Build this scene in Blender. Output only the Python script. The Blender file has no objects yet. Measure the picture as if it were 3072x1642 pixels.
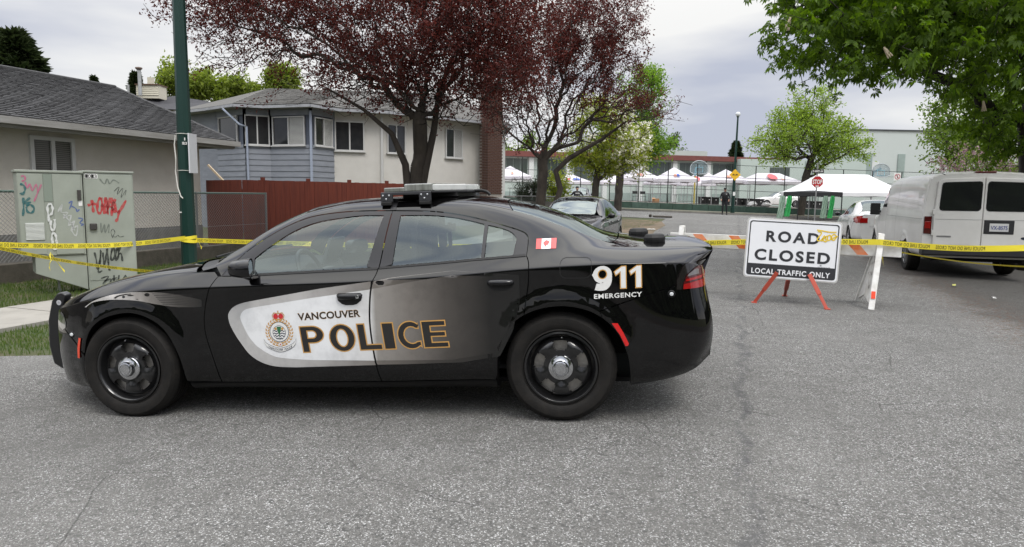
import bpy, bmesh, math, random
import numpy as np
from mathutils import Vector, Matrix
R = math.radians
random.seed(7)
rng = np.random.default_rng(11)
SC = bpy.context.scene
COL = SC.collection

# ---------------------------------------------------------------- camera
SRC_W, SRC_H, FPX = 3072, 1642, 2060.0
CAM_Z = 1.475
TH = math.atan(235 / FPX)
cd = bpy.data.cameras.new('camera'); cam = bpy.data.objects.new('camera', cd); COL.objects.link(cam)
cd.sensor_width = 36; cd.lens = FPX / SRC_W * 36; cd.clip_start = 0.1; cd.clip_end = 3000
CAM_M = Matrix.Translation((0, 0, CAM_Z)) @ Matrix.Rotation(math.pi / 2 - TH, 4, 'X') @ Matrix.Rotation(R(0.67), 4, 'Z')
cam.matrix_world = CAM_M
SC.camera = cam

# ---------------------------------------------------------------- world: overcast sky
world = bpy.data.worlds.new('World'); SC.world = world; world.use_nodes = True
wn = world.node_tree.nodes; wl = world.node_tree.links; wn.clear()
SUN_EL, SUN_ROT = R(58), R(150)
def wnode(t, **k):
    n = wn.new(t)
    for a, b in k.items(): setattr(n, a, b)
    return n
sky = wnode('ShaderNodeTexSky'); sky.sky_type = 'NISHITA'; sky.sun_disc = False
sky.sun_elevation = SUN_EL; sky.sun_rotation = SUN_ROT
bg1 = wnode('ShaderNodeBackground'); bg1.inputs[1].default_value = 0.08
wl.new(sky.outputs[0], bg1.inputs[0])
tc = wnode('ShaderNodeTexCoord'); mp = wnode('ShaderNodeMapping'); mp.inputs['Scale'].default_value = (1.0, 1.0, 4.2)
mp.inputs['Location'].default_value = (0.35, 0.1, 0.22)
wl.new(tc.outputs['Generated'], mp.inputs[0])
nz = wnode('ShaderNodeTexNoise'); nz.inputs['Scale'].default_value = 2.1; nz.inputs['Detail'].default_value = 5; nz.inputs['Roughness'].default_value = 0.45
wl.new(mp.outputs[0], nz.inputs['Vector'])
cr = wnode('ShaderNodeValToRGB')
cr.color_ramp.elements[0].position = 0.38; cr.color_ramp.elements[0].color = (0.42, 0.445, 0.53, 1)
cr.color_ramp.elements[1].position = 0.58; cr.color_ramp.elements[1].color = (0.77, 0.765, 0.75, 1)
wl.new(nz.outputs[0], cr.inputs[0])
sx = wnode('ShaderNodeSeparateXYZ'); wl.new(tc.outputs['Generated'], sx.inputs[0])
mr = wnode('ShaderNodeMapRange'); mr.interpolation_type = 'SMOOTHSTEP'      # overcast sky: brighter towards the zenith, steepened to add light from above
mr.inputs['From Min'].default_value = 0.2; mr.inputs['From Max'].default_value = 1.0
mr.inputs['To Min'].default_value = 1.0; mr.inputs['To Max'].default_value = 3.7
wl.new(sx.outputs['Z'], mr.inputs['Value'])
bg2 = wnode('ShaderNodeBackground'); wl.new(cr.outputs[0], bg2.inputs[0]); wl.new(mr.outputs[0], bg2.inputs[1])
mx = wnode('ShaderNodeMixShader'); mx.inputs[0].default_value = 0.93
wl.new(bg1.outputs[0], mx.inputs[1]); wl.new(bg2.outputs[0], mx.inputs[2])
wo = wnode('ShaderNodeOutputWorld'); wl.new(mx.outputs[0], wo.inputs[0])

# ---------------------------------------------------------------- sun (veiled by cloud)
sd = bpy.data.lights.new('sun', 'SUN'); so = bpy.data.objects.new('sun', sd); COL.objects.link(so)
sd.energy = 1.5; sd.angle = R(22); sd.color = (1.0, 0.96, 0.9)
_sdir = Vector((math.cos(SUN_EL) * math.sin(SUN_ROT), math.cos(SUN_EL) * math.cos(SUN_ROT), math.sin(SUN_EL)))
so.rotation_euler = _sdir.to_track_quat('Z', 'Y').to_euler()

vs = SC.view_settings
vs.view_transform = 'Standard'; vs.look = 'None'; vs.exposure = 0.34; vs.gamma = 1.0; vs.use_curve_mapping = False
SC.cycles.max_bounces = 8; SC.cycles.transparent_max_bounces = 16
SC.cycles.sample_clamp_indirect = 4.0

# ---------------------------------------------------------------- helpers: picture point -> place
def ray(u, v):
    return CAM_M.to_3x3() @ Vector(((u - SRC_W / 2) / FPX, -(v - SRC_H / 2) / FPX, -1.0))
def at_y(u, v, y):
    r = ray(u, v); return Vector((0, 0, CAM_Z)) + r * (y / r.y)
def at_z(u, v, z=0.0):
    r = ray(u, v); return Vector((0, 0, CAM_Z)) + r * ((z - CAM_Z) / r.z)
def xat(u, y, v=600):
    return at_y(u, v, y).x
def zat(u, v, y):
    return at_y(u, v, y).z
def on_plane(u, v, p0, dirx, diry):
    """where the sight line meets the upright plane through p0 running along (dirx, diry)"""
    r = ray(u, v); nx, ny = diry, -dirx
    k = ((p0[0]) * nx + (p0[1]) * ny) / (r.x * nx + r.y * ny)
    return Vector((0, 0, CAM_Z)) + r * k
# the side street runs 18 degrees to the right of the view axis; u = across it, v = along it
RA = R(18); CA, SA = math.cos(RA), math.sin(RA)
def uv(u, v): return (u * CA + v * SA, -u * SA + v * CA)
def to_uv(x, y): return (x * CA - y * SA, x * SA + y * CA)
def sstep(a, b, x):
    t = min(max((x - a) / (b - a), 0.0), 1.0); return t * t * (3 - 2 * t)
def gz(x, y):
    """lie of the land: crowned side street, cross street falling to the right"""
    u, v = to_uv(x, y)
    z0 = 0.0448 * max(min(u + 1.05, 0.0), -3.1)
    z0 += 0.03 * sstep(-7.9, -11.0, u)
    if u > 3.0: z0 -= 0.02 * min(u - 3.0, 3.0)
    zf = 0.5 - 0.0275 * (min(max(x, -30), 70) - 7.7)
    k = sstep(24, 44, y)
    return z0 * (1 - k) + zf * k

# ---------------------------------------------------------------- helpers: materials
MATS = {}
def mat(name, col, rough=0.6, metal=0.0, spec=0.5, coat=0.0, coat_rough=0.05, noise=0.0, nscale=8.0, bump=0.0, bscale=40.0,
        trans=0.0, island=0.0, alpha=1.0, ior=1.45, emit=None, col2=None, stretch=(1, 1, 1), coords='Object'):
    """procedural principled material; noise mixes col with col2 (or a darker col)"""
    if name in MATS: return MATS[name]
    m = bpy.data.materials.new(name); m.use_nodes = True; nt = m.node_tree; b = nt.nodes['Principled BSDF']
    c4 = (*col, 1)
    b.inputs['Base Color'].default_value = c4; b.inputs['Roughness'].default_value = rough; b.inputs['Metallic'].default_value = metal
    b.inputs['Specular IOR Level'].default_value = spec; b.inputs['Coat Weight'].default_value = coat; b.inputs['Coat Roughness'].default_value = coat_rough
    b.inputs['IOR'].default_value = ior; b.inputs['Alpha'].default_value = alpha
    b.inputs['Transmission Weight'].default_value = trans
    if emit: b.inputs['Emission Color'].default_value = (*emit[0], 1); b.inputs['Emission Strength'].default_value = emit[1]
    def coordnode():
        t = nt.nodes.new('ShaderNodeTexCoord'); mp = nt.nodes.new('ShaderNodeMapping'); mp.inputs['Scale'].default_value = stretch
        nt.links.new(t.outputs[coords], mp.inputs[0]); return mp.outputs[0]
    src = None
    if noise or bump: cn = coordnode()
    if noise:
        n = nt.nodes.new('ShaderNodeTexNoise'); n.inputs['Scale'].default_value = nscale; n.inputs['Detail'].default_value = 6; n.inputs['Roughness'].default_value = 0.6
        nt.links.new(cn, n.inputs['Vector'])
        rp = nt.nodes.new('ShaderNodeMapRange'); rp.inputs['From Min'].default_value = 0.35; rp.inputs['From Max'].default_value = 0.68
        nt.links.new(n.outputs[0], rp.inputs['Value'])
        rp.inputs['To Max'].default_value = noise
        mxn = nt.nodes.new('ShaderNodeMix'); mxn.data_type = 'RGBA'
        c2 = col2 if col2 else tuple(c * 0.45 for c in col)
        mxn.inputs['A'].default_value = c4; mxn.inputs['B'].default_value = (*c2, 1)
        nt.links.new(rp.outputs[0], mxn.inputs['Factor']); src = mxn.outputs['Result']
    if island:
        g = nt.nodes.new('ShaderNodeNewGeometry'); h = nt.nodes.new('ShaderNodeHueSaturation')
        r1 = nt.nodes.new('ShaderNodeMapRange'); r1.inputs['To Min'].default_value = 1 - island; r1.inputs['To Max'].default_value = 1 + island
        nt.links.new(g.outputs['Random Per Island'], r1.inputs['Value']); nt.links.new(r1.outputs[0], h.inputs['Value'])
        if src: nt.links.new(src, h.inputs['Color'])
        else: h.inputs['Color'].default_value = c4
        src = h.outputs[0]
    if src: nt.links.new(src, b.inputs['Base Color'])
    if bump:
        n2 = nt.nodes.new('ShaderNodeTexNoise'); n2.inputs['Scale'].default_value = bscale; n2.inputs['Detail'].default_value = 5
        nt.links.new(cn, n2.inputs['Vector'])
        bp = nt.nodes.new('ShaderNodeBump'); bp.inputs['Strength'].default_value = bump; bp.inputs['Distance'].default_value = 0.02
        nt.links.new(n2.outputs[0], bp.inputs['Height']); nt.links.new(bp.outputs[0], b.inputs['Normal'])
    MATS[name] = m
    return m
def leafmat(name, col, col2, trans=0.45, rough=0.5, var=0.35):
    if name in MATS: return MATS[name]
    m = bpy.data.materials.new(name); m.use_nodes = True; nt = m.node_tree; N = nt.nodes; L = nt.links
    b = N['Principled BSDF']; out = N['Material Output']
    g = N.new('ShaderNodeNewGeometry'); mxn = N.new('ShaderNodeMix'); mxn.data_type = 'RGBA'
    mxn.inputs['A'].default_value = (*col, 1); mxn.inputs['B'].default_value = (*col2, 1)
    L.new(g.outputs['Random Per Island'], mxn.inputs['Factor'])
    L.new(mxn.outputs['Result'], b.inputs['Base Color']); b.inputs['Roughness'].default_value = rough; b.inputs['Specular IOR Level'].default_value = 0.35
    t = N.new('ShaderNodeBsdfTranslucent'); hs = N.new('ShaderNodeHueSaturation'); hs.inputs['Value'].default_value = 1.35; hs.inputs['Saturation'].default_value = 1.1
    L.new(mxn.outputs['Result'], hs.inputs['Color']); L.new(hs.outputs[0], t.inputs[0])
    ms = N.new('ShaderNodeMixShader'); ms.inputs[0].default_value = trans
    L.new(b.outputs[0], ms.inputs[1]); L.new(t.outputs[0], ms.inputs[2]); L.new(ms.outputs[0], out.inputs[0])
    MATS[name] = m; return m
def glassmat(name, tint, refl_ior=1.5, rough=0.0, opacity=0.0):
    """thin window glass: clear straight through with a sky reflection on top"""
    if name in MATS: return MATS[name]
    m = bpy.data.materials.new(name); m.use_nodes = True; nt = m.node_tree; N = nt.nodes; L = nt.links; N.clear()
    out = N.new('ShaderNodeOutputMaterial'); tr = N.new('ShaderNodeBsdfTransparent'); tr.inputs[0].default_value = (*tint, 1)
    gl = N.new('ShaderNodeBsdfGlossy'); gl.inputs[0].default_value = (0.88, 0.98, 0.97, 1); gl.inputs['Roughness'].default_value = rough
    fr = N.new('ShaderNodeFresnel'); gm = N.new('ShaderNodeNewGeometry'); mi = N.new('ShaderNodeMix')   # same reflection from both faces of the sheet
    mi.inputs['A'].default_value = refl_ior; mi.inputs['B'].default_value = 1 / refl_ior; L.new(gm.outputs['Backfacing'], mi.inputs['Factor']); L.new(mi.outputs['Result'], fr.inputs[0])
    ms = N.new('ShaderNodeMixShader'); L.new(fr.outputs[0], ms.inputs[0]); L.new(tr.outputs[0], ms.inputs[1]); L.new(gl.outputs[0], ms.inputs[2])
    L.new(ms.outputs[0], out.inputs[0]); MATS[name] = m; return m

# ---------------------------------------------------------------- helpers: mesh building
class MB:
    def __init__(s): s.v = []; s.f = []
    def add(s, vs, fs):
        o = len(s.v); s.v += [tuple(p) for p in vs]; s.f += [tuple(i + o for i in f) for f in fs]; return s
    def box(s, c, d, rot=None):
        hx, hy, hz = d[0] / 2, d[1] / 2, d[2] / 2
        vs = [Vector((x, y, z)) for x in (-hx, hx) for y in (-hy, hy) for z in (-hz, hz)]
        if rot is not None:
            m = rot if isinstance(rot, Matrix) else Matrix.Rotation(rot, 3, 'Z'); vs = [m @ p for p in vs]
        c = Vector(c); vs = [p + c for p in vs]
        return s.add(vs, [(0, 1, 3, 2), (4, 6, 7, 5), (0, 4, 5, 1), (2, 3, 7, 6), (0, 2, 6, 4), (1, 5, 7, 3)])
    def bx(s, x0, x1, y0, y1, z0, z1): return s.box(((x0 + x1) / 2, (y0 + y1) / 2, (z0 + z1) / 2), (x1 - x0, y1 - y0, z1 - z0))
    def beam(s, a, b, w, h, upv=(0, 0, 1)):
        a = Vector(a); b = Vector(b); d = b - a; L = d.length; d.normalize()
        x = d.cross(Vector(upv)); x = x.normalized() if x.length > 1e-5 else Vector((1, 0, 0)); y = x.cross(d)
        m = Matrix((x, d, y)).transposed(); return s.box((a + b) / 2, (w, L, h), m)
    def tube(s, pts, r, n=8, cap=True):
        pts = [Vector(p) for p in pts]; rs = r if isinstance(r, (list, tuple)) else [r] * len(pts)
        o = len(s.v); px = None
        for i, p in enumerate(pts):
            d = (pts[min(i + 1, len(pts) - 1)] - pts[max(i - 1, 0)]).normalized()
            if px is None:
                a = Vector((0, 0, 1)) if abs(d.z) < 0.9 else Vector((1, 0, 0)); px = d.cross(a).normalized()
            else: px = (px - d * px.dot(d)).normalized()
            py = d.cross(px)
            for k in range(n):
                t = 2 * math.pi * (k + 0.5) / n; s.v.append(tuple(p + (px * math.cos(t) + py * math.sin(t)) * rs[i]))
        for i in range(len(pts) - 1):
            for k in range(n):
                a = o + i * n + k; b = o + i * n + (k + 1) % n; s.f.append((a, b, b + n, a + n))
        if cap:
            s.f.append(tuple(o + k for k in range(n))[::-1]); s.f.append(tuple(o + (len(pts) - 1) * n + k for k in range(n)))
        return s
    def lathe(s, prof, n=32, axis='Z', c=(0, 0, 0), a0=0, a1=2 * math.pi):
        """prof: (radius, height) pairs revolved"""
        o = len(s.v); full = abs(a1 - a0 - 2 * math.pi) < 1e-6; m = n if full else n + 1
        for (r, h) in prof:
            for k in range(m):
                t = a0 + (a1 - a0) * k / n; x, y = r * math.cos(t), r * math.sin(t)
                p = (x, y, h) if axis == 'Z' else ((x, h, y) if axis == 'Y' else (h, x, y))
                s.v.append((p[0] + c[0], p[1] + c[1], p[2] + c[2]))
        for i in range(len(prof) - 1):
            for k in range(n):
                a = o + i * m + k; b = o + i * m + (k + 1) % m; s.f.append((a, b, b + m, a + m))
        return s
    def prism(s, poly, z0, z1):
        n = len(poly); o = len(s.v)
        s.v += [(x, y, z0) for x, y in poly] + [(x, y, z1) for x, y in poly]
        s.f += [tuple(o + i for i in range(n))[::-1], tuple(o + n + i for i in range(n))]
        s.f += [(o + i, o + (i + 1) % n, o + n + (i + 1) % n, o + n + i) for i in range(n)]
        return s
    def prism_xz(s, poly, y0, y1, off=(0, 0, 0)):
        """outline in x,z, thickness along y"""
        n = len(poly); o = len(s.v)
        s.v += [(x + off[0], y0 + off[1], z + off[2]) for x, z in poly] + [(x + off[0], y1 + off[1], z + off[2]) for x, z in poly]
        s.f += [tuple(o + i for i in range(n)), tuple(o + n + i for i in range(n))[::-1]]
        s.f += [(o + (i + 1) % n, o + i, o + n + i, o + n + (i + 1) % n) for i in range(n)]
        return s
    def ball(s, c, r, nu=12, nv=8):
        r3 = r if isinstance(r, (tuple, list)) else (r, r, r); o = len(s.v)
        for j in range(nv + 1):
            ph = math.pi * j / nv
            for i in range(nu):
                t = 2 * math.pi * i / nu
                s.v.append((c[0] + r3[0] * math.sin(ph) * math.cos(t), c[1] + r3[1] * math.sin(ph) * math.sin(t), c[2] + r3[2] * math.cos(ph)))
        for j in range(nv):
            for i in range(nu):
                a = o + j * nu + i; b = o + j * nu + (i + 1) % nu; s.f.append((a, a + nu, b + nu, b))
        return s
    def xf(s, m):
        s.v = [tuple(m @ Vector(p)) for p in s.v]; return s
    def build(s, name, material, parent=None, smooth=None, bevel=0.0, seg=2, fixn=False):
        me = bpy.data.meshes.new(name); me.from_pydata(s.v, [], s.f); 
        if fixn:
            bm = bmesh.new(); bm.from_mesh(me); bmesh.ops.remove_doubles(bm, verts=bm.verts, dist=1e-5); bmesh.ops.recalc_face_normals(bm, faces=bm.faces); bm.to_mesh(me); bm.free()
        me.materials.append(material)
        if smooth:
            me.polygons.foreach_set('use_smooth', [True] * len(me.polygons)); me.set_sharp_from_angle(angle=R(smooth))
        me.update()
        o = bpy.data.objects.new(name, me); COL.objects.link(o)
        if parent: o.parent = parent
        if bevel:
            md = o.modifiers.new('bevel', 'BEVEL'); md.width = bevel; md.segments = seg; md.limit_method = 'ANGLE'; md.angle_limit = R(35); md.harden_normals = False
        return o
def tag(o, label=None, cat=None, group=None, kind=None):
    if label: o['label'] = label
    if cat: o['category'] = cat
    if group: o['group'] = group
    if kind: o['kind'] = kind
    return o
def thing(name, label, cat, loc=(0, 0, 0), rz=0.0, group=None):
    o = bpy.data.objects.new(name, None); COL.objects.link(o); o.location = loc; o.rotation_euler = (0, 0, rz)
    o.empty_display_size = 0.2
    return tag(o, label, cat, group)
def copy_tree(o, parent=None):
    c = o.copy(); COL.objects.link(c)
    if parent: c.parent = parent
    for ch in [x for x in bpy.data.objects if x.parent == o]: copy_tree(ch, c)
    return c
def bez(p0, p1, p2, n=8):
    p0, p1, p2 = Vector(p0), Vector(p1), Vector(p2)
    return [p0 * (1 - t) ** 2 + p1 * 2 * t * (1 - t) + p2 * t * t for t in [i / n for i in range(n + 1)]]
def text_mesh(txt, size=1.0, offset=0.0, spacing=1.0, shear=0.0, align='LEFT', res=3):
    """flat lettering as a mesh in its own x,y plane"""
    c = bpy.data.curves.new('lettering', 'FONT'); c.body = txt; c.size = size; c.offset = offset; c.space_character = spacing; c.shear = shear
    c.align_x = align; c.resolution_u = res; c.fill_mode = 'FRONT'
    o = bpy.data.objects.new('lettering', c); COL.objects.link(o)
    bpy.context.view_layer.update()
    me = bpy.data.meshes.new_from_object(o.evaluated_get(bpy.context.evaluated_depsgraph_get()))
    bpy.data.objects.remove(o); bpy.data.curves.remove(c)
    vs = [tuple(v.co) for v in me.vertices]; fs = [tuple(p.vertices) for p in me.polygons]; bpy.data.meshes.remove(me)
    return vs, fs
def fit_text(txt, x0, x1, z0, z1, offset=0.0, spacing=1.0, res=3):
    """lettering stretched to fill the box x0..x1, z0..z1"""
    vs, fs = text_mesh(txt, 1.0, offset, spacing, res=res)
    xs = [v[0] for v in vs]; ys = [v[1] for v in vs]; ax, bx_, ay, by = min(xs), max(xs), min(ys), max(ys)
    return [(x0 + (v[0] - ax) / (bx_ - ax) * (x1 - x0), z0 + (v[1] - ay) / (by - ay) * (z1 - z0)) for v in vs], fs
# ---------------------------------------------------------------- lofted vehicle bodies
def pchip(xk, yk, x):
    """monotone cubic through knots; yk (n, ...) -> values at x"""
    xk = np.asarray(xk, float); yk = np.asarray(yk, float); x = np.clip(np.asarray(x, float), xk[0], xk[-1])
    h = np.diff(xk); sh = (-1,) + (1,) * (yk.ndim - 1); dl = np.diff(yk, axis=0) / h.reshape(sh)
    m = np.zeros_like(yk); w1 = (2 * h[1:] + h[:-1]).reshape(sh); w2 = (h[1:] + 2 * h[:-1]).reshape(sh)
    a, b = dl[:-1], dl[1:]
    with np.errstate(divide='ignore', invalid='ignore'):
        hm = (w1 + w2) / (w1 / a + w2 / b)
    m[1:-1] = np.where(a * b > 0, hm, 0.0); m[0] = dl[0]; m[-1] = dl[-1]
    m = np.nan_to_num(m)
    i = np.clip(np.searchsorted(xk, x) - 1, 0, len(xk) - 2); hh = h[i]; t = (x - xk[i]) / hh
    e = t.shape + (1,) * (yk.ndim - 1); t = t.reshape(e); hh = hh.reshape(e)
    return (yk[i] * (1 + 2 * t) * (1 - t) ** 2 + m[i] * hh * t * (1 - t) ** 2 + yk[i + 1] * t * t * (3 - 2 * t) + m[i + 1] * hh * t * t * (t - 1))
class Loft:
    """half body: control rows run along the car, a cubic B-spline runs up each section"""
    def __init__(s, knots, rows, arches=(), flare=0.016):
        s.k = np.array(knots, float); s.c = np.array(rows, float).transpose(1, 0, 2); s.n = s.c.shape[1]     # (knots, rows, (dx, w, z))
        s.arch = arches; s.flare = flare; s.tmax = s.n - 1
    def ev(s, S, T):
        S = np.asarray(S, float); T = np.clip(np.asarray(T, float), 0, s.n - 1 - 1e-9)
        P = pchip(s.k, s.c, S)                                  # (N, rows, 3)
        lo = 2 * P[:, :1] - P[:, 1:2]; hi = P[:, -2:-1] * np.array([1, -1, 1]) # mirrored across the centre line
        P = np.concatenate([lo, P, hi], 1)
        i = np.floor(T).astype(int); f = (T - i)[:, None]; r = np.arange(len(S))
        b0 = (1 - f) ** 3 / 6; b1 = (3 * f ** 3 - 6 * f ** 2 + 4) / 6; b2 = (-3 * f ** 3 + 3 * f ** 2 + 3 * f + 1) / 6; b3 = f ** 3 / 6
        q = P[r, i] * b0 + P[r, i + 1] * b1 + P[r, i + 2] * b2 + P[r, i + 3] * b3
        x = S + q[:, 0]; w = q[:, 1]; z = q[:, 2]
        for (cx, cz, rr) in s.arch:
            d = np.hypot(x - cx, z - cz); w = w + s.flare * np.exp(-((d - rr) / 0.055) ** 2) * (z > 0.15)
        return np.stack([x, w, z], 1)
    def normal(s, S, T):
        e = 2e-3
        a = s.ev(np.minimum(S + e, s.k[-1]), T) - s.ev(np.maximum(S - e, s.k[0]), T)
        b = s.ev(S, np.minimum(T + 0.03, s.tmax)) - s.ev(S, np.maximum(T - 0.03, 0))
        n = np.cross(b, a); n /= np.linalg.norm(n, axis=1)[:, None] + 1e-12
        return n                                                 # points outwards for +w
    def inv_z(s, x, z, tlo=0.6, thi=None):
        x = np.asarray(x, float); z = np.asarray(z, float); S = np.clip(x.copy(), s.k[0], s.k[-1]); thi = s.tmax if thi is None else thi
        for _ in range(6):
            a = np.full(len(x), tlo); b = np.full(len(x), float(thi))
            for _ in range(22):
                m = (a + b) / 2; up = s.ev(S, m)[:, 2] < z; a = np.where(up, m, a); b = np.where(up, b, m)
            T = (a + b) / 2; S = np.clip(S + (x - s.ev(S, T)[:, 0]), s.k[0], s.k[-1])
        return S, T
    def inv_w(s, x, w, tlo=3.0):
        x = np.asarray(x, float); w = np.asarray(w, float); S = np.clip(x.copy(), s.k[0], s.k[-1])
        a = np.full(len(x), tlo); b = np.full(len(x), float(s.tmax))
        for _ in range(24):
            m = (a + b) / 2; up = s.ev(S, m)[:, 1] > w; a = np.where(up, m, a); b = np.where(up, b, m)
        return S, (a + b) / 2
def densify(pts, step=0.05):
    out = []
    for (a, b) in zip(pts, pts[1:] + pts[:1]):
        n = max(1, int(math.hypot(a[0] - b[0], a[1] - b[1]) / step))
        out += [(a[0] + (b[0] - a[0]) * i / n, a[1] + (b[1] - a[1]) * i / n) for i in range(n)]
    return out
def smooth_line(pts, n=6):
    """Catmull-Rom through the points"""
    p = [pts[0]] + list(pts) + [pts[-1]]; out = []
    for i in range(1, len(p) - 2):
        for k in range(n):
            t = k / n
            out.append(tuple(0.5 * (2 * p[i][j] + (p[i + 1][j] - p[i - 1][j]) * t + (2 * p[i - 1][j] - 5 * p[i][j] + 4 * p[i + 1][j] - p[i + 2][j]) * t * t
                                    + (3 * p[i][j] - p[i - 1][j] - 3 * p[i + 1][j] + p[i + 2][j]) * t ** 3) for j in (0, 1)))
    return out + [tuple(pts[-1])]
def cut_grid(vs, fs, du, dv):
    """slice flat x,y faces into a fine grid so they can follow a curved body"""
    bm = bmesh.new(); bv = [bm.verts.new((p[0], p[1], 0)) for p in vs]
    for f in fs:
        try: bm.faces.new([bv[i] for i in f])
        except ValueError: pass
    xs = [p[0] for p in vs]; ys = [p[1] for p in vs]
    for ax, lo, hi, st in ((0, min(xs), max(xs), du), (1, min(ys), max(ys), dv)):
        k = math.ceil(lo / st)
        while k * st < hi:
            co = [0, 0, 0]; co[ax] = k * st + 1.3e-5; no = [0, 0, 0]; no[ax] = 1
            bmesh.ops.bisect_plane(bm, geom=bm.verts[:] + bm.edges[:] + bm.faces[:], dist=1e-7, plane_co=co, plane_no=no); k += 1
    bmesh.ops.triangulate(bm, faces=[f for f in bm.faces if len(f.verts) > 4])
    bm.verts.index_update()
    a = np.array([v.co[:2] for v in bm.verts]).reshape(-1, 2); f = [tuple(v.index for v in q.verts) for q in bm.faces]; bm.free()
    return a, f
def loft_mesh(name, loft, st, faces, sides, material, parent, off=0.0):
    S, T = st[:, 0], st[:, 1]; p = loft.ev(S, T); n = loft.normal(S, T); p = p + n * off
    if len(sides) == 2 and p[:, 1].min() > 0.02:
        o = loft_mesh(name, loft, st, faces, sides[:1], material, parent, off); loft_mesh(name, loft, st, faces, sides[1:], material, parent, off); return o
    V = []; F = []; NN = []; seam = {}
    for sg in sides:
        ix = []
        for a, b in zip(p, n):
            c = abs(a[1]) < 1e-3; key = (round(a[0], 5), round(a[2], 5))
            if c and sg == sides[-1] and len(sides) == 2 and key in seam: ix.append(seam[key]); continue
            if c and sg == sides[0] and key not in seam: seam[key] = len(V)
            ix.append(len(V)); V.append((a[0], sg * a[1], a[2])); NN.append((b[0], 0.0 if c else sg * b[1], b[2]))
        for f in faces:
            g = [ix[k] for k in f]
            if len(set(g)) < len(g): continue
            q = [np.array(V[k]) for k in g[:3]]; cr_ = np.cross(q[1] - q[0], q[2] - q[0]); nn = np.array(NN[g[0]])
            F.append(tuple(g if cr_ @ nn >= 0 else g[::-1]))
    me = bpy.data.meshes.new(name); me.from_pydata(V, [], F); me.materials.append(material)
    me.polygons.foreach_set('use_smooth', [True] * len(me.polygons)); me.update()
    me.normals_split_custom_set_from_vertices(NN)
    o = bpy.data.objects.new(name, me); COL.objects.link(o); o.parent = parent
    return o
def panel(name, loft, outline, material, parent, kind='z', sides=(-1,), off=0.0, du=0.05, dv=0.2, tr=(0.6, None)):
    """cut a panel out of the body; outline in side view (x, z), plan view (x, w) or loft (s, t)"""
    if kind != 'st':
        pts = densify(outline, 0.04); x = [p[0] for p in pts]; y = [p[1] for p in pts]
        S, T = loft.inv_z(x, y, tr[0], tr[1]) if kind == 'z' else loft.inv_w(x, y, tr[0])
        pts = list(zip(S, T))
    else:
        pts = densify(outline, 0.08)
    st, fs = cut_grid(pts, [tuple(range(len(pts)))], du, dv)
    return loft_mesh(name, loft, st, fs, sides, material, parent, off)
def decal(name, loft, vs, fs, material, parent, sides=(-1,), off=0.002, step=0.06, tr=(0.6, None)):
    """flat print laid on the body side: vs in (x, z)"""
    a, f = cut_grid(vs, fs, step, step)
    S, T = loft.inv_z(a[:, 0], a[:, 1], *tr)
    return loft_mesh(name, loft, np.stack([S, T], 1), f, sides, material, parent, off)
def poly_decal(name, loft, poly, material, parent, **k):
    return decal(name, loft, poly, [tuple(range(len(poly)))], material, parent, **k)
def arch_lip(name, loft, line, material, parent, depth=0.07, sides=(-1,)):
    """rolled edge of a wheel opening, running inwards"""
    S, T = loft.inv_z([p[0] for p in line], [p[1] for p in line]); p = loft.ev(S, T); mb = MB(); n = len(p)
    for sg in sides:
        mb = MB().add([(a[0], sg * (a[1] + 0.001), a[2]) for a in p] + [(a[0], sg * (a[1] - depth), a[2]) for a in p],
               [(i, i + 1, n + i + 1, n + i) for i in range(n - 1)])
        mb.build(name, material, parent, smooth=60)
def shell(name, loft, st_poly, material, parent, off=-0.02, sides=(-1, 1), du=0.12, dv=0.4):
    pts = densify(st_poly, 0.15); st, fs = cut_grid(pts, [tuple(range(len(pts)))], du, dv)
    return loft_mesh(name, loft, st, fs, sides, material, parent, off)
def car_frame(yaw, tilt):
    return Matrix.Rotation(yaw, 4, 'Z') @ Matrix.Rotation(-tilt, 4, 'Y')

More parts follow.
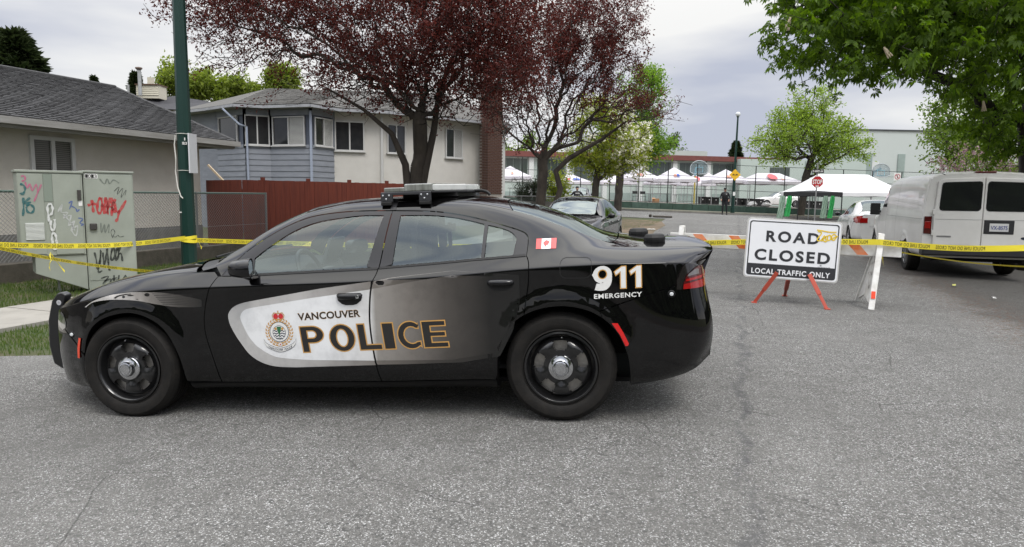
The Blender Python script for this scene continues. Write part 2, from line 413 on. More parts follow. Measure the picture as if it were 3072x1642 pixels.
def make_wheel(parent, x, y, r, side, spin=0.0, rr=0.235, style='steel', width=0.235, mrim=None):
    """road wheel with tyre, rim, cap and brake disc; side = -1 faces -y"""
    root = bpy.data.objects.new('wheel', bpy.data.meshes.new('wheel')); COL.objects.link(root); root.parent = parent; root.location = (x, y, r)
    def own(ob): root.data = ob.data; bpy.data.objects.remove(ob)
    if side > 0: root.rotation_euler = (0, 0, math.pi)
    w = width; rub = mat('tyre_rubber', (0.010, 0.0095, 0.009), 0.7, spec=0.25, noise=0.5, nscale=14, col2=(0.024, 0.021, 0.018), bump=0.12, bscale=90)
    prof = [(rr, 0.02), (rr + 0.012, -0.004), (rr + 0.02, 0.0), (rr + 0.03, -0.006), (rr + 0.055, -0.016), (r * 0.9, -0.012), (r * 0.945, 0.004), (r * 0.975, 0.018), (r * 0.99, 0.03)]
    for k in range(5):
        y0 = 0.034 + k * (w - 0.068) / 5; gw = (w - 0.068) / 5
        prof += [(r, y0), (r, y0 + gw * 0.78), (r - 0.008, y0 + gw * 0.8), (r - 0.008, y0 + gw * 0.98)]
    prof += [(r, w - 0.034), (r * 0.985, w - 0.02), (r * 0.94, w - 0.004), (rr, w - 0.02)]
    MB().lathe(prof, 64, 'Y').build('tyre', rub, root, smooth=38)
    lug = MB()                                                  # shoulder blocks of the tread
    for k in range(60):
        a = 2 * math.pi * k / 60; m = Matrix.Rotation(-a, 3, 'Y')
        lug.add([m @ Vector(p) for p in [(r * 0.95, 0.0035, -0.008), (r * 0.95, 0.0035, 0.008), (r * 0.995, 0.026, 0.009), (r * 0.995, 0.026, -0.009), (r * 0.93, 0.01, 0), (r * 0.98, 0.034, 0)]],
                [(0, 1, 2, 3), (0, 4, 1), (3, 2, 5), (0, 3, 5, 4), (1, 4, 5, 2)])
    lug.build('tread_block', rub, root)
    if style == 'steel':
        rm = mrim or mat('wheel_black', (0.006, 0.006, 0.0065), 0.3, spec=0.3, coat=0.9, coat_rough=0.12, noise=0.3, nscale=20, col2=(0.016, 0.016, 0.016))
        rim = MB(); rim.lathe([(rr, 0.0), (rr + 0.004, -0.006), (rr - 0.008, -0.008), (rr - 0.016, 0.0), (rr - 0.02, 0.022), (rr - 0.035, 0.05)], 64, 'Y')
        NA, NR = 100, 14; R0, R1 = 0.05, rr - 0.035
        def zz(q, a):
            t = (q - R0) / (R1 - R0); base = 0.012 + 0.03 * max(0, (t - 0.78) / 0.22) ** 1.5 + 0.022 * math.exp(-((t - 0.12) / 0.12) ** 2) * 0 
            sp = math.cos(5 * a) * 0.5 + 0.5                      # raised pads between the openings
            return base - 0.016 * (sp ** 1.5) * math.exp(-((t - 0.62) / 0.28) ** 2)
        o = len(rim.v)
        for j in range(NR + 1):
            q = R0 + (R1 - R0) * j / NR
            for k in range(NA):
                a = 2 * math.pi * k / NA; rim.v.append((q * math.cos(a), zz(q, a), q * math.sin(a)))
        hole = set()
        for j in range(NR):
            for k in range(NA):
                t = (j + 0.5) / NR; a = (k + 0.5) / NA * 5 % 1.0 - 0.5
                half = 0.25 + 0.12 * (t - 0.5)
                e = ((abs(a)) / half) ** 3 + (abs(t - 0.64) / 0.21) ** 3
                if e < 1: hole.add((j, k))
        for j in range(NR):
            for k in range(NA):
                if (j, k) in hole: continue
                a = o + j * NA + k; b = o + j * NA + (k + 1) % NA; rim.f.append((a, b, b + NA, a + NA))
        for (j, k) in hole:                                       # turned-in edges of the openings
            for (dj, dk, c0, c1) in ((-1, 0, (0, 0), (0, 1)), (1, 0, (1, 0), (1, 1)), (0, -1, (0, 0), (1, 0)), (0, 1, (0, 1), (1, 1))):
                if (j + dj, (k + dk) % NA) not in hole:
                    i0 = o + (j + c0[0]) * NA + (k + c0[1]) % NA; i1 = o + (j + c1[0]) * NA + (k + c1[1]) % NA
                    p, q2 = rim.v[i0], rim.v[i1]; l = len(rim.v)
                    rim.v += [(p[0], p[1] + 0.025, p[2]), (q2[0], q2[1] + 0.025, q2[2])]; rim.f.append((i0, i1, l + 1, l))
        m = Matrix.Rotation(spin, 4, 'Y'); own(rim.xf(m).build('wheel_rim', rm, None, smooth=50))
        ch = mat('chrome', (0.62, 0.63, 0.65), 0.12, 1.0, noise=0.3, nscale=30, col2=(0.35, 0.35, 0.36))
        MB().lathe([(0.083, 0.008), (0.083, 0.0), (0.079, -0.006), (0.068, -0.008), (0.056, -0.013), (0.053, -0.03), (0.048, -0.04), (0.042, -0.042), (0.040, -0.038), (0.036, -0.038), (0.034, -0.044), (0.001, -0.046)], 48, 'Y').build('hub_cap', ch, root, smooth=30)
        st = mat('brake_steel', (0.42, 0.40, 0.37), 0.4, 0.6, noise=0.6, nscale=30)
        MB().lathe([(0.05, 0.06), (0.19, 0.06), (0.19, 0.075), (0.05, 0.075)], 40, 'Y').build('brake_disc', st, root, smooth=30)
        MB().lathe([(rr - 0.036, 0.05), (rr - 0.05, 0.2), (0.02, 0.2)], 40, 'Y').build('rim_barrel', rm, root, smooth=30)
        MB().tube([(0.01, -0.004, rr - 0.025), (0.012, -0.03, rr - 0.03)], 0.0045, 6).build('valve_stem', ch, root)
    else:
        al = mrim or mat('alloy_grey', (0.4, 0.4, 0.41), 0.3, 0.8)
        rim = MB(); rim.lathe([(rr, 0.0), (rr - 0.012, -0.004), (rr - 0.02, 0.02), (rr - 0.03, 0.15)], 40, 'Y')
        for k in range(7):
            a = 2 * math.pi * k / 7 + spin; u = Vector((math.cos(a), 0, math.sin(a))); rim.beam(u * 0.03 + Vector((0, 0.02, 0)), u * (rr - 0.015) + Vector((0, 0.012, 0)), 0.02, 0.045, (0, 1, 0))
        rim.lathe([(0.001, 0.0), (0.05, 0.002), (0.055, 0.02)], 20, 'Y'); own(rim.build('wheel_rim', al, None, smooth=40))
        MB().lathe([(0.02, 0.08), (rr - 0.03, 0.08)], 30, 'Y').build('brake_disc', mat('well_black', (0.008, 0.008, 0.008), 0.8), root)
    return root
# ---------------------------------------------------------------- the ground
def asphalt():
    m = bpy.data.materials.new('chip_seal_asphalt'); m.use_nodes = True; nt = m.node_tree; N = nt.nodes; Lk = nt.links; b = N['Principled BSDF']
    t = N.new('ShaderNodeTexCoord'); co = t.outputs['Object']
    def noise(sc, det=5, ro=.6, vec=None):
        n = N.new('ShaderNodeTexNoise'); n.inputs['Scale'].default_value = sc; n.inputs['Detail'].default_value = det; n.inputs['Roughness'].default_value = ro; Lk.new(vec or co, n.inputs['Vector']); return n
    def rng_(src, a, b_, c, d, smooth=False):
        r = N.new('ShaderNodeMapRange'); r.inputs['From Min'].default_value = a; r.inputs['From Max'].default_value = b_; r.inputs['To Min'].default_value = c; r.inputs['To Max'].default_value = d
        if smooth: r.interpolation_type = 'SMOOTHSTEP'
        Lk.new(src, r.inputs['Value']); return r.outputs[0]
    def mixc(f, a, b_):
        x = N.new('ShaderNodeMix'); x.data_type = 'RGBA'
        if f is not None: Lk.new(f, x.inputs['Factor'])
        for k, v in (('A', a), ('B', b_)):
            if isinstance(v, tuple): x.inputs[k].default_value = (*v, 1)
            else: Lk.new(v, x.inputs[k])
        return x.outputs['Result']
    def math_(op, a, b_=None):
        x = N.new('ShaderNodeMath'); x.operation = op
        for i, v in enumerate((a, b_)):
            if v is None: continue
            if isinstance(v, (int, float)): x.inputs[i].default_value = v
            else: Lk.new(v, x.inputs[i])
        return x.outputs[0]
    v = N.new('ShaderNodeTexVoronoi'); v.inputs['Scale'].default_value = 175; v.inputs['Randomness'].default_value = 1.0; Lk.new(co, v.inputs['Vector'])
    sv = N.new('ShaderNodeSeparateColor'); Lk.new(v.outputs['Color'], sv.inputs[0])
    cr = N.new('ShaderNodeValToRGB'); el = cr.color_ramp.elements
    for e, (p, c) in zip([el[0], el[1], el.new(.3), el.new(.62), el.new(.85)], ((0, (.075, .074, .070)), (1, (.37, .36, .335)), (.3, (.155, .152, .144)), (.62, (.225, .221, .209)), (.85, (.31, .303, .284)))): e.position = p; e.color = (*c, 1)
    Lk.new(sv.outputs[0], cr.inputs[0])
    stones = mixc(rng_(v.outputs['Distance'], .0, .010, 0, .36), cr.outputs[0], (.11, .109, .104))   # dark binder between the chips
    v2 = N.new('ShaderNodeTexVoronoi'); v2.inputs['Scale'].default_value = 60; Lk.new(co, v2.inputs['Vector']); s2 = N.new('ShaderNodeSeparateColor'); Lk.new(v2.outputs['Color'], s2.inputs[0])
    c0 = mixc(rng_(s2.outputs[1], .86, .95, 0, .75), stones, (.07, .07, .068))
    patch = noise(.55, 6, .62); c1 = mixc(rng_(patch.outputs[0], .42, .66, 0, .45), c0, (.155, .152, .143))
    p2 = noise(3.4, 7, .75); c1 = mixc(rng_(p2.outputs[0], .46, .66, 0, .5), c1, (.115, .112, .105)); p3 = noise(.35, 3, .5); c1 = mixc(rng_(p3.outputs[0], .5, .7, 0, .25), c1, (.30, .295, .28)); oil = noise(1.1, 4, .6); c1 = mixc(rng_(oil.outputs[0], .66, .74, 0, .5), c1, (.06, .058, .054))
    sx = N.new('ShaderNodeSeparateXYZ'); Lk.new(co, sx.inputs[0])
    wob = noise(1.7, 4, .6); uoff = math_('ADD', sx.outputs['X'], math_('MULTIPLY', math_('SUBTRACT', wob.outputs[0], .5), .55))
    seam = rng_(math_('ABSOLUTE', math_('SUBTRACT', uoff, .12)), .005, .07, .75, 0.0, True)           # worn tar joint down the middle
    c2 = mixc(math_('MULTIPLY', seam, rng_(noise(3.2, 5, .75).outputs[0], .42, .6, .1, 1)), c1, (.085, .085, .088))
    dv = N.new('ShaderNodeMix'); dv.data_type = 'RGBA'; dv.inputs['Factor'].default_value = .16; Lk.new(co, dv.inputs['A']); Lk.new(noise(1.3, 3).outputs['Color'], dv.inputs['B'])
    ve = N.new('ShaderNodeTexVoronoi'); ve.feature = 'DISTANCE_TO_EDGE'; ve.inputs['Scale'].default_value = .95; Lk.new(dv.outputs['Result'], ve.inputs['Vector'])
    crack = math_('MULTIPLY', rng_(ve.outputs['Distance'], .001, .006, .55, 0), rng_(noise(.8, 3).outputs[0], .50, .58, 0, 1))
    c3 = mixc(crack, c2, (.035, .034, .032))
    # older, dirtier shoulder on the right with leaf mould
    sh = rng_(math_('ADD', sx.outputs['X'], math_('MULTIPLY', math_('SUBTRACT', noise(.9, 5, .65).outputs[0], .5), 1.3)), 2.85, 3.5, 0, 1, True)
    c4 = mixc(math_('MULTIPLY', sh, .62), c3, (.052, .046, .040))
    lit = math_('MULTIPLY', rng_(math_('ABSOLUTE', math_('SUBTRACT', uoff, 3.25)), .1, .8, 1, 0, True), rng_(noise(14, 6, .75).outputs[0], .5, .62, 0, .8))
    c5 = mixc(lit, c4, (.13, .065, .035))
    Lk.new(c5, b.inputs['Base Color']); b.inputs['Roughness'].default_value = .88; b.inputs['Specular IOR Level'].default_value = .3
    bp = N.new('ShaderNodeBump'); bp.inputs['Strength'].default_value = .55; bp.inputs['Distance'].default_value = .006
    Lk.new(math_('SUBTRACT', sv.outputs[0], math_('MULTIPLY', v.outputs['Distance'], 20)), bp.inputs['Height']); Lk.new(bp.outputs[0], b.inputs['Normal'])
    MATS['asphalt'] = m; return m
def sheet(name, poly_uv, material, dz=0.004, step=1.0, kind='structure', crown=0.0):
    """flat outline in street coordinates laid over the lie of the land"""
    a, f = cut_grid(densify(poly_uv, 2.0), [tuple(range(len(densify(poly_uv, 2.0))))], step, step)
    mb = MB(); mb.v = [(p[0], p[1], gz(*uv(p[0], p[1])) + dz) for p in a]
    mb.f = []
    for q in f:
        p = [Vector(mb.v[i]) for i in q[:3]]; mb.f.append(q if (p[1] - p[0]).cross(p[2] - p[0]).z > 0 else q[::-1])
    o = mb.build(name, material, smooth=60); o.rotation_euler = (0, 0, -RA); tag(o, kind=kind); return o
def slab(name, poly_uv, material, z0, z1, parent=None):
    """raised strip (kerb, sidewalk) following the ground"""
    P = densify(poly_uv, 1.0); mb = MB(); n = len(P)
    mb.v = [(p[0], p[1], gz(*uv(*p)) + z1) for p in P] + [(p[0], p[1], gz(*uv(*p)) + z0) for p in P]
    ar = sum(P[i][0] * P[(i + 1) % n][1] - P[(i + 1) % n][0] * P[i][1] for i in range(n))
    top = tuple(range(n)); mb.f = [top if ar > 0 else top[::-1]] + [(i, (i + 1) % n, n + (i + 1) % n, n + i) for i in range(n)]
    o = mb.build(name, material, fixn=True); o.rotation_euler = (0, 0, -RA); return o
dirt_grass = mat('lawn_soil', (0.045, 0.062, 0.022), 0.95, noise=0.9, nscale=1.6, col2=(0.075, 0.062, 0.032), bump=0.4, bscale=25)
gm = MB(); xs = [-700, -300, -120, -70] + list(np.arange(-50, 75, 1.5)) + [90, 140, 300, 700]; ys = [-300, -120, -60, -40] + list(np.arange(-30, 70, 1.5)) + [80, 100, 140, 300, 900]
for y in ys:
    for x in xs: gm.v.append((x, y, gz(x, y) - 0.02 + (0.6 if y > 53.4 else 0)))
nx = len(xs); gm.f = [(j * nx + i, j * nx + i + 1, (j + 1) * nx + i + 1, (j + 1) * nx + i) for j in range(len(ys) - 1) for i in range(nx - 1)]
tag(gm.build('ground', dirt_grass, smooth=60), kind='structure')
ASPH = asphalt()
def yline(Y, x0=-60, x1=80, n=2): return [to_uv(x0 + (x1 - x0) * i / (n - 1), Y) for i in range(n)]
left_edge = [(-3.6, 37.6), (-3.62, 30), (-3.55, 22), (-3.7, 14), (-3.9, 10.5), (-4.5, 8.0), (-5.4, 6.0), (-6.25, 4.9), (-7.6, 4.25), (-12, 3.4), (-40, 2.0), (-40, -28)]
cross_near = [to_uv(8.4, 37.3), to_uv(5.0, 37.6), to_uv(-40, 38.5), to_uv(-60, 39), to_uv(-60, 47.8), to_uv(10, 47.7), to_uv(90, 47.7), to_uv(90, 38), to_uv(24, 37.4)]
road_poly = [(-40, -28)] + left_edge[::-1][1:] + cross_near[1:] + [(6.5, 29), (6.6, 20), (6.6, 8), (6.6, -28)]
sheet('road', road_poly, ASPH, 0.004, 0.8)
conc = mat('sidewalk_concrete', (0.30, 0.285, 0.255), 0.9, noise=0.6, nscale=3, col2=(0.20, 0.19, 0.17), bump=0.15, bscale=60)
sw = bpy.data.objects.new('sidewalk', None); COL.objects.link(sw); tag(sw, kind='structure')
def paving(u0, u1, v0, v1, n, par):
    for k in range(n):
        a = v0 + (v1 - v0) * k / n; b = v0 + (v1 - v0) * (k + 1) / n
        o = slab('paving_slab', [(u0, a + .006), (u1, a + .006), (u1, b - .006), (u0, b - .006)], conc, -.06, .028 + .004 * ((k * 7) % 3)); o.parent = par
paving(-9.25, -7.92, 3.6, 36, 22, sw)
kc = mat('kerb_concrete', (0.22, 0.21, 0.195), 0.9, noise=0.6, nscale=4)
def strip(name, ya, yb, m, z0, z1, x0=-30, x1=75):
    o = slab(name, [to_uv(x0, ya), to_uv(x1, ya), to_uv(x1, yb), to_uv(x0, yb)], m, z0, z1); tag(o, kind='structure'); return o
strip('kerb', 47.75, 47.95, kc, -.05, .13)
strip('verge', 47.95, 50.6, mat('verge_grass', (0.060, 0.075, 0.025), 0.95, noise=0.9, nscale=1.1, col2=(0.10, 0.085, 0.045)), -.05, .135)
strip('far_sidewalk', 50.6, 51.7, conc, -.05, .15)
# lawn blades where the verge is close to the camera
def grass(name, poly, n, hmin, hmax, label, lean=.35, seed=1):
    r = np.random.default_rng(seed); P = np.array(poly); lo, hi = P.min(0), P.max(0); pts = []
    def inside(q):
        c = np.zeros(len(q), bool); j = len(P) - 1
        for i in range(len(P)):
            with np.errstate(divide='ignore', invalid='ignore'):
                x = (P[i, 1] > q[:, 1]) != (P[j, 1] > q[:, 1]); y = q[:, 0] < (P[j, 0] - P[i, 0]) * (q[:, 1] - P[i, 1]) / (P[j, 1] - P[i, 1]) + P[i, 0]
            c ^= x & y; j = i
        return c
    q = r.uniform(lo, hi, (n * 3, 2)); q = q[inside(q)][:n]; m = len(q)
    z = np.array([gz(*uv(a, b)) for a, b in q]) - .015; a = r.uniform(0, 2 * np.pi, m); h = r.uniform(hmin, hmax, m) * (0.6 + 0.8 * r.random(m)); w = r.uniform(.003, .007, m)
    l = r.uniform(0, lean, m) * h; b = r.uniform(0, 2 * np.pi, m)
    base = np.stack([q[:, 0], q[:, 1], z], 1); dx = np.stack([np.cos(a) * w, np.sin(a) * w, np.zeros(m)], 1)
    tip = base + np.stack([np.cos(b) * l, np.sin(b) * l, h], 1)
    V = np.stack([base - dx, base + dx, tip], 1).reshape(-1, 3); F = np.arange(m * 3).reshape(-1, 3)
    me = bpy.data.meshes.new(name); me.from_pydata(V.tolist(), [], F.tolist()); me.materials.append(leafmat('grass_blade', (0.05, 0.10, 0.018), (0.12, 0.16, 0.04), .35))
    o = bpy.data.objects.new(name, me); COL.objects.link(o); o.rotation_euler = (0, 0, -RA); tag(o, label, 'grass', kind='stuff'); return o
grass('grass', [(-7.9, 4.2), (-7.9, 13), (-3.8, 12), (-4.6, 8.0), (-5.4, 6.1), (-6.25, 5.0), (-7.4, 4.4)], 26000, .03, .06, 'short green grass on the verge between road and sidewalk', seed=3)
grass('grass', [(-9.27, 4.5), (-9.27, 17), (-11.9, 17), (-11.5, 4.5)], 26000, .03, .07, 'patchy grass around the utility cabinet below the fence wall', seed=4)
sheet('dirt_verge', [(-3.35, 13), (-3.2, 18), (-3.45, 22), (-3.1, 26), (-3.3, 30), (-3.15, 33), (-3.6, 35.5), (-4.6, 36), (-7.7, 35.5), (-7.7, 13)], mat('bare_dirt', (0.17, 0.125, 0.085), 0.95, noise=0.9, nscale=1.4, col2=(0.085, 0.072, 0.045), bump=0.5, bscale=25), 0.010, 0.8)
grass('grass', [(-3.8, 32.2), (-3.6, 35.8), (-5.5, 35.9), (-7.6, 35.4), (-7.6, 30), (-4.6, 30.5)], 7000, .03, .08, 'grass patch at the street corner beyond the dark sedan', seed=5)
# ---------------------------------------------------------------- the patrol car
CAR_YAW, CAR_TILT = R(-7), 0.0448
_cd = car_frame(CAR_YAW, CAR_TILT)
_o = Vector((-1.1715, 4.558, -0.069)) - (_cd @ Vector((1, 0, 0))) * 1.526 + (_cd @ Vector((0, 1, 0))) * 0.93
def patrol_car():
    K = [-.95, -.85, -.70, -.45, -.2, .15, .45, .7, 1.0, 1.3, 1.6, 2.0, 2.4, 2.8, 3.1, 3.4, 3.7, 3.9, 4.0, 4.06]
    n = len(K)
    def row(dx, w, z): return [(dx[i] if isinstance(dx, list) else dx, w[i] if isinstance(w, list) else w, z[i] if isinstance(z, list) else z) for i in range(n)]
    zero = [0] * n
    rows = [
     row(zero, .60, .20),
     row([0]*16 + [-.02, -.05, -.06, -.02], [.33,.50,.67,.82,.89,.91,.905,.9,.9,.9,.9,.9,.9,.9,.905,.9,.86,.80,.74,.62], [.22,.19,.165,.15,.16,.17,.175,.18,.18,.18,.18,.185,.19,.19,.195,.20,.23,.28,.33,.40]),
     row(zero, [.36,.54,.72,.87,.935,.945,.94,.94,.94,.94,.94,.945,.95,.955,.958,.95,.915,.85,.78,.66], [.36,.36,.36,.36,.36,.36,.36,.36,.36,.36,.36,.36,.37,.37,.38,.38,.40,.43,.46,.49]),
     row(zero, [.36,.54,.72,.875,.945,.958,.955,.95,.948,.946,.946,.95,.955,.962,.966,.955,.92,.86,.79,.66], [.52,.54,.56,.58,.60,.60,.60,.60,.60,.60,.60,.60,.61,.62,.63,.63,.63,.63,.63,.63]),
     row([0]*17 + [-.01, -.03, -.03], [.36,.53,.71,.865,.935,.95,.95,.948,.945,.944,.944,.946,.95,.957,.962,.95,.905,.84,.77,.63], [.62,.65,.68,.72,.75,.77,.78,.78,.78,.785,.79,.80,.81,.825,.83,.83,.82,.80,.79,.78]),
     row([0]*17 + [-.02, -.05, -.06], [.34,.52,.69,.85,.923,.942,.944,.944,.944,.944,.944,.946,.95,.956,.958,.943,.892,.82,.75,.61], [.68,.715,.755,.815,.87,.915,.93,.935,.94,.945,.95,.965,.985,1.015,1.03,1.035,1.03,1.02,1.0,.98]),
     row([0]*17 + [0, .01, .02], [.31,.47,.64,.785,.842,.858,.864,.870,.870,.870,.870,.870,.870,.868,.858,.83,.80,.745,.69,.57], [.715,.755,.80,.87,.935,.995,1.015,1.01,1.01,1.018,1.026,1.04,1.066,1.09,1.10,1.10,1.09,1.08,1.075,1.07]),
     row([0]*17 + [0, .01, .02], [.28,.43,.58,.71,.772,.80,.82,.83,.81,.79,.785,.785,.79,.79,.79,.765,.72,.67,.63,.52], [.735,.775,.82,.89,.96,1.022,1.045,1.07,1.13,1.19,1.21,1.215,1.21,1.18,1.14,1.125,1.115,1.11,1.105,1.095]),
     row([0]*17 + [0, .01, .02], [.24,.37,.50,.61,.662,.68,.70,.745,.71,.665,.645,.64,.645,.66,.67,.68,.64,.60,.56,.46], [.755,.79,.835,.905,.975,1.035,1.06,1.125,1.275,1.385,1.425,1.43,1.405,1.32,1.215,1.135,1.122,1.117,1.113,1.105]),
     row([0]*17 + [0, .01, .02], [.18,.28,.39,.47,.50,.51,.53,.62,.60,.565,.545,.54,.54,.545,.55,.56,.54,.50,.46,.38], [.77,.81,.85,.92,.985,1.045,1.08,1.17,1.335,1.445,1.485,1.492,1.47,1.382,1.268,1.155,1.134,1.13,1.123,1.11]),
     row([0]*17 + [0, .01, .02], [.09,.15,.21,.26,.28,.28,.29,.33,.33,.31,.30,.30,.30,.30,.30,.30,.28,.26,.24,.20], [.78,.82,.862,.93,.99,1.05,1.105,1.225,1.385,1.475,1.505,1.512,1.495,1.425,1.322,1.185,1.15,1.146,1.135,1.114]),
     row([0]*17 + [0, .01, .02], [0]*20, [.785,.825,.868,.935,.992,1.052,1.115,1.245,1.40,1.485,1.51,1.517,1.50,1.438,1.338,1.195,1.156,1.152,1.138,1.115]),
    ]
    cr_ = rows[5]; rows[5:6] = [[(a, b + .001, c - .007) for a, b, c in cr_], cr_, [(a, b - .004, c + .007) for a, b, c in cr_]]   # tripled row: a firm shoulder crease
    def U(pts): return [(a, b + 2 if b > 5.0 else b) for a, b in pts]
    L = Loft(K, rows, arches=((0.04, 0.36, 0.43), (3.066, 0.36, 0.44)), flare=0.014)
    RAIL, CEN = 8.75, 11.0      # before the doubled row is counted
    root = thing('police_car', 'black and white police patrol sedan parked across the road', 'police car', _o)
    root.rotation_euler = _cd.to_euler()
    paint = mat('patrol_black', (0.0018, 0.0018, 0.0021), 0.5, spec=0.0, coat=1.0, coat_rough=0.02, noise=0.6, nscale=2.2, col2=(0.0045, 0.0042, 0.004))
    trim = mat('satin_black_trim', (0.014, 0.014, 0.016), 0.38, noise=0.2, nscale=20)
    rubber = mat('seal_black', (0.006, 0.006, 0.006), 0.6)
    dark = mat('inner_black', (0.004, 0.004, 0.004), 0.9)
    lower = mat('patrol_plastic', (0.003, 0.003, 0.0032), 0.4, spec=0.3, noise=0.3, nscale=6, col2=(0.007, 0.0065, 0.006))
    both = (-1, 1)
    G = 0.0035
    farch = smooth_line([(-.352, .20), (-.358, .358), (-.328, .51), (-.265, .635), (-.166, .717), (-.03, .758), (.10, .762), (.23, .715), (.327, .63), (.399, .465), (.43, .30), (.445, .20)], 5)
    rarch = smooth_line([(2.632, .205), (2.638, .411), (2.675, .553), (2.742, .659), (2.834, .725), (2.953, .765), (3.091, .775), (3.226, .748), (3.327, .694), (3.406, .617), (3.452, .534), (3.491, .409), (3.502, .215)], 5)
    dgap = smooth_line([(.719, 1.000), (.832, 1.133), (.957, 1.23), (1.095, 1.31), (1.214, 1.361), (1.337, 1.394), (1.527, 1.413), (1.70, 1.4165), (1.89, 1.412)], 4)
    rgap = smooth_line([(1.894, 1.412), (2.168, 1.399), (2.355, 1.373), (2.541, 1.33), (2.693, 1.285), (2.796, 1.25), (2.838, 1.222), (2.848, 1.18), (2.842, 1.09)], 4)
    bgap = smooth_line([(1.89, 1.412), (1.868, 1.22), (1.846, 1.03), (1.818, .95), (1.799, .855), (1.787, .692), (1.797, .527), (1.815, .369), (1.833, .285), (1.835, .265)], 4)
    bup = [p for p in bgap if p[1] > 1.03]; blo = [p for p in bgap if p[1] <= 1.0]
    rg2 = smooth_line([(2.848, 1.085), (2.862, 1.039), (2.860, .943), (2.852, .88), (2.838, .797), (2.826, .722)], 4)
    fend = smooth_line([(.682, .262), (.655, .414), (.614, .60), (.612, .725), (.64, .86), (.684, .974), (.70, .998)], 4)
    def sh(line, dx, dz=0): return [(a + dx, b + dz) for a, b in line]
    def ts(line):                                             # side-view line -> loft coordinates
        S, T = L.inv_z([p[0] for p in line], [p[1] for p in line]); return list(zip(S, T))
    # fenders
    f_out = ts(sh(fend, -G)) + U([(.66, 6.35), (.40, 6.4), (.1, 6.4), (-.2, 6.4), (-.45, 6.4), (-.64, 6.4)]) + ts([(-.60, .752), (-.565, .70), (-.55, .655), (-.56, .63), (-.345, .47)]) + ts([p for p in farch if p[1] > .47 or p[0] > 0.2 and p[1] > .262])
    panel('fender', L, f_out, paint, root, 'st', both)
    arch_lip('arch_lip', L, farch, lower, root, .10, both); arch_lip('arch_lip', L, rarch, lower, root, .10, both)
    # front bumper
    b_out = ts([(-.352, .17)] + [p for p in farch if p[0] < 0 and p[1] < .46] + [(-.352, .462), (-.568, .622)]) + U([(-.62, 5.2), (-.78, 5.6), (-.949, 5.9), (-.949, 1.0), (-.8, .9), (-.6, .9)])
    panel('front_bumper', L, b_out, paint, root, 'st', both)
    nose = MB(); pts = L.ev(np.full(22, -.949), np.linspace(.9, 13, 22)); nose.add([(a[0], -a[1], a[2]) for a in pts] + [(a[0], a[1], a[2]) for a in pts[::-1]], [tuple(range(44))]); nose.build('grille', dark, root)
    # hood
    h_out = U([(.52, 6.45), (.40, 6.45), (.1, 6.45), (-.2, 6.45), (-.45, 6.45), (-.7, 6.5), (-.86, 6.9), (-.93, 8), (-.945, CEN), (.20, CEN), (.28, 10), (.38, 9), (.47, 8)])
    hood = panel('hood', L, h_out, paint, root, 'st', both)
    # cowl below the windscreen, wipers
    panel('cowl', L, U([(.205, CEN), (.285, 10), (.385, 9), (.475, 8), (.55, 6.9), (.66, 7.2), (.60, 8.2), (.52, 9), (.42, 10), (.36, CEN)]), trim, root, 'st', both, off=-.012)
    ws = U([(.36, CEN), (.42, 10), (.52, 9), (.60, 8.2), (.63, 8.35), (.8, RAIL), (1.0, RAIL), (1.24, RAIL), (1.20, 9.6), (1.14, CEN)])
    glass = glassmat('car_glass', (0.66, 0.74, 0.73), 1.8)
    glassd = glassmat('car_glass_rear', (0.56, 0.63, 0.62), 1.8)
    panel('windscreen', L, ws, glass, root, 'st', both, off=-.004)
    wp = MB()
    for k, (a, b) in enumerate((((.50, -.55), (.50, .05)), ((.42, .1), (.55, .62)))):
        q = [L.ev(np.array([s]), L.inv_w([s], [abs(w)])[1])[0] for s, w in (a, b)]
        wp.tube([(q[0][0], a[1], q[0][2] + .02), (q[1][0], b[1], q[1][2] + .02)], .008, 6)
    wp.build('wiper', rubber, root)
    # side frame: A pillar, roof rail, C pillar and rear quarter in one pressing
    side = U([(.64, 7.3), (.70, 8.3), (.8, RAIL), (1.0, RAIL), (1.3, RAIL), (1.6, RAIL), (2.0, RAIL), (2.4, RAIL), (2.8, RAIL), (3.1, RAIL), (3.32, 8.8), (3.43, 8.4), (3.5, 7.6), (3.75, 7.5), (3.9, 7.5), (4.0, 7.3), (4.05, 7.0), (4.055, 6.4), (3.96, 5.9)])
    side += ts([(3.83, .99), (3.80, .93), (3.79, .885), (3.287 + .02, .742), (3.32, .70)])
    side += ts([p for p in reversed(rarch) if p[0] < 3.325 and p[1] > .722 and p[0] > 2.835])
    side += ts(sh(list(reversed(rg2)), G)) + ts(sh(list(reversed(rgap)), G * .8, G)) + ts(sh(list(reversed(dgap)), 0, G))
    quarter = panel('quarter_panel', L, side, paint, root, 'st', both, du=.04)
    # roof, rear glass, boot lid
    panel('roof', L, U([(1.15, CEN), (1.21, 9.6), (1.25, RAIL + .04), (1.6, RAIL + .04), (2.0, RAIL + .04), (2.4, RAIL + .04), (2.72, RAIL + .04), (2.66, 9.8), (2.64, CEN)]), paint, root, 'st', both)
    panel('rear_window', L, U([(2.65, CEN), (2.67, 9.8), (2.73, RAIL + .05), (3.1, RAIL + .05), (3.32, 8.86), (3.40, 8.8), (3.44, 9.6), (3.46, CEN)]), glassmat('rear_glass', (0.16, 0.18, 0.18), 2.1), root, 'st', both, off=-.003)
    panel('boot_lid', L, U([(3.47, CEN), (3.45, 9.6), (3.41, 8.85), (3.45, 8.45), (3.51, 7.65), (3.75, 7.55), (3.9, 7.55), (4.0, 7.4), (4.05, 7.2), (4.059, CEN)]), paint, root, 'st', both)
    # doors
    fd_out = sh(list(fend), G) + [(.75, .999), (.95, .996), (1.3, 1.008), (1.6, 1.018), (1.838, 1.022)] + sh(blo, -G) + [(1.832, .268), (1.2, .266)]
    fdoor = panel('door', L, fd_out, paint, root); panel('door', L, fd_out, paint, root, sides=(1,))
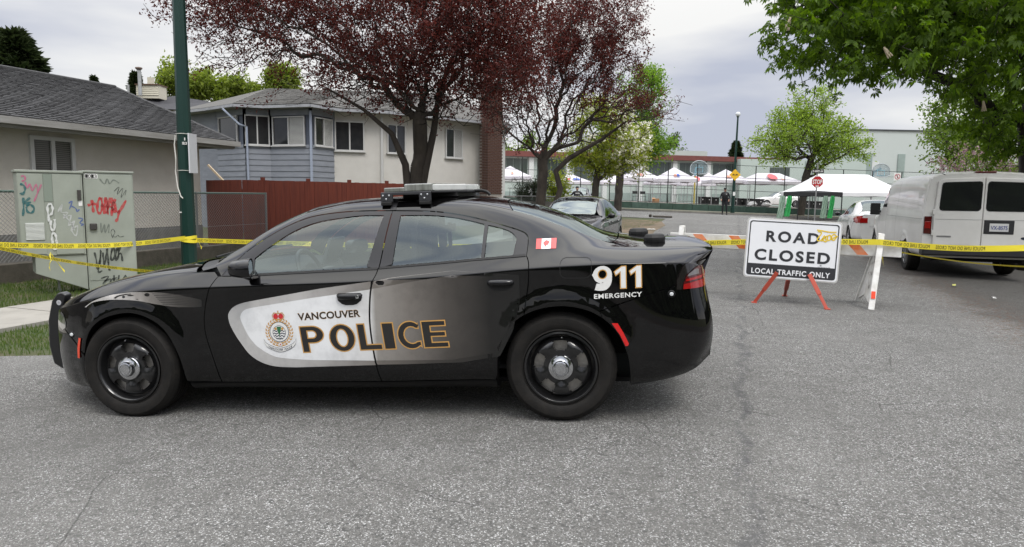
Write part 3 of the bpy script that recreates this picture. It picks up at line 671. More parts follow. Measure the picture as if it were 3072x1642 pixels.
    rd_out = [(1.846, 1.026), (2.2, 1.047), (2.5, 1.068), (2.845, 1.088)] + sh(rg2, -G) + [p for p in reversed(rarch) if p[0] < 2.82 and p[1] > .285] + [(2.62, .285), (2.2, .278), (1.842, .268)] + sh(list(reversed(blo)), G)
    rdoor = panel('door', L, rd_out, paint, root); panel('door', L, rd_out, paint, root, sides=(1,))
    fgl = smooth_line([(1.834, 1.382), (1.70, 1.386), (1.596, 1.38), (1.408, 1.359), (1.285, 1.329), (1.166, 1.278), (1.054, 1.204), (.99, 1.158), (.939, 1.115)], 3)
    rgl = smooth_line([(2.771, 1.197), (2.755, 1.226), (2.725, 1.25), (2.664, 1.274), (2.549, 1.303), (2.389, 1.343), (2.233, 1.368), (2.1, 1.376), (1.955, 1.379)], 3)
    fr_out = [(p[0], p[1] - G) for p in dgap] + sh(bup, -G)[1:] + [(1.842, 1.028), (1.76, 1.046)] + fgl + [(.952, 1.012), (.75, 1.003)]
    rr_out = sh([p for p in bgap if p[1] > 1.035][::-1], G)[:-1] + [(p[0] - G * .5, p[1] - G) for p in rgap] + [(2.752, 1.098)] + rgl + [(1.936, 1.058), (1.852, 1.036)]
    for dr, out, sd in ((fdoor, fr_out, (-1,)), (rdoor, rr_out, (-1,))):
        panel('window_frame', L, out, trim, dr, sides=sd); panel('window_frame', L, out, trim, dr, sides=(1,))
    panel('window_divider', L, [(2.549, 1.303), (2.574, 1.298), (2.563, 1.085), (2.541, 1.088)], trim, rdoor, sides=both, off=.002)
    panel('window_glass', L, [(1.765, 1.035)] + [(a, b + .006) for a, b in fgl] + [(.952, 1.005)], glass, fdoor, sides=(-1,), off=-.006)
    panel('window_glass', L, [(1.765, 1.035)] + [(a, b + .006) for a, b in fgl] + [(.952, 1.005)], glass, fdoor, sides=(1,), off=-.006)
    panel('window_glass', L, [(2.752, 1.088)] + [(a, b + .006) for a, b in rgl] + [(1.936, 1.05)], glassd, rdoor, sides=(-1,), off=-.006)
    panel('window_glass', L, [(2.752, 1.088)] + [(a, b + .006) for a, b in rgl] + [(1.936, 1.05)], glassd, rdoor, sides=(1,), off=-.006)
    panel('belt_moulding', L, [(.72, .9995), (.95, .997), (1.3, 1.009), (1.6, 1.019), (1.84, 1.024), (1.84, 1.038), (1.6, 1.033), (1.3, 1.024), (.95, 1.012), (.73, 1.006)], rubber, fdoor, off=.004, sides=both)
    panel('belt_moulding', L, [(1.852, 1.028), (2.2, 1.049), (2.5, 1.07), (2.838, 1.09), (2.836, 1.104), (2.5, 1.083), (2.2, 1.062), (1.854, 1.042)], rubber, rdoor, off=.004, sides=both)
    # sill, rear bumper, dark liner behind the panel gaps
    panel('sill', L, [(.455, .19), (.68, .186), (1.8, .19), (2.625, .20), (2.628, .28), (1.835, .262), (1.2, .259), (.68, .256), (.452, .255)], lower, root, sides=both, off=.002)
    rb = ts([(3.502, .215)] + [p for p in reversed(rarch) if 3.315 < p[0] < 3.5 and p[1] < .70] + [(3.312, .736), (3.795, .878)]) + [(3.94, 4.7), (4.059, 4.6), (4.059, 1.0), (3.9, .95), (3.7, .95)]
    panel('rear_bumper', L, rb, paint, root, 'st', both)
    shell('body_liner', L, U([(.45, .7), (2.62, .7), (2.66, 3.3), (2.75, 4.2), (2.9, 4.9), (3.25, 4.9), (3.45, 4.2), (3.55, 1.2), (3.7, 1.2), (4.0, 2), (4.03, 6.2), (3.5, 7.2), (2.9, 6.2), (1.9, 6.05), (.75, 6.0), (.5, 6.2), (-.6, 6.0), (-.7, 5.2), (-.5, 3.5), (-.33, 4), (-.1, 4.7), (.2, 4.7), (.36, 4.0), (.44, 1.5)]), dark, root, off=-.014)
    tail = MB(); pts = L.ev(np.full(22, 4.058), np.linspace(.9, 13, 22)); tail.add([(a[0], -a[1], a[2]) for a in pts] + [(a[0], a[1], a[2]) for a in pts[::-1]], [tuple(range(44))]); tail.build('rear_panel', paint, root)
    fl = MB(); fl.bx(-.6, 3.55, -.70, .70, .21, .24); fl.build('underbody', dark, root)
    for cx in (.04, 3.066):
        for sg in both: MB().lathe([(.46, sg * .86), (.46, sg * .5), (.05, sg * .5)], 24, 'Y', (cx, 0, .36), 0, math.pi).build('wheel_well', dark, root)
    # lights
    red = mat('lamp_red', (0.30, 0.008, 0.008), 0.12, coat=1.0, noise=0.3, nscale=60, col2=(0.10, 0.003, 0.003)); smoke = mat('lamp_smoke', (0.012, 0.010, 0.010), 0.1, coat=1.0)
    tl = panel('tail_light', L, [(3.835, .985), (3.90, 1.02), (4.05, 1.03), (4.05, .86), (3.80, .855), (3.80, .91)], smoke, root, sides=both, off=.001)
    panel('lamp_lens', L, [(3.865, .945), (3.94, .992), (4.0, .995), (4.0, .86), (3.838, .856), (3.843, .895)], mat('lamp_dark_red', (0.07, 0.006, 0.007), 0.1, coat=1.0), tl, sides=both, off=.006)
    panel('lamp_lens', L, [(3.842, .888), (3.955, .905), (4.0, .905), (4.0, .858), (3.838, .857)], red, tl, sides=both, off=.009)
    panel('lamp_lens', L, [(3.858, .918), (3.955, .934), (4.0, .934), (4.0, .92), (3.856, .905)], red, tl, sides=both, off=.009)
    panel('lamp_lens', L, [(3.872, .948), (3.93, .982), (3.945, .975), (3.945, .945), (3.866, .935)], mat('lamp_grey', (0.13, 0.12, 0.12), 0.12, coat=1.0), tl, sides=both, off=.009)
    shell('lamp_surround', L, U([(3.80, 4.2), (4.057, 4.2), (4.057, 6.4), (3.80, 6.4)]), smoke, root, off=-.008, du=.04)
    MB().bx(4.03, 4.062, -.30, .30, .865, .945).build('tail_light_bar', red, root, bevel=.006); MB().bx(4.058, 4.072, -.26, .26, .66, .79).build('plate_recess', rubber, root, bevel=.006); MB().bx(4.072, 4.076, -.155, .155, .68, .775).build('licence_plate', mat('plate_plain', (0.55, 0.55, 0.55), 0.5), root)
    hl = panel('headlight', L, [(-.63, .748), (-.585, .733), (-.545, .68), (-.552, .64), (-.602, .618), (-.66, .634), (-.70, .66), (-.70, .735)], mat('headlight_lens', (0.10, 0.105, 0.11), 0.08, metal=0.5, coat=1.0, noise=0.9, nscale=25, col2=(0.30, 0.31, 0.32)), root, sides=both, off=.003)
    orange = mat('marker_orange_red', (0.75, 0.05, 0.008), 0.25, coat=0.4); mred = mat('marker_red', (0.55, 0.012, 0.012), 0.25, coat=0.6)
    poly_decal('side_marker', L, [(-.379, .582), (-.352, .581), (-.372, .51), (-.388, .434), (-.412, .435), (-.402, .51)], orange, root, off=.006)
    poly_decal('side_marker', L, [(3.383, .662), (3.42, .660), (3.455, .60), (3.489, .527), (3.482, .513), (3.468, .513), (3.435, .585)], mred, root, off=.006)
    def knob(x, z, name):
        S, T = L.inv_z([x], [z]); q = L.ev(S, T)[0]; o = MB().lathe([(.024, .0), (.024, -.006), (.019, -.009)], 20, 'Y', (x, -q[1] - .001, z)).build(name, rubber, root, smooth=40)
        MB().lathe([(.013, -.008), (.011, -.013), (.0005, -.015)], 16, 'Y', (x, -q[1] - .001, z)).build('lens', mat('clear_lens', (0.6, 0.62, 0.63), 0.15, coat=1.0), o, smooth=40)
    knob(3.765, .832, 'warning_light'); knob(-.465, .60, 'warning_light')
    # fuel flap line
    S, T = None, None
    c = [(3.062, 1.04), (3.068, 1.062), (3.08, 1.074), (3.10, 1.081), (3.232, 1.079), (3.25, 1.074), (3.263, 1.06), (3.266, 1.04), (3.264, .985), (3.255, .966), (3.24, .955), (3.215, .95), (3.10, .952), (3.08, .958), (3.068, .97), (3.062, .988)]
    ci = [((a - 3.164) * .963 + 3.164, (b - 1.015) * .945 + 1.015) for a, b in c]
    nn = len(c); decal('fuel_flap_gap', L, c + ci, [(i, (i + 1) % nn, nn + (i + 1) % nn, nn + i) for i in range(nn)], rubber, quarter, off=.0012)
    # bumper seam scratch lines / quarter crease left to the surface
    # door handles
    def handle(dr, x0, x1, z0, z1, lock):
        cx, cz = (x0 + x1) / 2, (z0 + z1) / 2
        cup = [(x0, z1 - .012), (x0 + .014, z1), (x1 - .014, z1), (x1, z1 - .012), (x1 - .012, cz - .01), (x1 - .045, z0 + .006), (x1 - .07, z0), (x0 + .06, z0), (x0 + .035, z0 + .008), (x0 + .010, cz - .01)]
        q = L.ev(*L.inv_z([cx], [cz]))[0]; yb = -q[1]
        poly_decal('handle_cup', L, cup, rubber, dr, off=.003)
        hb = MB(); o = []
        NX = 14
        for i in range(NX + 1):
            t = i / NX; x = x0 + .004 + (x1 - x0 - .008) * t; b = math.sin(math.pi * min(max((t - 0) / 1, 0), 1)) ** .35
            hh = .026 * (0.55 + .45 * b)
            for (dy, dz) in ((-.004, -.5), (-.004 - .03 * b, -.42), (-.010 - .032 * b, 0), (-.004 - .028 * b, .42), (-.004, .5)):
                hb.v.append((x, yb + dy, z1 - .022 + dz * hh * 1.7))
        hb.f += [(i * 5 + k, i * 5 + k + 1, i * 5 + k + 6, i * 5 + k + 5) for i in range(NX) for k in range(4)]
        h = hb.build('handle', mat('gloss_black', (0.004, 0.004, 0.005), 0.2, spec=0.2, coat=0.6), dr, smooth=70)
        if lock: MB().lathe([(.011, 0), (.010, -.004), (.0005, -.005)], 16, 'Y', (x1 - .028, yb - .034, z1 - .024)).build('lock', MATS['chrome'] if 'chrome' in MATS else paint, dr, smooth=40)
    # wheels
    make_wheel(root, 0.0, -.93, .3635, -1, spin=.30); make_wheel(root, 3.052, -.93, .3635, -1, spin=.31)
    make_wheel(root, 0.0, .93, .3635, 1); make_wheel(root, 3.052, .93, .3635, 1)
    handle(fdoor, 1.566, 1.748, .797, .878, True); handle(rdoor, 2.588, 2.77, .878, .954, False)
    # door mirror
    mm = MB(); sec = [(.905, .062, .055), (.93, .095, .075), (.97, .11, .085), (1.01, .112, .09), (1.035, .11, .09)]
    for (x, a, b) in sec:
        for k in range(16):
            t = 2 * math.pi * k / 16; cx, sy = math.cos(t), math.sin(t)
            mm.v.append((x, -1.055 + a * (abs(cx) ** .7) * (1 if cx > 0 else -1), 1.068 + b * .72 * (abs(sy) ** .7) * (1 if sy > 0 else -1)))
    for i in range(len(sec) - 1):
        mm.f += [(i * 16 + k, i * 16 + (k + 1) % 16, (i + 1) * 16 + (k + 1) % 16, (i + 1) * 16 + k) for k in range(16)]
    mm.v = [(x - (.38 * (y + 1.055) if x > .96 else 0), y, z) for x, y, z in mm.v]
    mm.f.append(tuple(range(16))[::-1]); mm.tube([(.96, -.90, 1.005), (.965, -.96, 1.01), (.97, -1.03, 1.03)], [.04, .034, .03], 10)
    mir = mm.build('mirror', MATS['gloss_black'], root, smooth=45)
    gl = MB(); gl.add([(1.0325 - .38 * .098 * math.cos(t), -1.055 + .098 * math.cos(t), 1.068 + .056 * math.sin(t)) for t in [2 * math.pi * k / 16 for k in range(16)]], [tuple(range(16))]); gl.build('mirror_glass', mat('mirror_silver', (0.7, 0.7, 0.7), 0.03, 1.0), mir)
    far = mir.copy(); far.scale = (1, -1, 1); COL.objects.link(far); far.parent = root
    # push bumper
    for y in (-.36, .36):
        pb = MB()
        prof = [(-.965, .84), (-.925, .85), (-.885, .825), (-.905, .78), (-.97, .62), (-.99, .42), (-.955, .27), (-.93, .235), (-.985, .225), (-1.06, .27), (-1.085, .42), (-1.07, .62), (-1.02, .78)]
        pb.prism_xz(prof, y - .035, y + .035)
        pb.build('push_bumper', mat('push_bar_black', (0.008, 0.008, 0.009), 0.35, coat=0.4), root, smooth=40, bevel=.012)
    pc = MB(); pc.tube([(-1.0, -.34, .74), (-1.0, .34, .74)], .03, 10); pc.tube([(-1.05, -.34, .45), (-1.05, .34, .45)], .035, 10); pc.build('push_bumper_tube', MATS['push_bar_black'], root, smooth=40)
    lt = MB(); lt.box((-.955, -.398, .645), (.02, .006, .09)); lt.build('push_bumper_light', mat('light_strip', (0.35, 0.36, 0.38), 0.2), root, bevel=.002)
    fl6 = MB()
    for k in range(6):
        a = math.pi * k / 6; fl6.beam(Vector((-.955, -.3965, .765)) - Vector((math.cos(a), 0, math.sin(a))) * .02, Vector((-.955, -.3965, .765)) + Vector((math.cos(a), 0, math.sin(a))) * .02, .008, .002, (0, 1, 0))
    fl6.build('star_emblem', mat('emblem_grey', (0.5, 0.5, 0.52), 0.3), root)
    # roof light bar: swept-back clear lenses on a black tray with two feet each side
    tray = MB(); tray.prism([(1.80, -.60), (2.17, -.60), (2.36, -.30), (2.40, 0), (2.36, .30), (2.17, .60), (1.80, .60), (1.95, 0)], 1.528, 1.541)
    lb = tray.build('light_bar', mat('light_bar_black', (0.018, 0.018, 0.019), 0.4), root, bevel=.003)
    lens = mat('light_bar_lens', (0.28, 0.29, 0.27), 0.18, spec=0.6, coat=0.7, noise=0.9, nscale=16, col2=(0.10, 0.105, 0.09), stretch=(1.5, 1.5, .1))
    lensw = mat('light_bar_white', (0.50, 0.51, 0.49), 0.25, coat=0.8, noise=0.5, nscale=22, col2=(0.34, 0.35, 0.34))
    for sg in both:
        a = MB(); a.prism([(1.815, sg * .58), (1.965, sg * .585), (2.06, sg * .05), (1.96, sg * .02)][::sg], 1.541, 1.572); a.build('lens', lens, lb, bevel=.006)
        a = MB(); a.prism([(1.966, sg * .592), (2.165, sg * .594), (2.30, sg * .05), (2.061, sg * .05)][::sg], 1.541, 1.594); a.build('lens', lens, lb, bevel=.008)
        a = MB(); a.prism([(2.167, sg * .59), (2.35, sg * .30), (2.39, sg * .02), (2.302, sg * .05)][::sg], 1.541, 1.588); a.build('lens', lensw, lb, bevel=.008)
        ft = MB()
        for x0 in (1.80, 2.075):
            ft.bx(x0, x0 + .085, sg * .60 - .012, sg * .60 + .012, 1.472, 1.538)
        ft.bx(1.80, 2.16, sg * .60 - .011, sg * .60 + .011, 1.518, 1.54)
        ft.build('foot', mat('bracket_grey', (0.03, 0.031, 0.034), 0.4), lb, bevel=.004)
        for x0 in (1.80, 2.075): MB().bx(x0 + .004, x0 + .081, sg * .60 - .03, sg * .60 + .03, 1.448, 1.473).build('rubber_pad', rubber, lb, bevel=.005)
        if sg < 0:
            for x0 in (1.80, 2.075):
                for (dx, dz) in ((.018, .045), (.062, .045), (.04, .02)): MB().lathe([(.007, 0), (.007, -.004), (.003, -.006), (.0005, -.006)], 10, 'Y', (x0 + dx, -.6125, 1.472 + dz)).build('bolt', MATS['chrome'], lb, smooth=40)
        ss = MB(); q = L.ev(*L.inv_z([1.885, 1.885, 1.885, 1.885], [1.416, 1.435, 1.455, 1.47])); nq = len(q)
        ss.add([(a[0] - .012 + .04 * k, sg * (a[1] + .004), a[2]) for k in (0, 1) for a in q] + [(1.873, sg * .585, 1.497), (1.913, sg * .585, 1.497)], [(0, 4, 5, 1), (1, 5, 6, 2), (2, 6, 7, 3), (3, 7, 9, 8)]); ss.build('strap', trim, lb)
    cb = MB(); cb.tube(bez((2.36, -.1, 1.535), (2.48, -.12, 1.55), (2.50, -.12, 1.50)), .012, 8); cb.bx(1.9, 2.3, -.4, .4, 1.50, 1.53); cb.build('cable', rubber, lb)
    # aerial pucks on the boot lid
    for (x, y) in ((3.70, -.42), (3.62, .12)):
        q = L.ev(np.array([x]), L.inv_w([x], [abs(y)])[1])[0]
        MB().lathe([(.072, -.004), (.075, .012), (.075, .026), (.062, .046), (.05, .05), (.0005, .052)], 10, 'Z', (x, y, q[2])).build('aerial_puck', rubber, root, bevel=.003)
    # cabin
    cl = mat('cabin_cloth', (0.02, 0.021, 0.023), 0.85, noise=0.4, nscale=30)
    fl = MB(); fl.bx(.6, 3.2, -.7, .7, .30, .33); fl.build('cabin_floor', cl, root)
    def seat(x, y, w=.5, rail=False):
        s = MB(); s.prism_xz([(x - .30, .48), (x + .2, .44), (x + .23, .56), (x - .28, .62)], y - w / 2, y + w / 2)
        s.prism_xz([(x + .10, .55), (x + .24, .55), (x + .38, 1.05), (x + .36, 1.13), (x + .28, 1.13)], y - w / 2 + .02, y + w / 2 - .02)
        s.prism_xz([(x + .29, 1.13), (x + .40, 1.13), (x + .43, 1.30), (x + .40, 1.36), (x + .34, 1.36), (x + .30, 1.28)], y - .15, y + .15)
        s.build('seat', cl, root, bevel=.03, seg=3)
    seat(1.52, -.38); seat(1.52, .38); 
    s = MB(); s.prism_xz([(2.3, .50), (2.85, .46), (2.85, .60), (2.3, .62)], -.65, .65); s.prism_xz([(2.75, .58), (2.9, .58), (3.1, 1.06), (2.98, 1.08)], -.62, .62); s.build('seat', cl, root, bevel=.03)
    d = MB(); d.prism_xz([(.35, .70), (.95, .70), (1.02, .86), (.98, .98), (.85, 1.01), (.45, 1.03)], -.72, .72); d.build('dashboard', cl, root, bevel=.03)
    MB().lathe([(.185 + .016 * math.cos(t), .016 * math.sin(t)) for t in [2 * math.pi * k / 8 for k in range(9)]], 28, 'Z').xf(Matrix.Translation((1.16, -.38, .96)) @ Matrix.Rotation(R(68), 4, 'Y')).build('steering_wheel', mat('wheel_leather', (0.05, 0.05, 0.055), 0.5), root, smooth=60)
    sp = MB(); sp.box((1.16, -.38, .96), (.03, .34, .05), Matrix.Rotation(R(-22), 3, 'Y')); sp.ball((1.15, -.38, .96), (.05, .08, .08)); sp.build('steering_hub', cl, root, smooth=40)
    lp = MB(); lp.box((1.18, .02, 1.10), (.03, .30, .22), Matrix.Rotation(R(20), 3, 'Y')); lp.box((1.2, .02, .95), (.25, .2, .03)); lp.build('laptop', mat('laptop_grey', (0.10, 0.105, 0.11), 0.4), root, bevel=.006)
    pt = MB(); pt.box((2.07, 0, 1.24), (.012, 1.20, .06)); pt.box((2.02, -.6, 1.1), (.03, .03, .36)); pt.box((2.02, .6, 1.1), (.03, .03, .36)); pt.box((2.02, 0, 1.1), (.03, .03, .36)); pt.build('partition', cl, root)
    return root, L, fdoor, rdoor, quarter
CAR, CARL, FDOOR, RDOOR, QUARTER = patrol_car()
# ---------------------------------------------------------------- markings on the patrol car (flat print on the panels)
def rampmat(name, axis, stops, rough=0.3, coat=1.0, dirt=0.25):
    m = bpy.data.materials.new(name); m.use_nodes = True; nt = m.node_tree; N = nt.nodes; Lk = nt.links; b = N['Principled BSDF']
    t = N.new('ShaderNodeTexCoord'); sx = N.new('ShaderNodeSeparateXYZ'); Lk.new(t.outputs['Object'], sx.inputs[0])
    lo, hi = stops[0][0], stops[-1][0]; mr = N.new('ShaderNodeMapRange'); mr.inputs['From Min'].default_value = lo; mr.inputs['From Max'].default_value = hi
    Lk.new(sx.outputs[axis], mr.inputs['Value']); cr = N.new('ShaderNodeValToRGB'); Lk.new(mr.outputs[0], cr.inputs[0])
    el = cr.color_ramp.elements
    while len(el) < len(stops): el.new(0.5)
    for e, (p, c) in zip(el, stops): e.position = (p - lo) / (hi - lo); e.color = (*c, 1)
    nz = N.new('ShaderNodeTexNoise'); nz.inputs['Scale'].default_value = 7; nz.inputs['Detail'].default_value = 8; nz.inputs['Roughness'].default_value = 0.7; Lk.new(t.outputs['Object'], nz.inputs['Vector'])
    r2 = N.new('ShaderNodeMapRange'); r2.inputs['From Min'].default_value = 0.45; r2.inputs['From Max'].default_value = 0.75; r2.inputs['To Min'].default_value = 1.0; r2.inputs['To Max'].default_value = 1.0 - dirt
    Lk.new(nz.outputs[0], r2.inputs['Value']); mul = N.new('ShaderNodeVectorMath'); mul.operation = 'SCALE'; Lk.new(cr.outputs[0], mul.inputs[0]); Lk.new(r2.outputs[0], mul.inputs['Scale'])
    Lk.new(mul.outputs[0], b.inputs['Base Color']); b.inputs['Roughness'].default_value = rough; b.inputs['Coat Weight'].default_value = coat; b.inputs['Specular IOR Level'].default_value = 0.2
    MATS[name] = m; return m
def offset_loop(lp, d):
    """grow a closed outline (counter-clockwise grows, clockwise holes shrink)"""
    n = len(lp); out = []
    for i in range(n):
        a, b, c = Vector(lp[i - 1]), Vector(lp[i]), Vector(lp[(i + 1) % n]); e1 = (b - a).normalized(); e2 = (c - b).normalized()
        n1 = Vector((e1.y, -e1.x)); n2 = Vector((e2.y, -e2.x)); m = n1 + n2; k = max(m.length_squared / 2, .35); out.append(tuple(b + m * (d / k)))
    return out
def fill_loops(loops):
    bm = bmesh.new()
    for lp in loops:
        v = [bm.verts.new((p[0], p[1], 0)) for p in lp]
        for i in range(len(v)): bm.edges.new((v[i], v[(i + 1) % len(v)]))
    bmesh.ops.triangle_fill(bm, use_beauty=True, use_dissolve=False, edges=bm.edges[:], normal=(0, 0, 1)); bm.verts.index_update()
    r = [tuple(v.co[:2]) for v in bm.verts], [tuple(v.index for v in f.verts) for f in bm.faces]; bm.free(); return r
def arc(cx, cy, rx, ry, a0, a1, n=14): return [(cx + rx * math.cos(R(a0 + (a1 - a0) * i / n)), cy + ry * math.sin(R(a0 + (a1 - a0) * i / n))) for i in range(n + 1)]
GLYPH = {
 'P': [[(0, 0), (.33, 0), (.33, .34)] + arc(.52, .67, .48, .33, -90, 90) + [(0, 1)], [(.33, .56), (.33, .79)] + arc(.5, .675, .15, .115, 90, -90, 8)],
 'O': [arc(.5, .5, .5, .5, 0, 345, 23), arc(.5, .5, .19, .29, 0, -345, 23)],
 'L': [[(0, 0), (1, 0), (1, .235), (.36, .235), (.36, 1), (0, 1)]],
 'I': [[(0, 0), (1, 0), (1, 1), (0, 1)]],
 'C': [[(1, .045), (1, .30)] + arc(.62, .5, .30, .275, -52, -308, 14) + [(.96, .70), (.96, .955)] + arc(.58, .5, .58, .5, 52, 308, 20)],
 'E': [[(0, 0), (1, 0), (1, .225), (.37, .225), (.37, .40), (.93, .40), (.93, .61), (.37, .61), (.37, .775), (.97, .775), (.97, 1), (0, 1)]],
 '9': [[(.10, .03), (.19, .245)] + [(.38, .235), (.52, .29), (.6, .36)] + arc(.42, .66, .42, .33, -60, -180, 8)[1:] + arc(.5, .66, .5, .34, 180, 0, 14) + arc(.5, .5, .5, .5, 0, -90, 8)[1:] + [(.28, 0)], arc(.5, .675, .225, .175, 0, -345, 18)],
 '1': [[(.48, 0), (1, 0), (1, 1), (.60, 1), (0, .77), (.13, .56), (.48, .70)]],
}
def glyph(ch, x0, x1, z0, z1, grow=0.0):
    return fill_loops([offset_loop([(x0 + a * (x1 - x0), z0 + b * (z1 - z0)) for a, b in lp], grow) for lp in GLYPH[ch]])
def car_markings():
    L = CARL
    bg = smooth_line([(1.846, 1.03), (1.818, .95), (1.799, .855), (1.787, .692), (1.797, .527), (1.815, .369), (1.833, .285)], 4)
    def gap(z0, z1, dx): return [(a + dx, b) for a, b in bg if z0 < b < z1]
    white = rampmat('panel_white', 'X', [(.8, (.74, .75, .76)), (1.5, (.74, .75, .76)), (1.79, (.62, .62, .615)), (1.83, (.27, .255, .235)), (2.05, (.17, .155, .14)), (2.3, (.065, .058, .052)), (2.6, (.008, .0075, .007)), (2.8, (.005, .005, .005))])
    silver = rampmat('panel_silver', 'X', [(.8, (.47, .465, .455)), (1.3, (.44, .43, .42)), (1.79, (.20, .185, .17)), (1.83, (.15, .135, .12)), (2.2, (.05, .045, .04)), (2.6, (.007, .007, .0065)), (2.8, (.005, .005, .005))])
    tip = smooth_line([(1.459, .912), (1.039, .846), (.90, .822), (.83, .795), (.793, .755), (.787, .72), (.798, .668), (.83, .60), (.862, .547), (.922, .462), (1.005, .405), (1.106, .377), (1.25, .371)], 4)
    poly_decal('livery_band', L, [(1.808, .953)] + tip + [(1.81, .386)] + gap(.39, .945, -.006)[::-1], silver, FDOOR, off=.0008)
    poly_decal('livery_band', L, gap(.392, .945, .006) + [(1.822, .389), (2.0, .392), (2.402, .405), (2.66, .45), (2.75, .62), (2.8, .80), (2.8, .98), (2.358, 1.012), (1.95, .975), (1.828, .955)], silver, RDOOR, off=.0008)
    tin = smooth_line([(1.384, .848), (1.1, .808), (.947, .785), (.90, .768), (.876, .735), (.878, .70), (.918, .603), (.955, .548), (.992, .511), (1.068, .462), (1.154, .437), (1.355, .422)], 4)
    poly_decal('livery_panel', L, [(1.802, .900)] + tin + [(1.804, .417)] + gap(.42, .895, -.006)[::-1], white, FDOOR, off=.0014)
    poly_decal('livery_panel', L, gap(.42, .90, .006) + [(1.816, .418), (2.335, .422), (2.62, .47), (2.72, .63), (2.78, .80), (2.78, .965), (2.358, .985), (2.07, .945), (1.815, .903)], white, RDOOR, off=.0014)
    ink = mat('print_black', (0.008, 0.007, 0.007), 0.35, coat=1.0); gold = mat('print_gold', (0.50, 0.27, 0.07), 0.35, coat=1.0); wht = mat('print_white', (0.72, 0.72, 0.70), 0.35, coat=1.0, noise=0.12, nscale=40)
    navy = mat('print_navy', (0.012, 0.02, 0.05), 0.35, coat=1.0); redp = mat('print_red', (0.52, 0.02, 0.025), 0.35, coat=1.0); grn = mat('print_green', (0.02, 0.13, 0.05), 0.35, coat=1.0)
    # POLICE, letter by letter, rising slightly to the rear
    def slant(p, x0, k): return [(x, z + (x - x0) * k) for x, z in p]
    for ch, a, b in (('P', 0, .167), ('O', .197, .378), ('L', .395, .555), ('I', .562, .646), ('C', .662, .819), ('E', .829, 1.0)):
        x0, x1 = 1.297 + a * 1.02, 1.297 + b * 1.02; z0, z1 = .472, .658
        if ch in 'OC': z0, z1 = z0 - .004, z1 + .004
        dr = FDOOR if ch in 'POL' else RDOOR
        for nm, grow, mt, of in (('letter_outline', .0005, gold, .0022), ('letter', -.0075, ink, .0028)):
            vs, fs = glyph(ch, x0, x1, z0, z1, grow)
            decal(nm, L, slant([(x - .11 * (z - .56), z) for x, z in vs], 1.3, .0345), fs, mt, dr, off=of)
    for nm, off, mt, of, g in (('lettering_outline', .036, gold, .0022, -.002), ('lettering', .022, ink, .0028, 0)):
        vs, fs = fit_text('VANCOUVER', 1.287 + g, 1.722 - g, .697 + g, .745 - g, offset=off, spacing=1.04)
        decal(nm, L, slant([(x - .08 * (z - .72), z) for x, z in vs], 1.287, .048), fs, mt, FDOOR, off=of)
    # 911 EMERGENCY
    for ch, a, b in (('9', 0, .36), ('1', .415, .68), ('1', .73, 1.0)):
        x0, x1 = 3.277 + a * .302, 3.277 + b * .302
        for nm, grow, mt, of in (('number_outline', .0005, gold, .0018), ('number', -.0055, wht, .0024)):
            vs, fs = glyph(ch, x0, x1, .873, 1.019, grow)
            decal(nm, L, slant(vs, 3.28, .022), fs, mt, QUARTER, off=of)
    vs, fs = fit_text('EMERGENCY', 3.276, 3.578, .817, .848, offset=.024, spacing=1.12)
    decal('lettering', L, slant(vs, 3.276, .024), fs, wht, QUARTER, off=.002)
    # flag on the rear pillar
    fx0, fx1, fz0, fz1 = 2.902, 3.033, 1.133, 1.196
    def rect(x0, x1, z0, z1): return [(x0, z0), (x1, z0), (x1, z1), (x0, z1)]
    frd = mat('flag_red', (0.62, 0.06, 0.055), 0.4, coat=0.6)
    w = fx1 - fx0
    poly_decal('flag_field', L, rect(fx0, fx1, fz0, fz1), wht, QUARTER, off=.0018)
    poly_decal('flag_stripe', L, rect(fx0, fx0 + w * .27, fz0, fz1), frd, QUARTER, off=.0024); poly_decal('flag_stripe', L, rect(fx1 - w * .27, fx1, fz0, fz1), frd, QUARTER, off=.0024)
    leaf = [(0, -.5), (.03, -.2), (.28, -.24), (.24, -.12), (.5, .08), (.42, .12), (.46, .28), (.3, .24), (.26, .3), (.12, .15), (.17, .42), (.09, .37), (0, .52)]
    leaf = leaf + [(-a, b) for a, b in leaf[-2:0:-1]]
    poly_decal('maple_leaf', L, [((fx0 + fx1) / 2 + a * .042, (fz0 + fz1) / 2 + b * .046) for a, b in leaf], frd, QUARTER, off=.0024)
    # feather-like art along the front wheel arch
    art = rampmat('fender_art', 'X', [(-.33, (.55, .54, .52)), (-.05, (.46, .44, .42)), (.2, (.22, .205, .19)), (.42, (.06, .055, .05)), (.62, (.006, .006, .006))], dirt=.35)
    sw = smooth_line([(-.314, .802), (-.25, .838), (-.177, .866), (-.09, .888), (.003, .90), (.10, .908), (.22, .906), (.394, .892), (.605, .848)], 3) + smooth_line([(.60, .80), (.429, .80), (.258, .823), (.13, .848), (-.045, .858), (-.18, .848), (-.25, .832), (-.30, .802)], 3)
    FEN = [o for o in CAR.children if o.name.startswith('fender')][0]
    poly_decal('fender_art', L, sw, art, FEN, off=.0012)
    def ell(cx, cz, rx, rz, n=14, a0=0): return [(cx + rx * math.cos(2 * math.pi * k / n + a0), cz + rz * math.sin(2 * math.pi * k / n + a0)) for k in range(n)]
    for p in (ell(.20, .889, .020, .012), ell(.075, .884, .026, .006), ell(.02, .876, .012, .010), ell(.13, .862, .018, .006), ell(.165, .873, .012, .008)):
        poly_decal('art_line', L, p, ink, FEN, off=.0018)
    for k in range(7):
        z = .897 - k * .012; x0 = .24 + .012 * k
        poly_decal('art_line', L, [(x0, z), (x0 + .12, z - .004), (x0 + .30 - .01 * k, z - .016), (x0 + .30 - .01 * k, z - .0175), (x0 + .12, z - .008), (x0, z - .004)], ink, FEN, off=.0018)
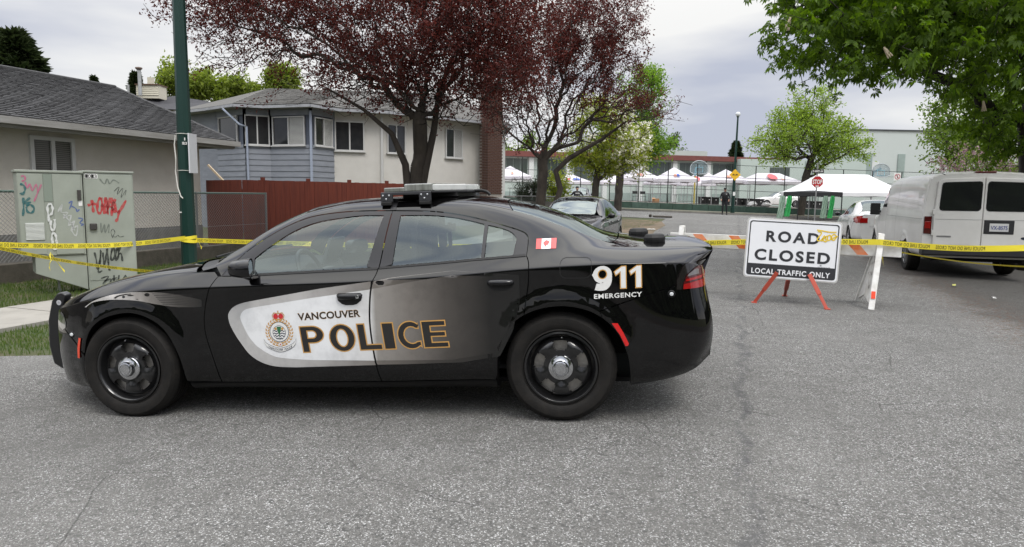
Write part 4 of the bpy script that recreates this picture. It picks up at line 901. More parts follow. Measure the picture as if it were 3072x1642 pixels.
    poly_decal('art_line', L, smooth_line([(-.06, .868), (-.03, .885), (.03, .896), (.08, .897)], 3) + smooth_line([(.08, .893), (.03, .889), (-.02, .878), (-.045, .864)], 3), ink, FEN, off=.0018)
    # crest on the front door
    cx, cz = 1.147, .612
    for sg in (-1, 1):
        for k in range(15):
            a = R(-118 + k * 14.2) if sg > 0 else R(180 + 118 - k * 14.2)
            for rr, tl in ((.093, .5), (.077, -.5)):
                px, pz = cx + rr * math.cos(a), cz + .006 + rr * math.sin(a); d = a + sg * (math.pi / 2 - tl)
                poly_decal('laurel_leaf', L, [(px + .014 * math.cos(d) , pz + .014 * math.sin(d)), (px - .006 * math.sin(d), pz + .006 * math.cos(d)), (px - .012 * math.cos(d), pz - .012 * math.sin(d)), (px + .006 * math.sin(d), pz - .006 * math.cos(d))], gold, FDOOR, off=.0022)
    poly_decal('crest_ring', L, ell(cx, cz + .008, .068, .070, 28), navy, FDOOR, off=.0026); poly_decal('crest_disc', L, ell(cx, cz + .008, .064, .066, 28), wht, FDOOR, off=.003)
    poly_decal('crest_ring', L, ell(cx, cz + .004, .047, .049, 24), navy, FDOOR, off=.0034); poly_decal('crest_disc', L, ell(cx, cz + .004, .044, .046, 24), wht, FDOOR, off=.0038)
    for k in range(4):
        zb = cz + .018 - k * .017; hw = (.040, .042, .036, .024)[k]; up = [(cx + hw * (i / 10 * 2 - 1), zb + .004 * math.sin(i * 1.9)) for i in range(11)]
        poly_decal('crest_wave', L, up + [(a, b - .007) for a, b in reversed(up)], navy, FDOOR, off=.0042)
    poly_decal('crest_shape', L, [(cx - .016, cz + .045), (cx + .016, cz + .045), (cx + .012, cz + .02), (cx + .004, cz - .005), (cx, cz - .03), (cx - .004, cz - .005), (cx - .012, cz + .02)], grn, FDOOR, off=.0046)
    for s in (-1, 1): poly_decal('crest_shape', L, ell(cx + s * .024, cz + .03, .009, .010, 10), gold, FDOOR, off=.0046)
    zc = cz + .088
    poly_decal('crown_band', L, [(cx - .026, zc), (cx + .026, zc), (cx + .028, zc + .01), (cx - .028, zc + .01)], gold, FDOOR, off=.003)
    for s in (-1, 1):
        poly_decal('crown_cap', L, ell(cx + s * .018, zc + .027, .018, .019, 12), redp, FDOOR, off=.003)
        poly_decal('crown_arch', L, [(cx + s * .034, zc + .012), (cx + s * .040, zc + .032), (cx + s * .030, zc + .048), (cx, zc + .044), (cx, zc + .049), (cx + s * .032, zc + .054), (cx + s * .045, zc + .034), (cx + s * .038, zc + .012)], gold, FDOOR, off=.0034)
    poly_decal('crown_cross', L, [(cx - .004, zc + .045), (cx + .004, zc + .045), (cx + .004, zc + .066), (cx - .004, zc + .066)], gold, FDOOR, off=.0036)
    rib = smooth_line([(cx - .115, cz - .04), (cx - .09, cz - .075), (cx, cz - .106), (cx + .09, cz - .075), (cx + .118, cz - .04)], 5); rb2 = [(a * .97 + cx * .03, b - .024) for a, b in rib]
    nn = len(rib)
    decal('ribbon_edge', L, [(a, b + .003) for a, b in rib] + [(a, b - .003) for a, b in rb2], [(i, i + 1, nn + i + 1, nn + i) for i in range(nn - 1)], navy, FDOOR, off=.0036)
    decal('ribbon', L, rib + rb2, [(i, i + 1, nn + i + 1, nn + i) for i in range(nn - 1)], wht, FDOOR, off=.0040)
    vs, fs = fit_text('VANCOUVER  POLICE', -.085, .085, -.007, .007, offset=.02)
    decal('lettering', L, [(cx + x, cz - .116 + z + 3.6 * x * x) for x, z in vs], fs, navy, FDOOR, off=.0046, step=.1)
    poly_decal('crest_flower', L, ell(cx + .003, cz - .078, .012, .012, 10), wht, FDOOR, off=.0046); poly_decal('crest_flower', L, ell(cx + .003, cz - .078, .005, .005, 8), redp, FDOOR, off=.005)
car_markings()
# ---------------------------------------------------------------- foliage
def mst(base_pts, att, bf=0.35):
    """branch skeleton: every attractor joins the nearest node, long detours are penalised"""
    base = np.array(base_pts, float); nb = len(base); n = nb + len(att); P = np.concatenate([base, att]); par = np.full(n, -1); plen = np.zeros(n)
    for i in range(1, nb): par[i] = i - 1; plen[i] = plen[i - 1] + np.linalg.norm(P[i] - P[i - 1])
    start = nb // 2
    best = np.full(n, np.inf); who = np.zeros(n, int); order = list(range(nb)); left = np.zeros(n, bool); left[nb:] = True
    def relax(k):
        d = np.linalg.norm(P - P[k], axis=1); c = d + bf * plen[k]; m = left & (c < best); best[m] = c[m]; who[m] = k
    for k in range(start, nb): relax(k)
    for _ in range(n - nb):
        c = np.where(left, best, np.inf); i = int(np.argmin(c)); left[i] = False; par[i] = who[i]; plen[i] = plen[who[i]] + np.linalg.norm(P[i] - P[who[i]]); order.append(i); relax(i)
    return P, par, order
def branch_mesh(name, P, par, order, r_tip, r_base, material, parent, expo=2.3, rmin=0.0):
    n = len(P); cnt = np.zeros(n); kids = np.zeros(n, int)
    for i in order:
        if par[i] >= 0: kids[par[i]] += 1
    cnt[kids == 0] = 1
    for i in reversed(order):
        if par[i] >= 0: cnt[par[i]] += cnt[i]
    rad = r_tip * cnt ** (1 / expo); rad *= np.where(rad > r_tip * 2, 1, 1); k = r_base / rad[0]; rad = np.where(rad > 4 * r_tip, rad * (1 + (k - 1) * np.clip((rad - 4 * r_tip) / (rad[0] - 4 * r_tip + 1e-9), 0, 1)), rad)
    V = []; F = []
    for big, ns in ((True, 8), (False, 3)):
        ids = np.array([i for i in range(n) if par[i] >= 0 and ((rad[i] > 0.03) == big) and rad[i] >= rmin], int)
        if not len(ids): continue
        a = P[par[ids]]; b = P[ids]; d = b - a; Ld = np.linalg.norm(d, axis=1)[:, None] + 1e-9; d = d / Ld
        h = np.where(np.abs(d[:, 2:3]) < .9, np.array([[0, 0, 1.]]), np.array([[1., 0, 0]])); x = np.cross(d, h); x /= np.linalg.norm(x, axis=1)[:, None] + 1e-9; y = np.cross(d, x)
        ra = np.minimum(rad[par[ids]], rad[ids] * 1.5)[:, None]; rb = rad[ids][:, None]
        ov = np.minimum(0.15 * Ld, rb * .8)
        ring = []
        for (c, r) in ((a - d * ov, ra), (b, rb)):
            for k in range(ns):
                t = 2 * np.pi * k / ns; ring.append(c + (x * np.cos(t) + y * np.sin(t)) * r)
        R_ = np.stack(ring, 1); o = sum(len(v) for v in V); m = len(ids); V.append(R_.reshape(-1, 3))
        for k in range(ns):
            i0 = o + np.arange(m) * 2 * ns + k; i1 = o + np.arange(m) * 2 * ns + (k + 1) % ns; F.append(np.stack([i0, i1, i1 + ns, i0 + ns], 1))
    V = np.concatenate(V); F = np.concatenate(F)
    me = bpy.data.meshes.new(name); me.from_pydata(V.tolist(), [], F.tolist()); me.materials.append(material); me.polygons.foreach_set('use_smooth', [True] * len(me.polygons))
    o = bpy.data.objects.new(name, me); COL.objects.link(o); o.parent = parent; return o, rad
def leaf_mesh(name, pos, dirs, size, material, parent, r, shape='leaf', droop=0.2, wid=0.5):
    """one folded leaf (or a palmate fan of leaflets) at every point"""
    n = len(pos); d = dirs / (np.linalg.norm(dirs, axis=1)[:, None] + 1e-9)
    up = r.normal(0, 1, (n, 3)); up[:, 2] += 1.2; s = np.cross(d, up); s /= np.linalg.norm(s, axis=1)[:, None] + 1e-9; nn = np.cross(s, d)
    L = (size * r.uniform(.65, 1.3, n))[:, None]
    if shape == 'leaf':
        p = [pos, pos + d * L * .5 + s * L * wid * .5 + nn * L * .1, pos + d * L - nn * L * droop, pos + d * L * .5 - s * L * wid * .5 + nn * L * .1]
        V = np.stack(p, 1).reshape(-1, 3); F = np.arange(n * 4).reshape(-1, 4)
    elif shape == 'cluster':                                      # three leaves on one short shoot
        VV = []
        for k in range(3):
            a = 2 * np.pi * k / 3; e = d * .5 + (s * np.cos(a) + nn * np.sin(a)) * .8; e /= np.linalg.norm(e, axis=1)[:, None]; q = np.cross(e, d + .3 * nn); q /= np.linalg.norm(q, axis=1)[:, None] + 1e-9
            VV.append(np.stack([pos, pos + e * L * .5 + q * L * wid * .5, pos + e * L - np.array([0, 0, 1]) * L * droop, pos + e * L * .5 - q * L * wid * .5], 1))
        V = np.concatenate(VV).reshape(-1, 3); F = np.arange(len(V)).reshape(-1, 4)
    else:                                                         # palmate: seven drooping leaflets
        VV = []
        for k in range(7):
            a = np.radians((k - 3) * 38); ln = L * (1.0 - .09 * abs(k - 3)); e = d * np.cos(a) + s * np.sin(a); q = -d * np.sin(a) + s * np.cos(a); dz = -np.array([[0, 0, 1.]])
            b1 = pos + e * ln * .12; m1 = pos + e * ln * .62 + nn * ln * .06; tip = pos + e * ln + dz * ln * droop
            VV.append(np.stack([b1, m1 - q * ln * .21, tip, m1 + q * ln * .21], 1)); 
        V = np.concatenate(VV).reshape(-1, 3); F = np.arange(len(V)).reshape(-1, 4)
    me = bpy.data.meshes.new(name); me.from_pydata(V.tolist(), [], F.tolist()); me.materials.append(material)
    o = bpy.data.objects.new(name, me); COL.objects.link(o); o.parent = parent; return o
def blob_points(r, n, blobs, clump=0):
    """points inside a union of ellipsoids, denser towards the rim; blobs: (centre, radii, weight)"""
    w = np.array([b[2] for b in blobs], float); ch = r.choice(len(blobs), n, p=w / w.sum()); v = r.normal(0, 1, (n, 3)); v /= np.linalg.norm(v, axis=1)[:, None]; q = r.random(n) ** (1 / 2.2)
    C = np.array([b[0] for b in blobs], float); S = np.array([b[1] for b in blobs], float)
    p = C[ch] + v * q[:, None] * S[ch]
    if clump:                                                    # gather most points round a few hundred shoots, leaving gaps
        m = max(8, int(n / clump)); cen = p[r.choice(n, m, replace=False)]; sel = r.random(n) < .8; k = r.integers(0, m, n)
        sg = S.mean() * .13; p[sel] = cen[k][sel] + r.normal(0, sg, (n, 3))[sel]
    return p
def tree(name, label, cat, trunk, blobs, natt, nleaf, leaf_size, lm, bark, seed, r_tip=.006, r_base=.2, shape='leaf', group=None, spread=.25, bf=.35, zmin=None, keep=None, droop=.2, wid=.5, leafy=None, extra=None, expo=2.3, clump=14):
    """trunk: polyline; blobs: crown volumes; leafy: optional weight(points) -> 0..1 where leaves grow"""
    r = np.random.default_rng(seed); root = thing(name, label, cat, trunk[0], group=group); o = np.array(trunk[0], float)
    att = blob_points(r, natt, blobs, clump)
    if zmin is not None: att = att[att[:, 2] > zmin]
    if keep is not None: att = att[keep(att)]
    tp = []
    for a, b in zip(trunk, trunk[1:]):
        a = np.array(a, float); b = np.array(b, float); k = max(2, int(np.linalg.norm(b - a) / .35)); tp += [a + (b - a) * i / k for i in range(k)]
    tp.append(np.array(trunk[-1], float)); tp = np.array(tp); tp[1:-1, :2] += r.normal(0, .012, (len(tp) - 2, 2))
    P, par, order = mst(tp, att, bf)
    Pl = P - o
    tr, rad = branch_mesh('trunk', Pl, par, order, r_tip, r_base, bark, root, expo=expo)
    ids = np.array([i for i in range(len(tp), len(P)) if rad[i] < r_tip * 5], int)
    if leafy is not None:
        w = leafy(P[ids]); ids = ids[r.random(len(ids)) < w]
    k = r.choice(ids, nleaf); t = r.random(nleaf)[:, None]; pp = np.array(par)[k]
    base = P[k] * t + P[pp] * (1 - t); dirs = (P[k] - P[pp]); dirs = dirs / (np.linalg.norm(dirs, axis=1)[:, None] + 1e-9) + r.normal(0, .9, (nleaf, 3)); off = r.normal(0, spread, (nleaf, 3))
    leaf_mesh('crown', base + off - o, dirs, leaf_size, lm, root, r, shape, droop, wid)
    if extra: extra(root, P, par, ids, r, o)
    return root
bark_dark = mat('bark_dark', (0.026, 0.021, 0.018), 0.95, noise=0.8, nscale=6, col2=(0.055, 0.046, 0.036), bump=0.8, bscale=22, stretch=(1, 1, .35))
bark_grey = mat('bark_grey', (0.075, 0.066, 0.056), 0.95, noise=0.8, nscale=6, col2=(0.04, 0.035, 0.03), bump=0.8, bscale=22, stretch=(1, 1, .35))
plum = leafmat('plum_leaf', (0.055, 0.013, 0.012), (0.140, 0.034, 0.026), .38)
plum_x = lambda u, v, y: np.array(at_y(u, v, y))
def g0(x, y, dz=-.05): return (x, y, gz(x, y) + dz)
# purple plum by the red fence
tree('plum_tree', 'purple-leaved plum with broad bare-twigged crown in front of the pale stucco house', 'tree',
     [g0(-2.14, 15.0), (-2.13, 15.0, .8), (-2.1, 15.0, 1.5), (-2.06, 15.0, 2.05), (-2.0, 15.0, 2.35)],
     [((-1.7, 15, 5.6), (2.2, 2.4, 2.7), 1.4), ((-4.4, 15, 5.2), (2.4, 2.2, 1.9), 1.0), ((-6.1, 14.8, 5.3), (1.4, 1.5, 1.3), .38), ((-.4, 14.9, 4.8), (1.5, 1.6, 1.7), .75), ((-3.0, 14.7, 3.9), (1.8, 1.6, .75), .6), ((-1.9, 15, 3.6), (1.2, 1.2, .8), .35)],
     5600, 88000, .066, plum, bark_dark, 21, r_tip=.0042, r_base=.155, spread=.08, group='street trees', bf=.30, zmin=2.75, expo=2.6, clump=11,
     leafy=lambda p: np.clip(.35 + .75 * ((p[:, 2] - 3.6) / 1.2) + .14 * (p[:, 0] + 2.2), .10, 1.0))
def side_stem(root, pts, rad):
    o = Vector(root.location); MB().tube([Vector(p) - o for p in pts], rad, 8).build('stem', bark_dark, root, smooth=60)
_pt = bpy.data.objects['plum_tree']
side_stem(_pt, [(-2.2, 14.97, .4), (-2.25, 14.95, 1.3), (-2.32, 14.95, 2.1), (-2.6, 14.9, 2.75), (-3.2, 14.9, 3.25), (-4.0, 14.9, 3.7)], [.10, .09, .08, .06, .04, .02])
side_stem(_pt, [(-2.05, 15.0, 1.2), (-1.9, 15.0, 2.0), (-1.72, 15.0, 2.8), (-1.6, 15.0, 3.7), (-1.2, 15.0, 4.6)], [.10, .09, .075, .05, .025])
tree('plum_tree', 'forked purple-leaved plum standing behind the dark parked sedan', 'tree',
     [g0(.92, 24), (.95, 24, .9), (1.0, 24, 1.7), (1.05, 24, 2.3), (1.02, 24, 2.7)],
     [((1.3, 24, 6.2), (2.4, 2.2, 2.4), 1.2), ((3.0, 24, 5.6), (1.7, 1.8, 2.6), .8), ((-.4, 24, 5.0), (1.5, 1.8, 1.6), .6), ((4.2, 23.6, 4.5), (1.5, 1.4, .8), .35), ((2.6, 24, 7.6), (2.0, 1.8, 1.2), .5), ((.8, 24, 3.9), (1.8, 1.6, 1.0), .6)],
     3800, 38000, .080, plum, bark_dark, 22, clump=11, expo=2.6, r_tip=.006, r_base=.17, spread=.09, group='street trees', bf=.40, zmin=2.9,
     leafy=lambda p: np.clip(.2 + .8 * ((p[:, 2] - 4.4) / 1.8), .12, 1.0))
def second_stem(root, P, par, ids, r, o):
    mb = MB(); b = Vector(root.location); mb.tube([Vector((0.1, 0, .0)), Vector((.28, 0, .9)), Vector((.62, -.05, 1.5)), Vector((.72, -.05, 1.9)), Vector((.55, 0, 2.5)), Vector((1.0, 0, 2.95)), Vector((2.1, -.1, 3.6)), Vector((2.9, -.2, 4.2))], [.13, .12, .11, .11, .10, .09, .06, .03], 8)
    mb.build('stem', bark_dark, root, smooth=60)
second_stem(bpy.data.objects['plum_tree.001'], None, None, None, None, None)
# flowering dogwood
dog_leaf = leafmat('dogwood_leaf', (0.17, 0.23, 0.028), (0.32, 0.35, 0.06), .55)
def bracts(root, P, par, ids, r, o):
    k = r.choice(ids, 2600); p = P[k]; sel = (p[:, 0] > 5.0 + r.normal(0, .5, len(p))) | (np.sin(p[:, 0] * 3.1) * np.sin(p[:, 2] * 4.3) > .72); p = p[sel] + r.normal(0, .1, (sel.sum(), 3)); p[:, 2] += .1
    leaf_mesh('blossom', p - o, r.normal(0, 1, (len(p), 3)) + np.array([0, 0, .2]), .13, leafmat('dogwood_bract', (0.72, 0.70, 0.60), (0.80, 0.78, 0.70), .3), root, r, 'cluster', .0, .8)
tree('dogwood_tree', 'flowering dogwood with yellow-green leaves and white blossom', 'tree', [g0(3.85, 33), (3.9, 33, 1.2), (3.95, 33, 1.9), (4.0, 33, 2.6)],
     [((4.6, 33, 4.2), (2.0, 2.0, 1.6), 1), ((3.6, 33, 3.2), (1.7, 1.6, .8), .6), ((5.3, 33, 3.4), (1.3, 1.4, 1.0), .5), ((4.2, 33, 5.3), (1.3, 1.3, .9), .4)], 900, 13000, .13, dog_leaf, bark_grey, 23, r_tip=.010, r_base=.17, spread=.15, zmin=2.1, extra=bracts, shape='leaf')
# green street trees beyond
lime_leaf = leafmat('lime_leaf', (0.10, 0.20, 0.022), (0.21, 0.32, 0.05), .6)
tree('street_tree', 'tall green tree rising behind the white dogwood', 'tree', [g0(7.0, 46), (7.05, 46, 2.0), (7.1, 46, 3.4), (7.2, 46, 5.0)],
     [((8.2, 46, 7.6), (2.1, 2.2, 2.6), 1), ((8.3, 46, 5.4), (1.8, 1.8, 1.6), .7), ((6.6, 46, 5.6), (1.8, 1.8, 1.4), .6), ((9.0, 45.8, 8.8), (1.0, 1.2, 1.3), .4), ((9.4, 46, 5.0), (1.3, 1.3, 1.4), .5)], 900, 11000, .17, lime_leaf, bark_dark, 24, r_tip=.012, r_base=.26, spread=.22, zmin=2.6, group='street trees')
maple_leaf = leafmat('maple_leaf', (0.15, 0.23, 0.028), (0.27, 0.36, 0.07), .6)
tree('maple_tree', 'round light-green maple on the far verge beside the stop sign', 'tree', [g0(20.6, 49.3), (20.7, 49.3, 1.5), (20.75, 49.3, 2.3), (20.8, 49.3, 3.0)],
     [((21, 49.3, 7.2), (2.8, 2.8, 2.0), 1), ((20.6, 49.3, 5.4), (4.4, 3.6, 1.7), 1.5), ((23.2, 49.3, 4.9), (2.2, 2.2, 1.2), .5), ((18.2, 49.3, 5.0), (1.8, 2.2, 1.3), .5), ((21, 49.3, 8.6), (1.6, 1.6, .8), .3)], 1500, 13000, .19, maple_leaf, bark_dark, 25, r_tip=.013, r_base=.27, spread=.20, zmin=2.9, group='street trees')
# horse chestnut overhead on the right
chest_leaf = leafmat('chestnut_leaf', (0.050, 0.098, 0.010), (0.130, 0.210, 0.022), .58)
def candles(root, P, par, ids, r, o):
    mb_m = mat('chestnut_flower', (0.66, 0.58, 0.44), 0.8, noise=0.5, nscale=60, col2=(0.48, 0.36, 0.26)); spots = P[ids]
    sp = spots[(spots[:, 1] < 13.5) & (spots[:, 0] < 10)]; ch = r.choice(len(sp), 26, replace=False)
    for q in sp[ch]:
        q = q - np.array([0, .12, .03]); mb = MB(); h = r.uniform(.18, .27)
        for j in range(9):
            for k in range(6):
                a = 2 * math.pi * k / 6 + j; rr = .035 * (1 - j / 10); mb.ball((rr * math.cos(a), rr * math.sin(a), h * j / 9), .013, 5, 3)
        ob = mb.build('flower_spike', mb_m, root); ob.location = Vector(q - o); ob.rotation_euler = (r.normal(0, .25), r.normal(0, .25), 0)
CH_POLY = np.array([(2205, -60), (2190, 60), (2215, 95), (2185, 150), (2175, 200), (2230, 240), (2290, 245), (2340, 265), (2440, 262), (2475, 235), (2520, 270), (2600, 262), (2660, 215), (2700, 200), (2690, 240), (2790, 245), (2760, 290), (2830, 320), (2880, 360), (2830, 400), (2900, 440), (2960, 480), (3120, 500), (3300, 400), (3300, -900), (2205, -900)], float)
def in_view_shape(poly):
    Mi = np.array(CAM_M.inverted())
    def f(p):
        q = p @ Mi[:3, :3].T + Mi[:3, 3]; u = SRC_W / 2 + FPX * q[:, 0] / -q[:, 2]; v = SRC_H / 2 - FPX * q[:, 1] / -q[:, 2]
        c = np.zeros(len(p), bool); j = len(poly) - 1
        for i in range(len(poly)):
            with np.errstate(divide='ignore', invalid='ignore'):
                c ^= ((poly[i, 1] > v) != (poly[j, 1] > v)) & (u < (poly[j, 0] - poly[i, 0]) * (v - poly[i, 1]) / (poly[j, 1] - poly[i, 1]) + poly[i, 0])
            j = i
        return c
    return f
tree('chestnut_tree', 'large horse chestnut with hanging palmate leaves overhead at the right', 'tree', [g0(11.6, 15.2), (11.5, 15.2, 1.5), (11.3, 15.1, 3.0), (11.0, 14.9, 4.5), (10.6, 14.6, 6.5)],
     [((8.6, 12.6, 5.4), (4.4, 3.4, 1.9), 1.6), ((10.6, 13.5, 6.5), (5.5, 4.5, 3.2), 1.4), ((6.2, 11.8, 4.5), (2.0, 2.0, 1.1), .9), ((10.8, 13.6, 3.6), (2.2, 2.2, 1.6), .6), ((12.5, 16, 7.5), (5, 5, 3.5), .8)],
     3600, 14500, .128, chest_leaf, mat('bark_chestnut', (0.022, 0.018, 0.015), 0.95, noise=0.8, nscale=6, bump=0.8, bscale=18), 26, r_tip=.006, r_base=.34, shape='palm', spread=.10, zmin=2.0, keep=in_view_shape(CH_POLY), droop=.30, extra=candles, bf=.3, clump=9)
# background trees on the right behind the van
green_leaf = leafmat('green_leaf', (0.085, 0.15, 0.020), (0.18, 0.25, 0.05), .55)
tree('broadleaf_tree', 'loose green tree behind the white van', 'tree', [g0(20.5, 29), (20.4, 29, 2), (20.3, 29, 3.5)], [((20.5, 29, 5.4), (3.2, 2.5, 2.2), 1), ((18.6, 29, 4.2), (1.9, 2, 1.6), .8), ((22.5, 29, 6.5), (3, 2.5, 2.5), .8), ((18.8, 28.6, 3.0), (1.3, 1.3, 1.0), .3)],
     800, 13000, .15, green_leaf, bark_dark, 27, r_tip=.012, r_base=.2, spread=.22)
def lilac(root, P, par, ids, r, o):
    k = r.choice(ids, 420); p = P[k] + r.normal(0, .12, (420, 3)); mbs = leafmat('lilac_blossom', (0.22, 0.13, 0.15), (0.40, 0.27, 0.29), .3)
    q = np.repeat(p, 16, axis=0) + r.normal(0, 1, (420 * 16, 3)) * np.array([.05, .05, .08]); leaf_mesh('blossom', q - o, r.normal(0, 1, q.shape), .055, mbs, root, r, 'leaf', 0, .9)
tree('lilac_bush', 'lilac bush with pink blossom showing above the van roof', 'bush', [g0(15.0, 22.5), (15, 22.5, 1.0)], [((15.1, 22.5, 2.3), (1.9, 1.4, 1.2), 1), ((16.4, 22.5, 2.2), (1.2, 1.2, 1.0), .5)], 500, 5500, .09, green_leaf, bark_grey, 28, r_tip=.008, r_base=.10, spread=.15, extra=lilac)
# shrubs by the low fence, trees over the roofs
tree('conifer_shrub', 'dark evergreen shrub at the foot of the forked plum', 'shrub', [g0(.8, 27), (.8, 27, 1.2)], [((.75, 27, 1.35), (.75, .7, .75), 1), ((1.0, 27, 1.9), (.45, .45, .4), .4)], 420, 9000, .07, leafmat('yew_leaf', (0.012, 0.022, 0.008), (0.035, 0.05, 0.018), .2), bark_dark, 29, r_tip=.008, r_base=.08, spread=.09, wid=.35)
tree('leafy_bush', 'yellow-green leafy bush beside the evergreen shrub', 'bush', [g0(1.75, 27.6), (1.75, 27.6, 1.0)], [((1.8, 27.6, 1.6), (.55, .6, .9), 1)], 220, 2200, .10, dog_leaf, bark_grey, 30, r_tip=.006, r_base=.05, spread=.14)
def conifer(name, label, x, y, z0, h, rad, seed, group='conifers above the roofs'):
    r = np.random.default_rng(seed); root = thing(name, label, 'tree', (x, y, z0), group=group); MB().tube([(0, 0, 0), (0, 0, h)], [.18, .02], 6).build('trunk', bark_dark, root)
    n = 8000; t = r.random(n) ** .55; a = r.uniform(0, 2 * np.pi, n); tier = .55 + .45 * np.sin(t * 44 + a * 3); rr = rad * (1 - t) ** .8 * tier * r.random(n) ** .4
    p = np.stack([rr * np.cos(a), rr * np.sin(a), h * (.12 + .88 * t) - .25 * rr], 1); d = np.stack([np.cos(a), np.sin(a), .25 + 0 * a], 1) + r.normal(0, .35, (n, 3))
    leaf_mesh('crown', p, d, rad * .16, leafmat('spruce_needle', (0.014, 0.024, 0.008), (0.04, 0.055, 0.02), .2), root, r, 'leaf', .1, .35); return root
conifer('conifer', 'dark conifer showing over the bungalow ridge at the left edge', at_y(55, 300, 34).x, 34, 0, at_y(55, 112, 34).z, 4.2, 31)
conifer('conifer', 'tiny conifer tip far behind the bungalow roof', at_y(282, 250, 60).x, 60, 0, at_y(282, 233, 60).z, 2.0, 32)
conifer('conifer', 'dark conifer beside the roof chimney pipe', at_y(408, 250, 60).x, 60, 0, at_y(408, 222, 60).z, 2.6, 33)
conifer('conifer', 'small dark conifer beyond the school beside the street lamp', at_y(2208, 450, 120).x, 120, 0, at_y(2208, 428, 120).z, 3.6, 34)
yg = leafmat('spring_leaf', (0.13, 0.18, 0.025), (0.22, 0.27, 0.05), .5)
def far_tree(label, u, v, y, rx, rz, seed, lm=yg, ls=.32, n=5500):
    c = at_y(u, v, y); z0 = gz(c.x, y)
    tree('background_tree', label, 'tree', [(c.x, y, z0), (c.x, y, c.z - rz * .4)], [((c.x, y, c.z), (rx, rx, rz), 1), ((c.x + rx * .5, y, c.z - rz * .4), (rx * .7, rx * .7, rz * .6), .5), ((c.x - rx * .6, y, c.z - rz * .3), (rx * .6, rx * .6, rz * .6), .5)], 300, n, ls, lm, bark_dark, seed, r_tip=.02, r_base=.25, spread=.3, group='trees behind the houses')
far_tree('yellow-green tree behind the green pole, over the dark roof', 560, 240, 55, 1.9, 1.6, 41)
far_tree('yellow-green tree behind the blue house, left of its ridge', 710, 268, 55, 1.7, 1.2, 42)
far_tree('yellow-green treetop behind the ridge of the blue house', 845, 245, 55, 1.0, 1.1, 43)
far_tree('green tree behind the school roof, right of the brick chimney', 1575, 460, 85, 3.6, 2.0, 44, lm=green_leaf, ls=.4)
far_tree('grey-green tree at the end of the school roof behind the dogwood', 1990, 450, 95, 2.2, 2.2, 45, lm=leafmat('dull_leaf', (0.05, 0.075, 0.035), (0.10, 0.13, 0.06), .3), ls=.4, n=3000)

def hedge_row(name, label, u0, u1, v0, v1, h, n, seed):
    r = np.random.default_rng(seed); x, y = uv((u0 + u1) / 2, v0); root = thing(name, label, 'hedge', (x, y, gz(x, y)), -RA)
    L_ = v1 - v0; p = np.stack([r.uniform(u0 - u1, u1 - u0, n) / 2, r.uniform(0, L_, n), np.zeros(n)], 1); top = h * (.85 + .12 * np.sin(p[:, 1] * 1.3) + .08 * np.sin(p[:, 1] * 3.7)); p[:, 2] = top * r.random(n) ** .6
    leaf_mesh('foliage', p, r.normal(0, 1, (n, 3)) + np.array([-.6, -.3, .3]), .11, leafmat('hedge_leaf', (0.022, 0.045, 0.010), (0.065, 0.105, 0.022), .35), root, r, 'leaf', .2, .55)
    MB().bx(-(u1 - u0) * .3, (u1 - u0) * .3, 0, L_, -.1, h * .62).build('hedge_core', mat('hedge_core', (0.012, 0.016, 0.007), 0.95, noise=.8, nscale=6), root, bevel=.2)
hedge_row('hedge', 'dark leafy hedge beyond the van at the right edge', 8.6, 10.0, 9, 36, 2.3, 16000, 91)
# ---------------------------------------------------------------- left side: cabinet, bungalow, fences, houses
def street_thing(name, label, cat, u, v, z=None, group=None):
    x, y = uv(u, v); return thing(name, label, cat, (x, y, gz(x, y) if z is None else z), -RA, group)
stucco = mat('stucco_grey', (0.54, 0.51, 0.455), 0.95, noise=0.4, nscale=2.2, col2=(0.41, 0.385, 0.335), bump=0.7, bscale=70)
stucco_w = mat('stucco_white', (0.58, 0.565, 0.53), 0.95, noise=0.4, nscale=2, col2=(0.46, 0.44, 0.41), bump=0.7, bscale=60)
white_tr = mat('white_trim', (0.52, 0.52, 0.51), 0.5, noise=0.3, nscale=8, col2=(0.42, 0.42, 0.41))
glass_dk = mat('window_pane', (0.02, 0.022, 0.024), 0.05, spec=0.6, noise=0.5, nscale=2, col2=(0.05, 0.05, 0.05))
shingle = mat('shingle_grey', (0.072, 0.072, 0.073), 0.95, noise=0.8, nscale=9, col2=(0.038, 0.038, 0.04), island=0.30, bump=0.6, bscale=90)
gutter_m = mat('gutter_grey', (0.33, 0.325, 0.31), 0.5, noise=0.7, nscale=5, col2=(0.17, 0.16, 0.14), stretch=(1, .2, 3))
